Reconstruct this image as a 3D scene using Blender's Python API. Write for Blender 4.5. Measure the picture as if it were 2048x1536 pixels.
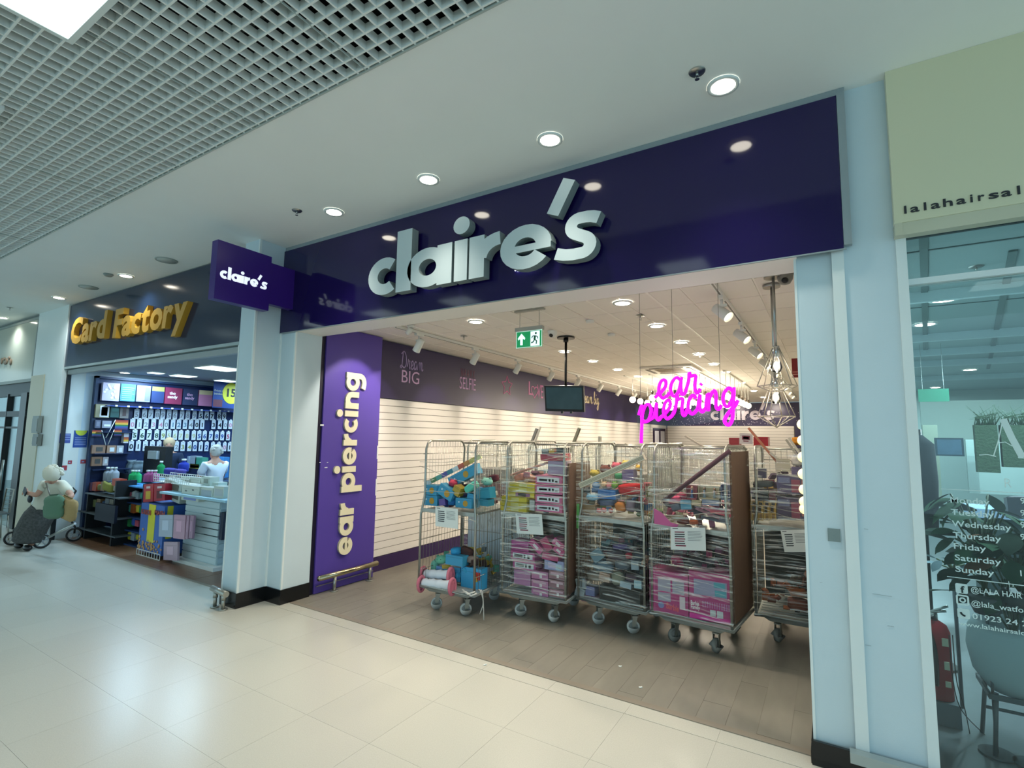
import bpy, math, random
from mathutils import Vector, Matrix
sc = bpy.context.scene
COL = sc.collection
PI = math.pi
for o in list(bpy.data.objects): bpy.data.objects.remove(o)

# ------------------------------------------------------------- camera
F, YAW, PIT, ROL = 1023.31, -0.5534, 0.10229, 0.015456      # focal length in pixels of the 2048 wide frame
CAM = Vector((0.0, -3.78, 1.89))
_r = Vector((math.cos(YAW), -math.sin(YAW), 0)); _f = Vector((math.sin(YAW)*math.cos(PIT), math.cos(YAW)*math.cos(PIT), math.sin(PIT)))
_u = _r.cross(_f)
RT = _r*math.cos(ROL)+_u*math.sin(ROL); UP = -_r*math.sin(ROL)+_u*math.cos(ROL)
cd = bpy.data.cameras.new('camera'); cam = bpy.data.objects.new('camera', cd); COL.objects.link(cam)
cd.sensor_fit = 'HORIZONTAL'; cd.sensor_width = 36; cd.lens = F/2048*36; cd.clip_start = .05; cd.clip_end = 200
cam.matrix_world = Matrix(((RT.x, UP.x, -_f.x, CAM.x), (RT.y, UP.y, -_f.y, CAM.y), (RT.z, UP.z, -_f.z, CAM.z), (0, 0, 0, 1)))
sc.camera = cam

def A(px, py, x=None, y=None, z=None):
    """point of a real plane (x=, y= or z= constant) measured in the photograph"""
    d = (RT*(px-1024) - UP*(py-768) + _f*F)/F
    if z is not None: t = (z-CAM.z)/d.z
    elif y is not None: t = (y-CAM.y)/d.y
    else: t = (x-CAM.x)/d.x
    return CAM + d*t

# ------------------------------------------------------------- world, exposure, lights
vs = sc.view_settings
vs.view_transform = 'Standard'; vs.look = 'None'; vs.gamma = 1.0; vs.use_curve_mapping = False; vs.exposure = 0.13
sc.cycles.max_bounces = 8; sc.cycles.transparent_max_bounces = 24; sc.cycles.sample_clamp_indirect = 4.0
sc.cycles.caustics_reflective = False; sc.cycles.caustics_refractive = False
w = bpy.data.worlds.new('world'); sc.world = w; w.use_nodes = True
w.node_tree.nodes['Background'].inputs[0].default_value = (.55, .86, 1.0, 1)
w.node_tree.nodes['Background'].inputs[1].default_value = 1.14

def light(kind, loc, power, col, size=.1, rot=None, aim=None, spot=None, blend=.5, size_y=None):
    l = bpy.data.lights.new('lamp_light', kind); l.energy = power; l.color = col
    if kind == 'AREA':
        l.size = size
        if size_y: l.shape = 'RECTANGLE'; l.size_y = size_y
    else: l.shadow_soft_size = size
    if kind == 'SPOT': l.spot_size = spot; l.spot_blend = blend
    o = bpy.data.objects.new('lamp_light', l); COL.objects.link(o); o.location = loc
    if aim is not None: o.rotation_euler = (Vector(aim)-Vector(loc)).to_track_quat('-Z', 'Y').to_euler()
    return o
Z_MALL, Z_SHOP = 4.12, 3.24
WARM = (1, .87, .70); NEUT = (1, .96, .86); COOL = (.78, .95, 1)
# mall ceiling luminaires (their lit panels are built with the ceiling)
PANELS = [(-3.3, -3.11), (-5.1, -3.11), (-6.9, -3.11), (-8.7, -3.11), (-11.4, -3.11), (-14.1, -3.11), (-1.5, -3.11), (1.2, -3.11), (-3.3, -5.6), (-6.0, -5.6), (-.6, -5.6), (-8.7, -5.6), (2.1, -5.6)]
# soffit downlights
DL = [A(*p, z=Z_MALL) for p in ((1446, 170), (1100, 278), (857, 358), (668, 423))]
DL2 = [A(*p, z=Z_MALL) for p in ((252, 551), (118, 595), (5, 635))]
for p in DL: light('SPOT', (p.x, p.y, Z_MALL-.03), 150, (1, .93, .80), size=.09, aim=(p.x, p.y-1.25, 0), spot=1.95, blend=1)
for p in DL2: light('SPOT', (p.x, p.y, Z_MALL-.03), 60, (.85, .97, 1), size=.06, aim=(p.x, p.y, 0), spot=2.5, blend=.8)
# shop downlights
SDL = [(x, y) for x in (-3.5, -1.7) for y in (1.05, 2.25, 3.45, 4.6, 5.85, 7.1, 9.3, 11.6, 14.0)]
for x, y in SDL: light('SPOT', (x, y, Z_SHOP-.03), 95, WARM, size=.06, aim=(x, y, 0), spot=2.7, blend=.8)
# shop track spots on the left wall
TRY = [1.18+i*1.25 for i in range(12)]
for y in TRY: light('SPOT', (-4.55, y, Z_SHOP-.24), 50, WARM, size=.02, aim=(-5.42, y+.12, 2.15), spot=1.0, blend=.5)
for x in (-4.2, -2.9, -1.6): light('SPOT', (x, 15.6, Z_SHOP-.1), 45, WARM, size=.03, aim=(x, 16.6, 2.5), spot=1.5, blend=.7)  # spots added to brighten the back wall, without fittings
light('SPOT', (-4.42, .80, Z_SHOP-.12), 60, (1, .9, .8), size=.03, aim=(-5.24, .76, 2.2), spot=1.15, blend=.4)
for y in (8.2, 9.8): light('POINT', (-2.7, y, 2.6), 90, WARM, size=.3)
# card shop ceiling panels
for x, y in ((-9.6, 1.2), (-8.2, 2.4), (-10.4, 3.0), (-7.4, .9), (-10.9, .9)): light('AREA', (x, y, 2.92), 40, (.50, .78, 1), size=.5)
# hair salon
light('AREA', (1.3, 1.3, 3.15), 60, (.7, .92, 1), size=.6)  # fill lamp added to lift the dark floor near the window
for x, y in ((1.9, 2.7), (1.9, 5.5), (3.2, 9), (1.9, 12)): light('AREA', (x, y, 3.18), 85, (.62, .9, 1), size=.5)
# next shop on the far left
light('AREA', (-15, 2.0, 2.8), 40, (.7, .92, 1), size=1)

# ------------------------------------------------------------- materials
def rgb(r, g=None, b=None):
    if g is None: r, g, b = int(r[1:3], 16), int(r[3:5], 16), int(r[5:7], 16)
    f = lambda c: (c/255/12.92 if c/255 <= .04045 else ((c/255+.055)/1.055)**2.4)
    return (f(r), f(g), f(b), 1)
MC = {}
def mat(name, col='#808080', rough=.5, metal=0, emit=None, es=1, noise=0, nscale=20, bump=0, bscale=80, alpha=1, spec=.5, coat=0, stretch=None):
    if name in MC: return MC[name]
    m = bpy.data.materials.new(name); m.use_nodes = True; MC[name] = m
    nt = m.node_tree; b = nt.nodes['Principled BSDF']; c = rgb(col)
    b.inputs['Base Color'].default_value = c; b.inputs['Roughness'].default_value = rough
    b.inputs['Metallic'].default_value = metal; b.inputs['Specular IOR Level'].default_value = spec
    b.inputs['Alpha'].default_value = alpha
    if coat: b.inputs['Coat Weight'].default_value = coat; b.inputs['Coat Roughness'].default_value = .04
    if emit: b.inputs['Emission Color'].default_value = rgb(emit); b.inputs['Emission Strength'].default_value = es
    tc = None
    if noise or bump:
        tc = nt.nodes.new('ShaderNodeTexCoord'); mp = nt.nodes.new('ShaderNodeMapping')
        nt.links.new(tc.outputs['Object'], mp.inputs[0])
        if stretch: mp.inputs['Scale'].default_value = stretch
    if noise:
        n = nt.nodes.new('ShaderNodeTexNoise'); n.inputs['Scale'].default_value = nscale; n.inputs['Detail'].default_value = 5
        nt.links.new(mp.outputs[0], n.inputs[0])
        mx = nt.nodes.new('ShaderNodeMix'); mx.data_type = 'RGBA'
        k = lambda s: tuple(min(1, max(0, v*s)) for v in c[:3])+(1,)
        mx.inputs[6].default_value = k(1-noise); mx.inputs[7].default_value = k(1+noise)
        nt.links.new(n.outputs[0], mx.inputs[0]); nt.links.new(mx.outputs[2], b.inputs['Base Color'])
    if bump:
        n2 = nt.nodes.new('ShaderNodeTexNoise'); n2.inputs['Scale'].default_value = bscale
        nt.links.new(mp.outputs[0], n2.inputs[0])
        bp = nt.nodes.new('ShaderNodeBump'); bp.inputs['Strength'].default_value = bump; bp.inputs['Distance'].default_value = .01
        nt.links.new(n2.outputs[0], bp.inputs['Height']); nt.links.new(bp.outputs[0], b.inputs['Normal'])
    return m
def pm(col, rough=.45): return mat('paint_'+col[1:]+str(int(rough*100)), col, rough)
def vary(m, amt):
    """small per-object tone variation (real differences between planks or tiles)"""
    nt = m.node_tree; b = nt.nodes['Principled BSDF']; oi = nt.nodes.new('ShaderNodeObjectInfo')
    mr = nt.nodes.new('ShaderNodeMapRange'); mr.inputs['To Min'].default_value = 1-amt; mr.inputs['To Max'].default_value = 1+amt
    hs = nt.nodes.new('ShaderNodeHueSaturation'); nt.links.new(oi.outputs['Random'], mr.inputs[0]); nt.links.new(mr.outputs[0], hs.inputs['Value'])
    if b.inputs['Base Color'].links:
        nt.links.new(b.inputs['Base Color'].links[0].from_socket, hs.inputs['Color'])
    else: hs.inputs['Color'].default_value = b.inputs['Base Color'].default_value
    nt.links.new(hs.outputs[0], b.inputs['Base Color'])

M_SOFFIT = mat('soffit_plaster', '#f3f6f3', .6, noise=.02, nscale=3)
M_WHITE = mat('white_paint', '#dfe6e4', .45, noise=.03, nscale=4)
M_PILLAR = mat('pillar_paint', '#c6d6dc', .42, noise=.05, nscale=3, bump=.05, bscale=200)
M_CREAM = mat('reveal_paint', '#eeebe4', .5)
M_GRID = mat('grid_blade', '#eef2ef', .5)
M_DARKV = mat('ceiling_void', '#0d1414', .9)
M_FASCIA = mat('fascia_purple', '#1a1146', .08)
M_SIGNP = mat('sign_purple', '#331775', .3)
M_PANEL = mat('panel_purple', '#52409a', .4)
M_BAND = mat('band_purple', '#271d4c', .38, noise=.05, nscale=2)
M_SLAT = mat('slat_board', '#e6e2dc', .4)
M_GROOVE = mat('slat_groove', '#6a625a', .7)
M_TILE = mat('terrazzo', '#c0beb3', .27, spec=.4, noise=.13, nscale=140)
M_GROUT = mat('tile_grout', '#b3b1a6', .5)
M_VINYL = mat('vinyl_plank', '#888479', .38, noise=.2, nscale=4, stretch=(2.2, .7, 1)); vary(M_VINYL, .03)
M_VBASE = mat('vinyl_base', '#7a7366', .4, noise=.2, nscale=5)
M_STRIP = mat('threshold_strip', '#8a8174', .4)
M_SKIRT = mat('black_skirting', '#0c0f12', .22, noise=.2, nscale=30)
M_STEEL = mat('brushed_steel', '#a9aba8', .28, metal=1)
M_ZINC = mat('galvanised_tube', '#a2a39b', .3, metal=.75, noise=.15, nscale=30)
M_ZINCD = mat('galvanised_deck', '#a9ada8', .36, metal=.35, noise=.25, nscale=14)
M_RUBBER = mat('grey_rubber_tyre', '#cfd0cc', .6)
M_RUBBER2 = mat('worn_dark_tyre', '#85857f', .7)
M_BLACK = mat('black_plastic', '#0b0b0c', .35)
M_WP = mat('white_plastic', '#e3e4de', .4)
M_LET = mat('sign_letter_grey', '#b9c8cb', .8, spec=.15)
M_LETSIDE = mat('sign_letter_side', '#7f8c8c', .5)
M_CTILE = mat('ceiling_tile', '#efe9e0', .75, noise=.03, nscale=90)
M_TBAR = mat('ceiling_tbar', '#f6f1e8', .5)
M_LITW = mat('lamp_lit_white', '#ffffff', .5, emit='#fff6e2', es=14)
M_LITC = mat('lamp_lit_cool', '#ffffff', .5, emit='#e9fffb', es=1.5)
M_LITB = mat('bulb_lit', '#ffffff', .3, emit='#fff0c8', es=4)
M_HALO = mat('letter_halo_led', '#ffffff', .5, emit='#dfe6ff', es=9)
M_NEON = mat('neon_magenta', '#ff20ff', .4, emit='#f000ff', es=1.35)
M_CARD = mat('cardboard', '#6b5344', .7, noise=.1, nscale=15)
M_NAVY = mat('navy_board', '#0f2350', .4)
M_PAPER = mat('paper_white', '#dfe3df', .6)
M_INK = mat('print_dark', '#23262a', .6)
M_WOOD = mat('card_shop_wood_floor', '#7b5b45', .3, noise=.25, nscale=4, stretch=(1, 6, 1)); vary(M_WOOD, .08)

def film_mat(name, tint, amt, gl, sc_=(1.3, 1.3, 17), lo=.50, hi=.72):
    m = bpy.data.materials.new(name); m.use_nodes = True; nt = m.node_tree; nt.nodes.clear(); N = nt.nodes.new; L = nt.links.new
    out = N('ShaderNodeOutputMaterial'); tr = N('ShaderNodeBsdfTransparent'); tr.inputs[0].default_value = (.97, .985, .97, 1)
    g = N('ShaderNodeBsdfGlossy'); g.inputs['Roughness'].default_value = gl; g.inputs['Color'].default_value = (.95, .95, .9, 1)
    df = N('ShaderNodeBsdfDiffuse'); df.inputs[0].default_value = tint
    tl = N('ShaderNodeBsdfTranslucent'); tl.inputs[0].default_value = tint
    tc = N('ShaderNodeTexCoord'); mp = N('ShaderNodeMapping'); mp.inputs['Scale'].default_value = sc_; L(tc.outputs['Object'], mp.inputs[0])
    n = N('ShaderNodeTexNoise'); n.inputs['Scale'].default_value = 2.2; n.inputs['Detail'].default_value = 8; n.inputs['Distortion'].default_value = .6; L(mp.outputs[0], n.inputs[0])
    r = N('ShaderNodeMapRange'); r.inputs['From Min'].default_value = lo; r.inputs['From Max'].default_value = hi; r.inputs['To Min'].default_value = amt*.06; r.inputs['To Max'].default_value = amt; L(n.outputs[0], r.inputs[0])
    bp = N('ShaderNodeBump'); bp.inputs['Strength'].default_value = 1; bp.inputs['Distance'].default_value = .02; L(n.outputs[0], bp.inputs['Height'])
    L(bp.outputs[0], g.inputs['Normal'])
    ad = N('ShaderNodeMixShader'); ad.inputs[0].default_value = .72; L(df.outputs[0], ad.inputs[1]); L(g.outputs[0], ad.inputs[2])
    mx = N('ShaderNodeMixShader'); L(r.outputs[0], mx.inputs[0]); L(tr.outputs[0], mx.inputs[1]); L(ad.outputs[0], mx.inputs[2])
    L(mx.outputs[0], out.inputs[0]); return m
M_FILM = film_mat('stretch_film', (.88, .87, .80, 1), .68, .16)
M_FILM2 = film_mat('crumpled_film', (.80, .78, .72, 1), .6, .16, (7, 7, 4))
def glass_mat(name, refl, tint):
    m = bpy.data.materials.new(name); m.use_nodes = True; nt = m.node_tree; nt.nodes.clear(); N = nt.nodes.new; L = nt.links.new
    out = N('ShaderNodeOutputMaterial'); tr = N('ShaderNodeBsdfTransparent'); tr.inputs[0].default_value = tint
    g = N('ShaderNodeBsdfGlossy'); g.inputs['Roughness'].default_value = .01
    fr = N('ShaderNodeFresnel'); fr.inputs[0].default_value = 1.5; ml = N('ShaderNodeMath'); ml.operation = 'MULTIPLY_ADD'; ml.inputs[1].default_value = refl; ml.inputs[2].default_value = .01
    L(fr.outputs[0], ml.inputs[0]); mx = N('ShaderNodeMixShader'); L(ml.outputs[0], mx.inputs[0]); L(tr.outputs[0], mx.inputs[1]); L(g.outputs[0], mx.inputs[2]); L(mx.outputs[0], out.inputs[0]); return m
M_GLASS = glass_mat('shop_window_glass', .7, (.90, .965, .96, 1))
M_CLEAR = glass_mat('clear_acrylic', .35, (.97, .97, .97, 1))

# ------------------------------------------------------------- mesh helpers
class MB:
    def __init__(s): s.v = []; s.f = []; s.m = []; s.sm = []
    def add(s, vs, fs, mi=0, smooth=False):
        k = len(s.v); s.v += [tuple(v) for v in vs]
        for f in fs: s.f.append([k+i for i in f]); s.m.append(mi); s.sm.append(smooth)
        return s
    def box(s, c, d, mi=0, R=None, front=None):
        """front: material index of the -Y face"""
        hx, hy, hz = d[0]/2, d[1]/2, d[2]/2
        vs = [Vector((x, y, z)) for z in (-hz, hz) for y in (-hy, hy) for x in (-hx, hx)]
        if R is not None: vs = [R@v for v in vs]
        c = Vector(c); vs = [v+c for v in vs]
        s.add(vs, [(0, 2, 3, 1), (4, 5, 7, 6), (2, 6, 7, 3), (0, 4, 6, 2), (1, 3, 7, 5)], mi)
        s.add(vs, [(0, 1, 5, 4)], mi if front is None else front); return s
    def bb(s, x0, x1, y0, y1, z0, z1, mi=0, front=None): return s.box(((x0+x1)/2, (y0+y1)/2, (z0+z1)/2), (abs(x1-x0), abs(y1-y0), abs(z1-z0)), mi, front=front)
    def tube(s, pts, r, n=8, mi=0, closed=False, cap=True):
        pts = [Vector(p) for p in pts]; N = len(pts); rr = r if isinstance(r, (list, tuple)) else [r]*N
        vs = []; prev = None
        for i, p in enumerate(pts):
            a = pts[(i-1) % N] if (i > 0 or closed) else p; b = pts[(i+1) % N] if (i < N-1 or closed) else p
            t = (b-a).normalized()
            if prev is None:
                ref = Vector((0, 0, 1)) if abs(t.z) < .9 else Vector((1, 0, 0)); u = t.cross(ref).normalized()
            else: u = (prev-t*prev.dot(t)); u = u.normalized() if u.length > 1e-6 else t.orthogonal().normalized()
            prev = u; w_ = t.cross(u)
            for j in range(n): an = 2*PI*j/n; vs.append(p+(u*math.cos(an)+w_*math.sin(an))*rr[i])
        fs = []; M = N if closed else N-1
        for i in range(M):
            for j in range(n): a = i*n+j; b = i*n+(j+1) % n; c = ((i+1) % N)*n+(j+1) % n; d = ((i+1) % N)*n+j; fs.append((a, b, c, d))
        k = len(s.v); s.add(vs, fs, mi, True)
        if cap and not closed:
            s.f += [[k+j for j in range(n)][::-1], [k+(N-1)*n+j for j in range(n)]]; s.m += [mi, mi]; s.sm += [False, False]
        return s
    def cyl(s, p0, p1, r0, r1=None, n=12, mi=0): return s.tube([p0, p1], [r0, r0 if r1 is None else r1], n, mi)
    def ball(s, c, r, n=10, mi=0, sc=(1, 1, 1), R=None):
        c = Vector(c); vs = []; fs = []; m = max(4, n//2+1)
        for i in range(m+1):
            th = PI*i/m
            for j in range(n):
                ph = 2*PI*j/n; v = Vector((r*sc[0]*math.sin(th)*math.cos(ph), r*sc[1]*math.sin(th)*math.sin(ph), r*sc[2]*math.cos(th)))
                vs.append(c+(R@v if R is not None else v))
        for i in range(m):
            for j in range(n): fs.append((i*n+j, (i+1)*n+j, (i+1)*n+(j+1) % n, i*n+(j+1) % n))
        return s.add(vs, fs, mi, True)
    def lathe(s, prof, c=(0, 0, 0), n=20, mi=0):
        c = Vector(c); vs = []; fs = []
        for r, z in prof:
            for j in range(n): a = 2*PI*j/n; vs.append(c+Vector((r*math.cos(a), r*math.sin(a), z)))
        for i in range(len(prof)-1):
            for j in range(n): fs.append((i*n+j, i*n+(j+1) % n, (i+1)*n+(j+1) % n, (i+1)*n+j))
        return s.add(vs, fs, mi, True)
    def prism(s, poly, O, U, V, d, mi=0, side=None):
        """2D polygon in plane O,U,V extruded by vector d (front at O+d)"""
        O, U, V, d = Vector(O), Vector(U), Vector(V), Vector(d); n = len(poly)
        fr = [O+U*a+V*b+d for a, b in poly]; bk = [v-d for v in fr]
        s.add(fr+bk, [list(range(n)), list(range(n, 2*n))[::-1]], mi)
        s.add(fr+bk, [(i, n+i, n+(i+1) % n, (i+1) % n) for i in range(n)], mi if side is None else side); return s
    def ribbon(s, path, w_, O, U, V, d, closed=False, mi=0, side=None, rnd=False):
        O, U, V, d = Vector(O), Vector(U), Vector(V), Vector(d); N = len(path); L = []; Rr = []
        for i, (x, y) in enumerate(path):
            a = path[(i-1) % N] if (i > 0 or closed) else path[i]; b = path[(i+1) % N] if (i < N-1 or closed) else path[i]
            tx, ty = b[0]-a[0], b[1]-a[1]; l = math.hypot(tx, ty) or 1; nx, ny = -ty/l*w_/2, tx/l*w_/2
            L.append((x+nx, y+ny)); Rr.append((x-nx, y-ny))
        P3 = lambda q: O+U*q[0]+V*q[1]
        vs = [P3(q)+d for q in L]+[P3(q)+d for q in Rr]+[P3(q) for q in L]+[P3(q) for q in Rr]
        sd = mi if side is None else side; M = N if closed else N-1
        s.add(vs, [(i, N+i, N+(i+1) % N, (i+1) % N) for i in range(M)], mi)
        s.add(vs, [(i, (i+1) % N, 2*N+(i+1) % N, 2*N+i) for i in range(M)]+[(N+i, 3*N+i, 3*N+(i+1) % N, N+(i+1) % N) for i in range(M)], sd)
        if not closed: s.add(vs, [(0, 2*N, 3*N, N), (N-1, 2*N-1, 4*N-1, 3*N-1)], sd)
        if rnd and not closed:
            for e in (0, N-1):
                s.prism([(path[e][0]+w_/2*math.cos(a*PI/5), path[e][1]+w_/2*math.sin(a*PI/5)) for a in range(10)], O, U, V, d, mi, sd)
        return s

def props(o, label=None, cat=None, group=None, kind=None):
    if label: o['label'] = label
    if cat: o['category'] = cat
    if group: o['group'] = group
    if kind: o['kind'] = kind
    return o
def mk(name, mb, mats, parent=None, label=None, cat=None, group=None, kind=None, world=False, loc=None, rz=0, center=True):
    if not isinstance(mats, (list, tuple)): mats = [mats]
    me = bpy.data.meshes.new(name); vv = [Vector(v) for v in mb.v]; o_loc = Vector((0, 0, 0))
    if parent is not None and world:
        iv = parent.matrix_basis.inverted()
        pp = parent.parent
        while pp is not None: iv = iv@pp.matrix_basis.inverted(); pp = pp.parent
        vv = [iv@v for v in vv]
    elif parent is None and loc is None and center and vv:
        lo = Vector([min(v[i] for v in vv) for i in range(3)]); hi = Vector([max(v[i] for v in vv) for i in range(3)])
        o_loc = Vector(((lo.x+hi.x)/2, (lo.y+hi.y)/2, lo.z)); vv = [v-o_loc for v in vv]
    me.from_pydata(vv, [], mb.f); me.polygons.foreach_set('material_index', mb.m); me.polygons.foreach_set('use_smooth', mb.sm)
    for m in mats: me.materials.append(m)
    me.update(); o = bpy.data.objects.new(name, me); COL.objects.link(o)
    if parent is not None: o.parent = parent
    o.location = loc if loc is not None else o_loc; o.rotation_euler.z = rz
    return props(o, label, cat, group, kind)
def inst(src, parent=None, loc=(0, 0, 0), rz=0, name=None):
    o = src.copy(); COL.objects.link(o); o.parent = parent; o.location = loc; o.rotation_euler.z = rz
    return o
def thing(name, label, cat, loc=(0, 0, 0), rz=0, group=None):
    o = bpy.data.objects.new(name, None); COL.objects.link(o); o.location = loc; o.rotation_euler = (0, 0, rz); o.empty_display_size = .1
    o.matrix_basis = Matrix.Translation(Vector(loc))@Matrix.Rotation(rz, 4, 'Z')
    return props(o, label, cat, group)
def dup(root, loc, rz=0, label=None, group=None):
    def rec(o, par):
        c = o.copy(); COL.objects.link(c); c.parent = par
        for ch in o.children: rec(ch, c)
        return c
    r = rec(root, None); r.location = loc; r.rotation_euler = (0, 0, rz)
    if label: r['label'] = label
    if group: r['group'] = group
    return r
def RX(a): return Matrix.Rotation(a, 3, 'X')
def RY(a): return Matrix.Rotation(a, 3, 'Y')
def RZ(a): return Matrix.Rotation(a, 3, 'Z')
ORD = ['first', 'second', 'third', 'fourth', 'fifth', 'sixth', 'seventh', 'eighth', 'ninth', 'tenth', 'eleventh', 'twelfth', 'thirteenth', 'fourteenth', 'fifteenth', 'sixteenth', 'seventeenth', 'eighteenth', 'nineteenth', 'twentieth']
def crom(pts, k=5, closed=False):
    out = []; n = len(pts); R_ = range(n if closed else n-1)
    for i in R_:
        p = [pts[(i+j) % n] if closed else pts[min(max(i+j, 0), n-1)] for j in (-1, 0, 1, 2)]
        for q in range(k):
            t = q/k; out.append(tuple(.5*((2*p[1][c])+(-p[0][c]+p[2][c])*t+(2*p[0][c]-5*p[1][c]+4*p[2][c]-p[3][c])*t*t+(-p[0][c]+3*p[1][c]-3*p[2][c]+p[3][c])*t**3) for c in range(len(p[0]))))
    if not closed: out.append(tuple(pts[-1]))
    return out
def arc(cx, cy, r, a0, a1, n=22): return [(cx+r*math.cos(math.radians(a0+(a1-a0)*i/n)), cy+r*math.sin(math.radians(a0+(a1-a0)*i/n))) for i in range(n+1)]
# geometric bold alphabet: glyph -> (advance, [(path, width, closed)], [dots])
WS = [1.0]
GEO = {
 'c': (.90, [(arc(.5, .5, .355, 50, 310), .29, 0)], []), 'l': (.46, [([(.2, 0), (.2, 1.62)], .33, 0)], []),
 'a': (1.13, [(arc(.5, .5, .355, 0, 345, 28), .29, 1), ([(.9, 0), (.9, 1)], .34, 0)], []),
 'i': (.46, [([(.2, 0), (.2, 1)], .34, 0)], [(.2, 1.36, .215)]),
 'r': (.78, [([(.2, 0), (.2, 1)], .33, 0), (arc(.70, .40, .44, 172, 90, 9), .31, 0)], []),
 'e': (1.06, [(arc(.5, .5, .355, 0, 326), .29, 0), ([(.2, .47), (.985, .47)], .155, 0)], []),
 "'": (.28, [([(-.02, 1.08), (.32, 1.78)], .26, 0)], []),
 's': (.86, [([(.88, .80), (.76, .85), (.64, .872)]+arc(.50, .705, .17, 80, 245, 10)+arc(.54, .295, .17, 65, -95, 10)+[(.38, .122), (.20, .145), (.02, .205)], .245, 0)], []),
 'p': (1.13, [(arc(.63, .5, .355, 0, 345, 28), .29, 1), ([(.2, -.52), (.2, 1)], .34, 0)], []),
 'n': (1.08, [([(.2, 0), (.2, 1)], .34, 0), ([(.2, .45)]+arc(.53, .5, .335, 180, 0, 12)+[(.865, 0)], .33, 0)], []),
 'g': (1.13, [(arc(.5, .5, .355, 0, 345, 28), .29, 1), (crom([(.9, 1), (.9, .4), (.9, -.05), (.78, -.28), (.5, -.37), (.16, -.30)], 4), .32, 0)], []),
 ' ': (.5, [], [])}
CUR = {
 'e': (.80, [[(-.15, .12), (.2, .3), (.55, .6), (.6, .88), (.42, 1.0), (.2, .78), (.14, .36), (.34, .03), (.66, .12), (.8, .28)]]),
 'a': (1.0, [[(.72, .82), (.48, 1), (.2, .8), (.08, .4), (.24, .04), (.52, .18), (.7, .6), (.78, .98), (.72, .5), (.76, .08), (.95, .12), (1.0, .22)]]),
 'r': (.85, [[(0, .22), (.2, .7), (.27, 1.14), (.34, .94), (.50, .95), (.64, .88), (.57, .45), (.60, .12), (.72, .03), (.88, .22)]]),
 'p': (.98, [[(-.1, .5), (.14, 1.0), (.12, .3), (.0, -1.05)], [(.08, .3), (.32, .88), (.62, 1.0), (.78, .62), (.56, .12), (.2, .1)], [(.5, .1), (.98, .25)]]),
 'i': (.52, [[(0, .22), (.2, .98), (.14, .3), (.28, .04), (.52, .22)]]),
 'c': (.72, [[(.66, .8), (.46, 1.0), (.2, .78), (.12, .32), (.36, .03), (.72, .22)], [(0, .22), (.14, .4)]]),
 'n': (.98, [[(0, .22), (.16, .95), (.14, .02), (.24, .62), (.5, 1.), (.66, .85), (.64, .2), (.78, .03), (.98, .22)]]),
 'm': (1.4, [[(0, .22), (.16, .95), (.14, .02), (.24, .62), (.45, 1.), (.58, .8), (.56, .02), (.68, .62), (.9, 1.), (1.04, .85), (1.04, .2), (1.18, .03), (1.4, .22)]]),
 'g': (1.0, [[(.7, .82), (.46, 1), (.17, .75), (.12, .32), (.36, .06), (.66, .45), (.78, .98), (.7, .1), (.58, -.62), (.34, -.86), (.12, -.62), (.36, -.28), (.8, .05), (1.0, .3)]]),
 'd': (1.0, [[(.7, .8), (.46, 1), (.18, .8), (.08, .4), (.24, .04), (.52, .15), (.72, .7), (.92, 1.9), (.74, .6), (.76, .08), (1.0, .22)]]),
 'b': (.85, [[(-.05, .2), (.35, 1.2), (.42, 1.9), (.2, 1.7), (.12, .6), (.2, .06), (.5, .04), (.7, .4), (.62, .8), (.3, .6)], [(.62, .8), (.85, .75)]]),
 'D': (1.5, [[(.5, 1.9), (.35, .8), (.2, .05), (-.1, .1), (.2, .3), (.8, .05), (1.25, .5), (1.2, 1.4), (.7, 1.95), (.1, 1.6)]]),
 ' ': (.6, [])}
CURDOT = {'i': (.3, 1.45)}
def geo_text(mb_of, text, O, U, V, d, gap=.0, mi=0, side=None):
    """mb_of: MB for all, or a callback that receives one MB per glyph"""
    x = 0; O = Vector(O); U = Vector(U)
    for ch in text:
        adv, strokes, dots = GEO[ch]; mb = MB() if callable(mb_of) else mb_of
        for k, (path, w_, cl) in enumerate(strokes): mb.ribbon(path, w_*WS[0], O+U*x+Vector(d)*(.0+.006*k), U, V, Vector(d), closed=bool(cl), mi=mi, side=side)
        for cx, cy, r in dots: mb.prism([(cx+r*math.cos(2*PI*a/22), cy+r*math.sin(2*PI*a/22)) for a in range(22)], O+U*x, U, V, d, mi, side)
        if callable(mb_of) and ch != ' ': mb_of(ch, mb)
        x += adv+gap
    return x
def cur_paths(text):
    out = []; x = 0
    for ch in text:
        adv, st = CUR[ch]
        for p in st: out.append([(a+x, b) for a, b in crom(p, 5)])
        if ch in CURDOT: cx, cy = CURDOT[ch]; out.append([(cx+x-.05, cy), (cx+x+.05, cy+.06)])
        x += adv
    return out, x
_tc = {}
def text_mesh(txt, bold=0.0, ext=0.0):
    k = (txt, bold, ext)
    if k in _tc: return _tc[k]
    c = bpy.data.curves.new('text', 'FONT'); c.body = txt; c.size = 1; c.offset = bold; c.extrude = ext; c.resolution_u = 3
    o = bpy.data.objects.new('text', c); COL.objects.link(o); dg = bpy.context.evaluated_depsgraph_get()
    me = bpy.data.meshes.new_from_object(o.evaluated_get(dg)); bpy.data.objects.remove(o)
    vs = [v.co.copy() for v in me.vertices]; fs = [list(p.vertices) for p in me.polygons]
    _tc[k] = (vs, fs); return _tc[k]
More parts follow.
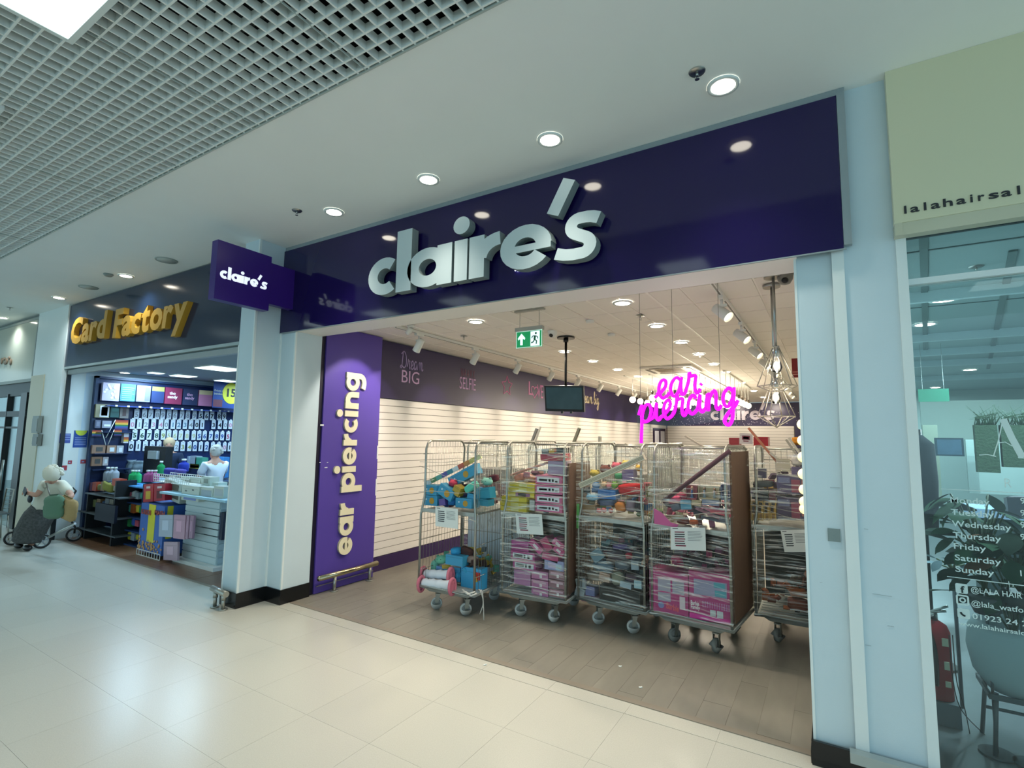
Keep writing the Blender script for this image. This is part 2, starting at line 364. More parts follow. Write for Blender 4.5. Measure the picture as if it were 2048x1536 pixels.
def txt(mb, s, O, U, V, h, N=(0, -1, 0), bold=0.0, ext=0.0, mi=0, width=None, align='l'):
    """flat (or extruded) lettering: O = baseline left, U, V unit directions, h = em size"""
    vs, fs = text_mesh(s, bold, ext)
    if not vs: return 0
    O, U, V, N = Vector(O), Vector(U), Vector(V), Vector(N); x0 = min(v.x for v in vs); x1 = max(v.x for v in vs)
    sx = h if width is None else width/(x1-x0)
    off = 0 if align == 'l' else -(x1-x0)*sx/2
    mb.add([O+U*((v.x-x0)*sx+off)+V*(v.y*h)+N*((v.z+ext)*h) for v in vs], fs, mi); return (x1-x0)*sx
XP, ZP = (1, 0, 0), (0, 0, 1)
# ============================================================= SETTING
def struct(name, mb, mats, parent=None, **k): return mk(name, mb, mats, parent, kind=None if parent else 'structure', **k)
def boxes(*bs):
    mb = MB()
    for b in bs: mb.bb(*b)
    return mb
XL, XR, YB = -5.42, -.13, 16.6          # shop left wall, right jamb, back wall
# mall floor with single terrazzo tiles
fl = struct('floor', boxes((-26, 6, -14, -.0, -.12, -.0025), (-26, -5.8, -.0, .02, -.12, -.0025)), M_GROUT, loc=(0, 0, 0), center=False)
tm = MB(); tm.bb(-.2993, .2993, -.2993, .2993, -.012, 0); T0 = None
vary(M_TILE, .025)
for i in range(-16, 12):
    for j in range(8):
        x = -4.88+.3+i*.6; y = -.17-.3-j*.6
        if x > 2.2 or (x < -9 and y < -3.4): continue
        if T0 is None: T0 = mk('tile', tm, M_TILE, fl, loc=(x, y, 0))
        else: inst(T0, fl, (x, y, 0))
tm = MB(); tm.bb(-.2993, .2993, -.08, .0845, -.012, 0); T1 = None
for i in range(-16, 12):
    x = -4.58+i*.6
    if x > 2.2 or -11.5 < x < -6: continue
    if T1 is None: T1 = mk('edge_tile', tm, M_TILE, fl, loc=(x, -.085, 0))
    else: inst(T1, fl, (x, -.085, 0))
# shop floor: vinyl planks
sf = struct('floor_shop', boxes((XL, .12, .0, YB, -.1, -.0012)), M_VBASE, loc=(0, 0, 0))
mk('threshold_strip', boxes((-5.2, -.1, -.012, .05, -.01, .006)), M_STRIP, sf, loc=(0, 0, 0))
pmb = MB(); pmb.bb(-.0947, .0947, -.5993, .5993, -.003, 0); P0 = None
for i in range(28):
    for j in range(-1, 4):
        x = XL+.1+i*.19; y0 = .05+.6+j*1.2+(i*.47 % 1.2)-.2
        if y0-.6 < .05 or y0 > 4.3:
            if j == -1 or y0-.6 < .05:
                a = .052; b = y0+.598
                if b-a > .05 and y0 < 1.3: mk('plank', boxes((-.0935, .0935, a, b, -.006, 0)), M_VINYL, sf, loc=(x, 0, 0))
            continue
        if P0 is None: P0 = mk('plank', pmb, M_VINYL, sf, loc=(x, y0, 0))
        else: inst(P0, sf, (x, y0, 0))
# soffit and grid ceiling
cl = struct('ceiling', boxes((-26, 3, -1.755, .1, Z_MALL, Z_MALL+.1), (-26, 6, -8, -4.6, Z_MALL, Z_MALL+.1)), M_SOFFIT, loc=(0, 0, 0))
mk('ceiling_void', boxes((-26, 3, -4.7, -1.7, 4.9, 5.0), (-26, 3, -1.755, -1.72, 4.2, 4.9), (-26, 3, -4.6, -4.55, 4.2, 4.9)), M_DARKV, cl, loc=(0, 0, 0))
dk = MB()
for y, r in ((-2.1, .05), (-2.6, .1), (-3.3, .04), (-3.9, .12)): dk.cyl((-26, y, 4.55), (3, y, 4.55), r, n=8)
for i in range(20): dk.bb(-1-i*1.3, -1.04-i*1.3, -4.5, -1.8, 4.4, 4.44)
mk('service_pipes', dk, pm('#39403f'), cl, loc=(0, 0, 0))
GP = .0945
gx = MB(); gx.bb(-26, 3, -.0055, .0055, 0, .055); G0 = None
for k in range(29):
    y = -1.785-k*GP
    if G0 is None: G0 = mk('grid_blade', gx, M_GRID, cl, loc=(0, y, Z_MALL))
    else: inst(G0, cl, (0, y, Z_MALL))
gy = MB(); gy.bb(-.0055, .0055, -4.55, -1.765, .001, .054); G1 = None; far = MB()
for k in range(290):
    x = 1.0-k*GP
    if x < -16: far.bb(x-.0055, x+.0055, -4.55, -1.765, .001, .054); continue
    if G1 is None: G1 = mk('grid_blade', gy, M_GRID, cl, loc=(x, 0, Z_MALL))
    else: inst(G1, cl, (x, 0, Z_MALL))
props(mk('far_grid_blades', far, M_GRID, cl, loc=(0, 0, Z_MALL)), kind='stuff')
gb = MB()
for k in range(12): gb.bb(-1.2-k*1.134-.002, -1.2-k*1.134+.002, -4.55, -1.765, -.003, .01)
gb.bb(-26, 3, -1.768, -1.757, -.006, .05)
mk('grid_joint_rail', gb, pm('#b3bbb6'), cl, loc=(0, 0, Z_MALL))

# header above the shop opening, jambs, pillars
struct('wall_front', boxes((-5.24, XR, -.10, .24, 3.07, 4.12), (-5.5, -5.24, -.02, .24, 3.3, 4.12)), M_CREAM, loc=(0, 0, 0))
lp = struct('trim_1', boxes((-5.80, -5.51, -.45, .0, .16, 4.12), (-5.795, -5.235, -.11, .255, .16, 4.115)), M_PILLAR, loc=(0, 0, 0))
mk('corner_bead', boxes((-5.525, -5.505, -.455, -.43, .16, 4.12), (-5.25, -5.23, -.115, -.095, .16, 3.07), (-5.805, -5.785, -.455, -.44, .16, 2.9), (-5.511, -5.495, -.13, -.11, .16, 3.2)), M_WHITE, lp, loc=(0, 0, 0))
mk('skirting', boxes((-5.81, -5.50, -.462, 0, 0, .16), (-5.805, -5.225, -.122, .258, 0, .159)), M_SKIRT, lp, loc=(0, 0, 0))
rp = struct('trim_2', boxes((-.145, .105, -.06, .34, .07, 3.10), (.105, .43, -.075, .34, .07, 4.12), (-.143, .11, 0, .338, 3.0, 4.11)), M_PILLAR, loc=(0, 0, 0))
mk('cover_strip', boxes((.06, .125, -.092, -.07, .14, 4.09)), M_WHITE, rp, loc=(0, 0, 0))
mk('corner_bead', boxes((-.15, -.135, -.064, -.05, .07, 3.07), (.385, .435, -.088, -.07, .14, 3.1)), M_WHITE, rp, loc=(0, 0, 0))
mk('skirting', boxes((-.165, .43, -.085, .34, 0, .072)), M_SKIRT, rp, loc=(0, 0, 0))
mk('skirting_face', boxes((-.16, .43, -.10, -.08, 0, .135)), M_SKIRT, rp, loc=(0, 0, 0))
kp = MB(); kp.bb(.03, .45, -.16, -.10, .10, .155); mk('kick_rail', kp, mat('kick_rail_metal', '#a8b3b3', .35, metal=.6), rp, loc=(0, 0, 0))
cp = A(1668, 1070, y=-.06)
mk('blank_plate', boxes((cp.x-.032, cp.x+.032, -.068, -.058, cp.z-.038, cp.z+.038), (cp.x-.004, cp.x+.004, -.07, -.06, cp.z-.004, cp.z+.004)), mat('dull_plate', '#7f8c8a', .5, metal=.3), rp, loc=(0, 0, 0))
sm = MB()
for px_, py_, l_ in ((1700, 1180, .05), (1775, 1252, .03), (1728, 1058, .02), (1745, 1188, .09), (1640, 1165, .012), (1730, 1290, .03), (1660, 975, .05)):
    q = A(px_, py_, y=-.077 if px_ > 1690 else -.0615); sm.bb(q.x, q.x+l_, q.y-.0005, q.y+.001, q.z, q.z+.0016)
mk('scuff_mark', sm, pm('#93a0a2'), rp, loc=(0, 0, 0))

# shop walls
wl = struct('wall_left', boxes((XL-.14, XL-.012, .0, YB, 0, Z_SHOP)), M_GROOVE, loc=(0, 0, 0))
sl = MB(); sl.bb(-.012, .0, -(YB-1.26)/2, (YB-1.26)/2, 0, .093); S0 = None; NS = 22
for k in range(NS):
    z = .2+k*.1005
    if S0 is None: S0 = mk('slat', sl, M_SLAT, wl, loc=(XL, (YB+1.26)/2, z))
    else: inst(S0, wl, (XL, (YB+1.26)/2, z))
mk('upper_band', boxes((XL-.012, XL+.02, .25, YB, .2+NS*.1005, Z_SHOP)), M_BAND, wl, loc=(0, 0, 0))
struct('baseboard_left', boxes((XL-.012, XL+.012, 1.24, YB, 0, .19)), pm('#33204f', 40), loc=(0, 0, 0))
# purple side panel with its lettering
pn = thing('side_panel', 'tall purple panel with cream vertical ear piercing lettering inside the shop entrance', 'panel', (-5.33, .75, 0))
mk('board', boxes((-5.395, -5.24, .33, 1.25, .005, 3.235)), M_PANEL, pn, world=True)
mk('dark_edge', boxes((-5.395, -5.262, .258, .33, .0, 3.235)), pm('#140f26'), pn, world=True)
U_ = 2.31/(1.06+1.13+.78+.5+1.13+.46+1.06+.78+.9+.46+1.08+1.13)
M_EP = mat('cream_letter', '#e9e0c0', .45)
zpos = [.385]
def ep(ch, mb):
    mk('letter', mb, [M_EP, pm('#b9b093')], pn, world=True)
def geo_each(text, O, U, V, d, cb, gap=0):
    x = 0
    for ch in text:
        if ch != ' ':
            mb = MB(); geo_text(mb, ch, Vector(O)+Vector(U)*x, U, V, d, side=1); cb(ch, mb)
        x += GEO[ch][0]+gap
WS[0] = 1.0; geo_each('ear piercing', (-5.24, .855, .385), (0, 0, U_), (0, -U_*.98, 0), (.028, 0, 0), ep); WS[0] = 1.0
for px_, py_, a, b in ((644, 850, .02, .05), (652, 935, .012, .04), (640, 925, .008, .02), (655, 925, .008, .02)):
    q = A(px_, py_, x=-5.239); mk('torn_patch', boxes((-5.24, -5.2375, q.y-b/2, q.y+b/2, q.z-a/2, q.z+a/2)), M_PAPER, pn, world=True)
for py_, dz in ((905, .18), (975, .22)):
    q = A(745, py_, x=-5.239); mk('torn_patch', boxes((-5.25, -5.237, 1.235, 1.254, q.z-dz/2, q.z+dz/2)), M_PAPER, pn, world=True)

# back wall
wb = struct('wall_back', boxes((XL-.1, .2, YB, YB+.1, 0, Z_SHOP)), M_BAND, loc=(0, 0, 0))
sb = MB(); sb.bb(-4.36, 0, -.012, .0, 0, .093); S1 = None
for k in range(NS):
    if S1 is None: S1 = mk('slat', sb, M_SLAT, wb, loc=(-1.02, YB, .2+k*.1005))
    else: inst(S1, wb, (-1.02, YB, .2+k*.1005))
mk('groove_back', boxes((-5.4, -1.0, YB-.005, YB, .1, 2.4)), M_GROOVE, wb, loc=(0, 0, 0))
bl = MB(); geo_text(bl, "claire's", (-3.75, YB-.02, 2.62), (.36, 0, 0), (0, 0, .34), (0, -.03, 0)); mk('wall_lettering', bl, pm('#d5cbd8'), wb, loc=(0, 0, 0))
gs = MB(); random.seed(3)
for k in range(170):
    q = Vector((random.uniform(-5.2, -.7), YB-.012, random.uniform(2.43, 3.15))); q.z = min(q.z, random.uniform(2.43, 3.2)); gs.box(q, (.02, .006, .02), R=RY(.8))
props(mk('foil_stars', gs, pm('#cfc6dd', 20), wb, loc=(0, 0, 0)), kind='stuff')
dr = struct('door_1', boxes((XL-.005, XL+.03, 14.75, 16.35, 0, 2.28)), pm('#30233f', 40), loc=(0, 0, 0))
mk('door_pane', boxes((XL+.028, XL+.034, 14.9, 15.42, .9, 2.18), (XL+.028, XL+.034, 15.66, 16.2, .9, 2.18)), pm('#c9cad6', 30), dr, loc=(0, 0, 0))
struct('wall_right', boxes((.12, .42, .34, YB+.1, 0, Z_SHOP+.3)), M_WHITE, loc=(0, 0, 0))
# shop ceiling: tiles on a T-bar grid
sc_ = struct('ceiling_shop', boxes((XL-.1, .2, .24, YB+.1, Z_SHOP+.012, Z_SHOP+.06)), M_TBAR, loc=(0, 0, 0))
ct = MB(); ct.bb(-.291, .291, -.291, .291, .004, .012); C0 = None
for i in range(10):
    x = -1.39+.9-.6*i+.3
    if x-.3 < XL-.2: break
    for j in range(27):
        y = .24+.3+j*.6
        if C0 is None: C0 = mk('ceiling_tile', ct, M_CTILE, sc_, loc=(x, y, Z_SHOP))
        else: inst(C0, sc_, (x, y, Z_SHOP))
tb = MB()
for i in range(10): tb.bb(-1.39+1.2-.6*i-.012, -1.39+1.2-.6*i+.012, .24, YB, 0, .006)
mk('ceiling_tbar', tb, M_TBAR, sc_, loc=(0, 0, Z_SHOP))

# projecting sign, fascia and its letters
fa = thing('fascia_sign', 'long glossy dark purple shop fascia board above the opening', 'sign', (-2.7, -.137, 3.07))
mk('board', boxes((-5.57, .126, -.137, -.102, 3.07, 4.07)), M_FASCIA, fa, world=True)
mk('trim_frame', boxes((-5.57, .17, -.125, -.10, 4.075, 4.119), (.128, .17, -.14, -.10, 3.09, 4.075), (-5.57, .14, -.139, -.128, 3.062, 3.07)), pm('#8c979a'), fa, world=True)
EX = [('c', 738, 791), ('l', 793, 823), ('a', 815, 904), ('i', 905, 938), ('r', 938, 1001), ('e', 1000, 1103), ("'", 1093, 1150), ('s', 1108, 1203)]
for ch, a, b in EX:
    xa, xb = A(a, 540, y=-.25).x, A(b, 520, y=-.25).x
    mb = MB(); geo_text(mb, ch, (0, -.165, 0), (1, 0, 0), (0, 0, 1), (0, -.088, 0), side=1)
    x0 = min(v[0] for v in mb.v); x1 = max(v[0] for v in mb.v); s = (xb-xa)/(x1-x0)
    mb.v = [(xa+(v[0]-x0)*s, v[1], 3.262+v[2]*.378) for v in mb.v]
    mk('letter', mb, [M_LET, M_LETSIDE], fa, world=True)
# led strips hidden behind two letters light the board
for a in (862, 1050):
    q = A(a, 590, y=-.15); mk('led_strip', boxes((q.x-.1, q.x+.1, -.158, -.150, 3.30, 3.31)), M_HALO, fa, world=True)
ps = thing('projecting_sign', 'purple box sign projecting over the walkway from the end of the fascia', 'sign', (-5.33, -.6, 3.25))
mk('sign_box', boxes((-5.385, -5.276, -1.045, -.444, 3.245, 3.866)), M_SIGNP, ps, world=True)
mk('wall_arm', boxes((-5.375, -5.286, -.444, -.135, 3.33, 3.80)), M_SIGNP, ps, world=True)
WS[0] = 1.18; pl = MB(); geo_text(pl, "claire's", (-5.276, -1.0, 3.475), (0, .087, 0), (0, 0, .082), (.004, 0, 0)); mk('lettering', pl, mat('sign_text_lit', '#ffffff', .5, emit='#dfe6f2', es=.75), ps, world=True)

WS[0] = 1.0
# ----- ceiling fittings of the mall
def downlight(p, lit, z, label, r=.075, grp=None):
    t = thing('ceiling_light', label, 'downlight', (p[0], p[1], z-.012), group=grp)
    mk('rim', MB().lathe([(r*.86, .004), (r*.86, 0), (r*1.12, -.002), (r*1.14, .011)]), M_WHITE, t)
    mk('lamp_lens', MB().lathe([(0, .0), (r*.86, 0), (r*.86, .01), (0, .01)]), lit, t); return t
wh = ['nearest the right end of the fascia', 'second from the right above the fascia', 'third from the right above the fascia', 'fourth from the right, nearest the projecting sign']
for p, s in zip(DL, wh): downlight(p, M_LITW, Z_MALL, 'round lit soffit downlight '+s, .085)
for p, s in zip(DL2, ['above the right half of the card shop sign', 'above the left end of the card shop sign', 'at the left edge of the photo']): downlight(p, M_LITW, Z_MALL, 'round lit soffit downlight '+s, .085)
for i, (x, y) in enumerate(PANELS):
    t = thing('ceiling_panel_light', ['square lit ceiling panel in the open grid at the top left corner', 'square lit ceiling panel at the left edge of the grid ceiling'][i] if i < 2 else 'square lit panel in the open grid ceiling, '+ORD[i]+' along the mall', 'ceiling light', (x, y, Z_MALL-.03))
    mk('frame', boxes((-.31, .31, -.31, -.28, 0, .06), (-.31, .31, .28, .31, 0, .06), (-.31, -.28, -.28, .28, 0, .06), (.28, .31, -.28, .28, 0, .06)), M_WHITE, t)
    mk('diffuser', boxes((-.28, .28, -.28, .28, .004, .02)), M_LITC, t)
def sprinkler(p, z, label, up=0):
    t = thing('sprinkler', label, 'sprinkler', (p[0], p[1], z-.05))
    mk('rose_plate', MB().lathe([(0, .042), (.045, .042), (.05, .049)]), M_STEEL, t)
    b = MB(); b.cyl((0, 0, .044), (0, 0, .02), .008); b.tube([(0, 0, .025), (.014, 0, .012), (0, 0, 0)], .002, 5); b.tube([(0, 0, .025), (-.014, 0, .012), (0, 0, 0)], .002, 5); b.cyl((0, 0, 0), (0, 0, -.002), .014); mk('spray_head', b, M_STEEL, t)
sprinkler(A(1394, 143, z=Z_MALL), Z_MALL, 'chrome sprinkler head on the soffit beside the rightmost downlight')
sprinkler(A(594, 421, z=Z_MALL), Z_MALL, 'small sprinkler head on the soffit left of the fourth downlight')
sprinkler(A(20, 615, z=Z_MALL), Z_MALL, 'small sprinkler head on the soffit at the far left')
for p, l in (((333, 520), 'round ceiling speaker grille above the card shop, nearer the purple sign'), ((177, 574), 'round ceiling speaker grille above the card shop, farther left')):
    q = A(*p, z=Z_MALL); t = thing('ceiling_speaker', l, 'speaker', (q.x, q.y, Z_MALL-.012)); mk('rim', MB().lathe([(.11, .004), (.125, 0), (.13, .011)]), pm('#98a29e'), t); mk('grille', MB().lathe([(0, .002), (.11, .003), (.11, .011)]), pm('#b9c1bd'), t)
q = A(217, 548, z=Z_MALL); t = thing('smoke_detector', 'small grey smoke detector on the soffit left of the card shop downlight', 'detector', (q.x, q.y, Z_MALL-.04)); mk('housing', MB().lathe([(0, 0), (.04, .004), (.06, .025), (.06, .039)]), pm('#7c8684'), t)
# ============================================================= SHOP FITTINGS
# recessed downlights
rowname = {-3.5: 'left row', -1.7: 'right row'}
for x, y in SDL: downlight((x, y), M_LITW, Z_SHOP, 'round shop ceiling downlight, %s, %s from the entrance' % (rowname[x], ORD[[s[1] for s in SDL if s[0] == x].index(y)]), .085, 'recessed shop ceiling lights')
# tracks with spotlights
def track(x, y0, y1, label):
    t = thing('light_track', label, 'track', (x, (y0+y1)/2, Z_SHOP-.035)); h = (y1-y0)/2
    mk('rail', boxes((-.018, .018, -h, h, 0, .034)), M_WP, t); mk('slot', boxes((-.008, .008, -h, h, -.001, .002)), pm('#5c5954'), t)
track(-4.5, .75, 15.6, 'white lighting track along the left of the shop ceiling'); track(-.79, .55, 14.0, 'metal lighting track along the right of the shop ceiling')
def spot(loc, d, label, grp):
    t = thing('track_spotlight', label, 'spotlight', loc, group=grp); d = Vector(d).normalized()
    mk('adapter_box', boxes((-.022, .022, -.07, .07, -.03, 0)), M_WP, t)
    b = MB(); b.cyl((0, 0, -.03), (0, 0, -.085), .013); b.bb(-.045, .045, -.016, .016, -.1, -.075); mk('arm', b, M_WP, t)
    c = Vector((0, 0, -.15)); h = MB(); h.tube([c-d*.09, c-d*.085, c+d*.06, c+d*.09], [.03, .045, .05, .052], 14, cap=False); h.tube([c-d*.09, c-d*.091], [.03, .001], 14); h.tube([c+d*.09, c+d*.07], [.052, .044], 14, cap=False)
    mk('lamp_head', h, M_WP, t); l = MB(); l.cyl(c+d*.068, c+d*.072, .043, n=14); mk('lens', l, M_LITB if grp[0] == 'r' else M_LITW, t); return t
for i, y in enumerate(TRY): spot((-4.5, y, Z_SHOP-.035), (-.75, .12, -1), 'white cylinder spotlight on the left track, %s from the entrance' % ORD[i], 'left track spotlights aimed at the slatted wall')
for i in range(9): spot((-.79, 1.15+i*1.25, Z_SHOP-.035), (.8, -.35, -.75), 'grey cylinder spotlight on the right track, %s from the entrance' % ORD[i], 'right track spotlights')
t = thing('track_spotlight', 'small white spotlight over the purple ear piercing panel', 'spotlight', (-4.35, .86, Z_SHOP)); b = MB(); b.cyl((0, 0, 0), (0, 0, -.03), .05); b.tube([(0, 0, -.03), (-.02, 0, -.06), (-.06, 0, -.1)], [.035, .035, .03], 10); mk('lamp_head', b, M_WP, t)
# globe bulbs on cords in the depth of the shop
g0 = None; k = 0; nm = ['leftmost', 'second from the left', 'middle', 'second from the right', 'rightmost']
for ci, x in enumerate((-3.70, -3.15, -2.68, -2.18, -1.69)):
    for r in range(7):
        y = 7.0+(.35 if ci == 0 else 0)+r*.55; lab = 'lit globe bulb hanging on a cord, %s line, %s back' % (nm[ci], ORD[r])
        if g0 is None:
            g0 = thing('globe_pendant', lab, 'pendant lamp', (x, y, 2.75), group='globe bulbs hanging over the shop floor')
            mk('bulb', MB().ball((0, 0, 0), .072, 12), M_LITB, g0); mk('lamp_cap', MB().cyl((0, 0, .06), (0, 0, .15), .026, n=8), pm('#4b4035'), g0); mk('cord', MB().cyl((0, 0, .15), (0, 0, .47), .006, n=5), M_WP, g0)
        else: dup(g0, (x, y, 2.75), label=lab)
for ci, x in enumerate((-3.70, -3.15, -2.68, -2.18, -1.69)): mk('pendant_rail', boxes((x-.02, x+.02, 6.8, 10.8, Z_SHOP-.02, Z_SHOP)), M_WP, None, 'thin white ceiling rail carrying the %s line of globe bulbs' % nm[ci], 'rail')
# air-conditioning cassette
t = thing('air_conditioner', 'square white ceiling air conditioning cassette behind the neon sign', 'air conditioner', (-2.55, 6.2, Z_SHOP-.03)); mk('panel', boxes((-.48, .48, -.48, .48, .0, .03)), M_TBAR, t)
mk('grille', boxes((-.26, .26, -.26, .26, -.006, 0), *[(-.24, .24, -.24+i*.06, -.225+i*.06, -.012, -.006) for i in range(8)]), pm('#b7a78d'), t)
for a in range(4):
    f = MB(); f.box(RZ(a*PI/2)@Vector((0, .38, -.004)), (.62, .06, .01), R=RZ(a*PI/2)); mk('air_flap', f, pm('#5b5246'), t)
# hanging exit sign
q0, q1 = A(1034, 665, y=.86), A(1084, 664, y=.86); cx_ = (q0.x+q1.x)/2
ex = thing('exit_sign', 'green running man emergency exit sign with a white arrow hanging from the shop ceiling', 'sign', (cx_, .86, 2.83))
mk('ceiling_bar', boxes((-.18, .18, -.02, .02, .39, .409)), pm('#a9a79f'), ex)
mk('hanging_wire', boxes((-.12, -.116, -.002, .002, .22, .39), (.116, .12, -.002, .002, .22, .39)), M_STEEL, ex)
mk('top_housing', boxes((-.165, .165, -.025, .025, .18, .22)), pm('#a3a198'), ex)
mk('sign_plate', boxes((-.155, .155, -.006, .006, 0, .18)), mat('exit_green', '#0f8f57', .35, emit='#0a9a58', es=.42), ex)
M_EXW = mat('exit_white', '#ffffff', .4, emit='#d8f5ff', es=.8)
fr = MB()
for b_ in ((-.157, .157, -.008, -.006, 0, .007), (-.157, .157, -.008, -.006, .173, .18), (-.157, -.15, -.008, -.006, 0, .18), (.15, .157, -.008, -.006, 0, .18)): fr.bb(*b_)
mk('sign_border', fr, mat('exit_border', '#dfeee6', .3, emit='#bfe8d8', es=.4), ex)
ar = MB(); ar.prism([(-.105, .03), (-.075, .03), (-.075, .10), (-.05, .085), (-.045, .105), (-.09, .155), (-.135, .105), (-.13, .085), (-.105, .10)], (0, -.008, 0), XP, ZP, (0, -.002, 0)); mk('arrow', ar, M_EXW, ex)
mn = MB(); mn.prism([(.02, .012), (.13, .012), (.13, .168), (.02, .168)], (0, -.008, 0), XP, ZP, (0, -.001, 0)); mk('door_symbol', mn, M_EXW, ex)
mn = MB(); Oe = (0, -.0095, 0)
for pth, w_ in (([(.075, .12), (.07, .08)], .024), ([(.07, .08), (.095, .062), (.09, .03)], .013), ([(.07, .08), (.055, .055), (.03, .045)], .013), ([(.078, .12), (.105, .105), (.11, .085)], .01), ([(.07, .12), (.045, .115), (.035, .095)], .01)): mn.ribbon(pth, w_, Oe, XP, ZP, (0, -.0015, 0))
mn.prism([(.085+.012*math.cos(a*PI/5), .145+.012*math.sin(a*PI/5)) for a in range(10)], Oe, XP, ZP, (0, -.0015, 0)); mk('running_man', mn, pm('#0c6a43'), ex)
# hanging TV on a black pole
q = A(1129, 797, y=2.37); tv = thing('hanging_screen', 'black flat screen monitor hanging on a pole from the shop ceiling', 'screen', (q.x, 2.37, q.z), rz=.05)
tl = RY(.04)@RX(.22)
mk('screen_body', MB().box((0, 0, 0), (.56, .04, .345), R=tl), M_BLACK, tv)
nm_ = mat('screen_picture', '#1c2a30', .12, emit='#3a5a60', es=.22, noise=.7, nscale=9); mk('screen_picture', MB().box(tl@Vector((0, -.021, .006)), (.515, .002, .29), R=tl), nm_, tv)
b = MB(); b.cyl((0, .04, .1), (0, .04, Z_SHOP-q.z-.02), .017); b.box((0, .045, .08), (.12, .05, .12)); b.cyl((0, .04, Z_SHOP-q.z-.07), (0, .04, Z_SHOP-q.z-.02), .035); b.cyl((0, .04, Z_SHOP-q.z-.02), (0, .04, Z_SHOP-q.z), .12, n=18); mk('ceiling_pole', b, M_BLACK, tv)
b = MB(); b.box((-.03, 0, -.185), (.03, .03, .03)); b.box((.1, 0, -.185), (.03, .03, .03)); mk('speaker_foot', b, M_BLACK, tv)
def cctv(q, label, dark):
    t = thing('security_camera', label, 'camera', (q.x, q.y, Z_SHOP-.09)); mk('housing', MB().lathe([(0, 0), (.035, .008), (.055, .04), (.06, .07), (.065, .089)]), dark, t); mk('lens', MB().ball((0, -.035, .03), .028, 10), M_BLACK, t)
cctv(A(1105, 662, z=Z_SHOP), 'white dome security camera beside the screen pole', M_WP); cctv(A(1570, 548, z=Z_SHOP), 'grey dome security camera in the top right corner of the entrance', pm('#7d7a75'))
for p, l in (((1180, 641), 'white smoke detector disc on the shop ceiling right of the camera'), ((1187, 650), 'small sensor disc on the shop ceiling')):
    q = A(*p, z=Z_SHOP); t = thing('smoke_detector', l, 'detector', (q.x, q.y+(.6 if p[0] == 1187 else 0), Z_SHOP-.03)); mk('housing', MB().lathe([(0, 0), (.045, .004), (.05, .029)]), M_WP, t)
for p, l in (((1281, 631), 'sprinkler on the shop ceiling between the downlights'), ((1400, 708), 'sprinkler on the shop ceiling behind the neon sign'), ((928, 672), 'sprinkler on the shop ceiling near the left downlight')): sprinkler(A(*p, z=Z_SHOP), Z_SHOP, l)
# neon sign
ne = thing('neon_sign', 'magenta neon script ear piercing sign hanging on wires in the shop entrance', 'neon sign', (-1.03, .72, 2.0))
def neon(word, s0, s1, xh):
    P_, wd = cur_paths(word); O = A(*s0, y=.72); U = (A(*s1, y=.72)-O)/wd; V = Vector((-.004, 0, xh))
    tube_w = MB()
    for p in P_: tube_w.tube([O+U*a+V*b for a, b in p], .0148, 8)
    mk('neon_tube', tube_w, M_NEON, ne, world=True); return O, U, V, P_
neon('ear', (1314, 799), (1400, 786), .165); neon('piercing', (1281, 848), (1477, 812), .162)
bk = MB()
def plate(pts):
    bk.prism([(A(x, y, y=.74).x, A(x, y, y=.74).z) for x, y in pts], (0, .742, 0), XP, ZP, (0, -.004, 0))
plate([(1271, 815), (1300, 812), (1308, 792), (1312, 762), (1340, 756), (1360, 754), (1385, 750), (1398, 764), (1404, 782), (1400, 793), (1440, 788), (1462, 786), (1480, 800), (1477, 822), (1470, 852), (1450, 856), (1438, 842), (1400, 848), (1360, 852), (1335, 856), (1300, 862), (1292, 872), (1278, 872)])
mk('acrylic_backing', bk, M_CLEAR, ne, world=True)
for x, y in ((1281, 815), (1346, 758), (1441, 790)):
    q = A(x, y, y=.72); mk('hanging_wire', MB().cyl((q.x, .72, q.z), (q.x-.0, .72, Z_SHOP), .0022, n=5), pm('#8f8a80'), ne, world=True)
# cage pendants
def pendant(x, y, zc, rod_top, label, shade_h):
    t = thing('cage_pendant', label, 'pendant lamp', (x, y, zc))
    if rod_top: b = MB(); b.cyl((0, 0, .09), (0, 0, rod_top-zc), .011); b.cyl((0, 0, rod_top-zc-.025), (0, 0, rod_top-zc), .07, n=16); mk('rod', b, M_STEEL, t)
    mk('lamp_socket', MB().cyl((0, 0, .0), (0, 0, .09), .026, n=14), mat('chrome', '#c9d2d8', .12, metal=1), t)
    mk('bulb', MB().lathe([(0, -.13), (.03, -.12), (.045, -.085), (.035, -.045), (.016, 0)], n=12), glass_mat('bulb_glass', 1.5, (1, 1, 1, 1)) if 'bulb_glass' not in MC else MC['bulb_glass'], t)
    mk('filament', MB().ball((0, 0, -.07), .022, 8, sc=(1, 1, 1.5)), mat('filament_lit', '#ffffff', .4, emit='#fff6df', es=14), t)
    w_ = MB(); n = 6; R1 = .148; z1 = -.235; z2 = -.33 if shade_h else -.275
    ring = [Vector((R1*math.cos(2*PI*i/n+.3), R1*math.sin(2*PI*i/n+.3), z1)) for i in range(n)]
    for i, p in enumerate(ring):
        w_.cyl((.022*math.cos(2*PI*i/n+.3), .022*math.sin(2*PI*i/n+.3), .08), p, .0042, n=6); w_.cyl(p, ring[(i+1) % n], .0042, n=6)
        w_.cyl(p, (0, 0, z2) if shade_h else (p.x*.35, p.y*.35, z2), .0042, n=6)
        if not shade_h: w_.cyl((p.x*.35, p.y*.35, z2), (ring[(i+1) % n].x*.35, ring[(i+1) % n].y*.35, z2), .0042, n=6)
    mk('wire_shade', w_, pm('#b9b0a0'), t); return t
MC['bulb_glass'] = glass_mat('bulb_glass', 1.5, (1, 1, 1, 1))
pendant(-.335, .81, 2.56, Z_SHOP, 'upper wire cage pendant lamp hanging on a metal rod', 0)
pd2 = pendant(-.372, 1.1, 2.33, Z_SHOP, 'lower wire cage pendant lamp with a pointed diamond base', 1)
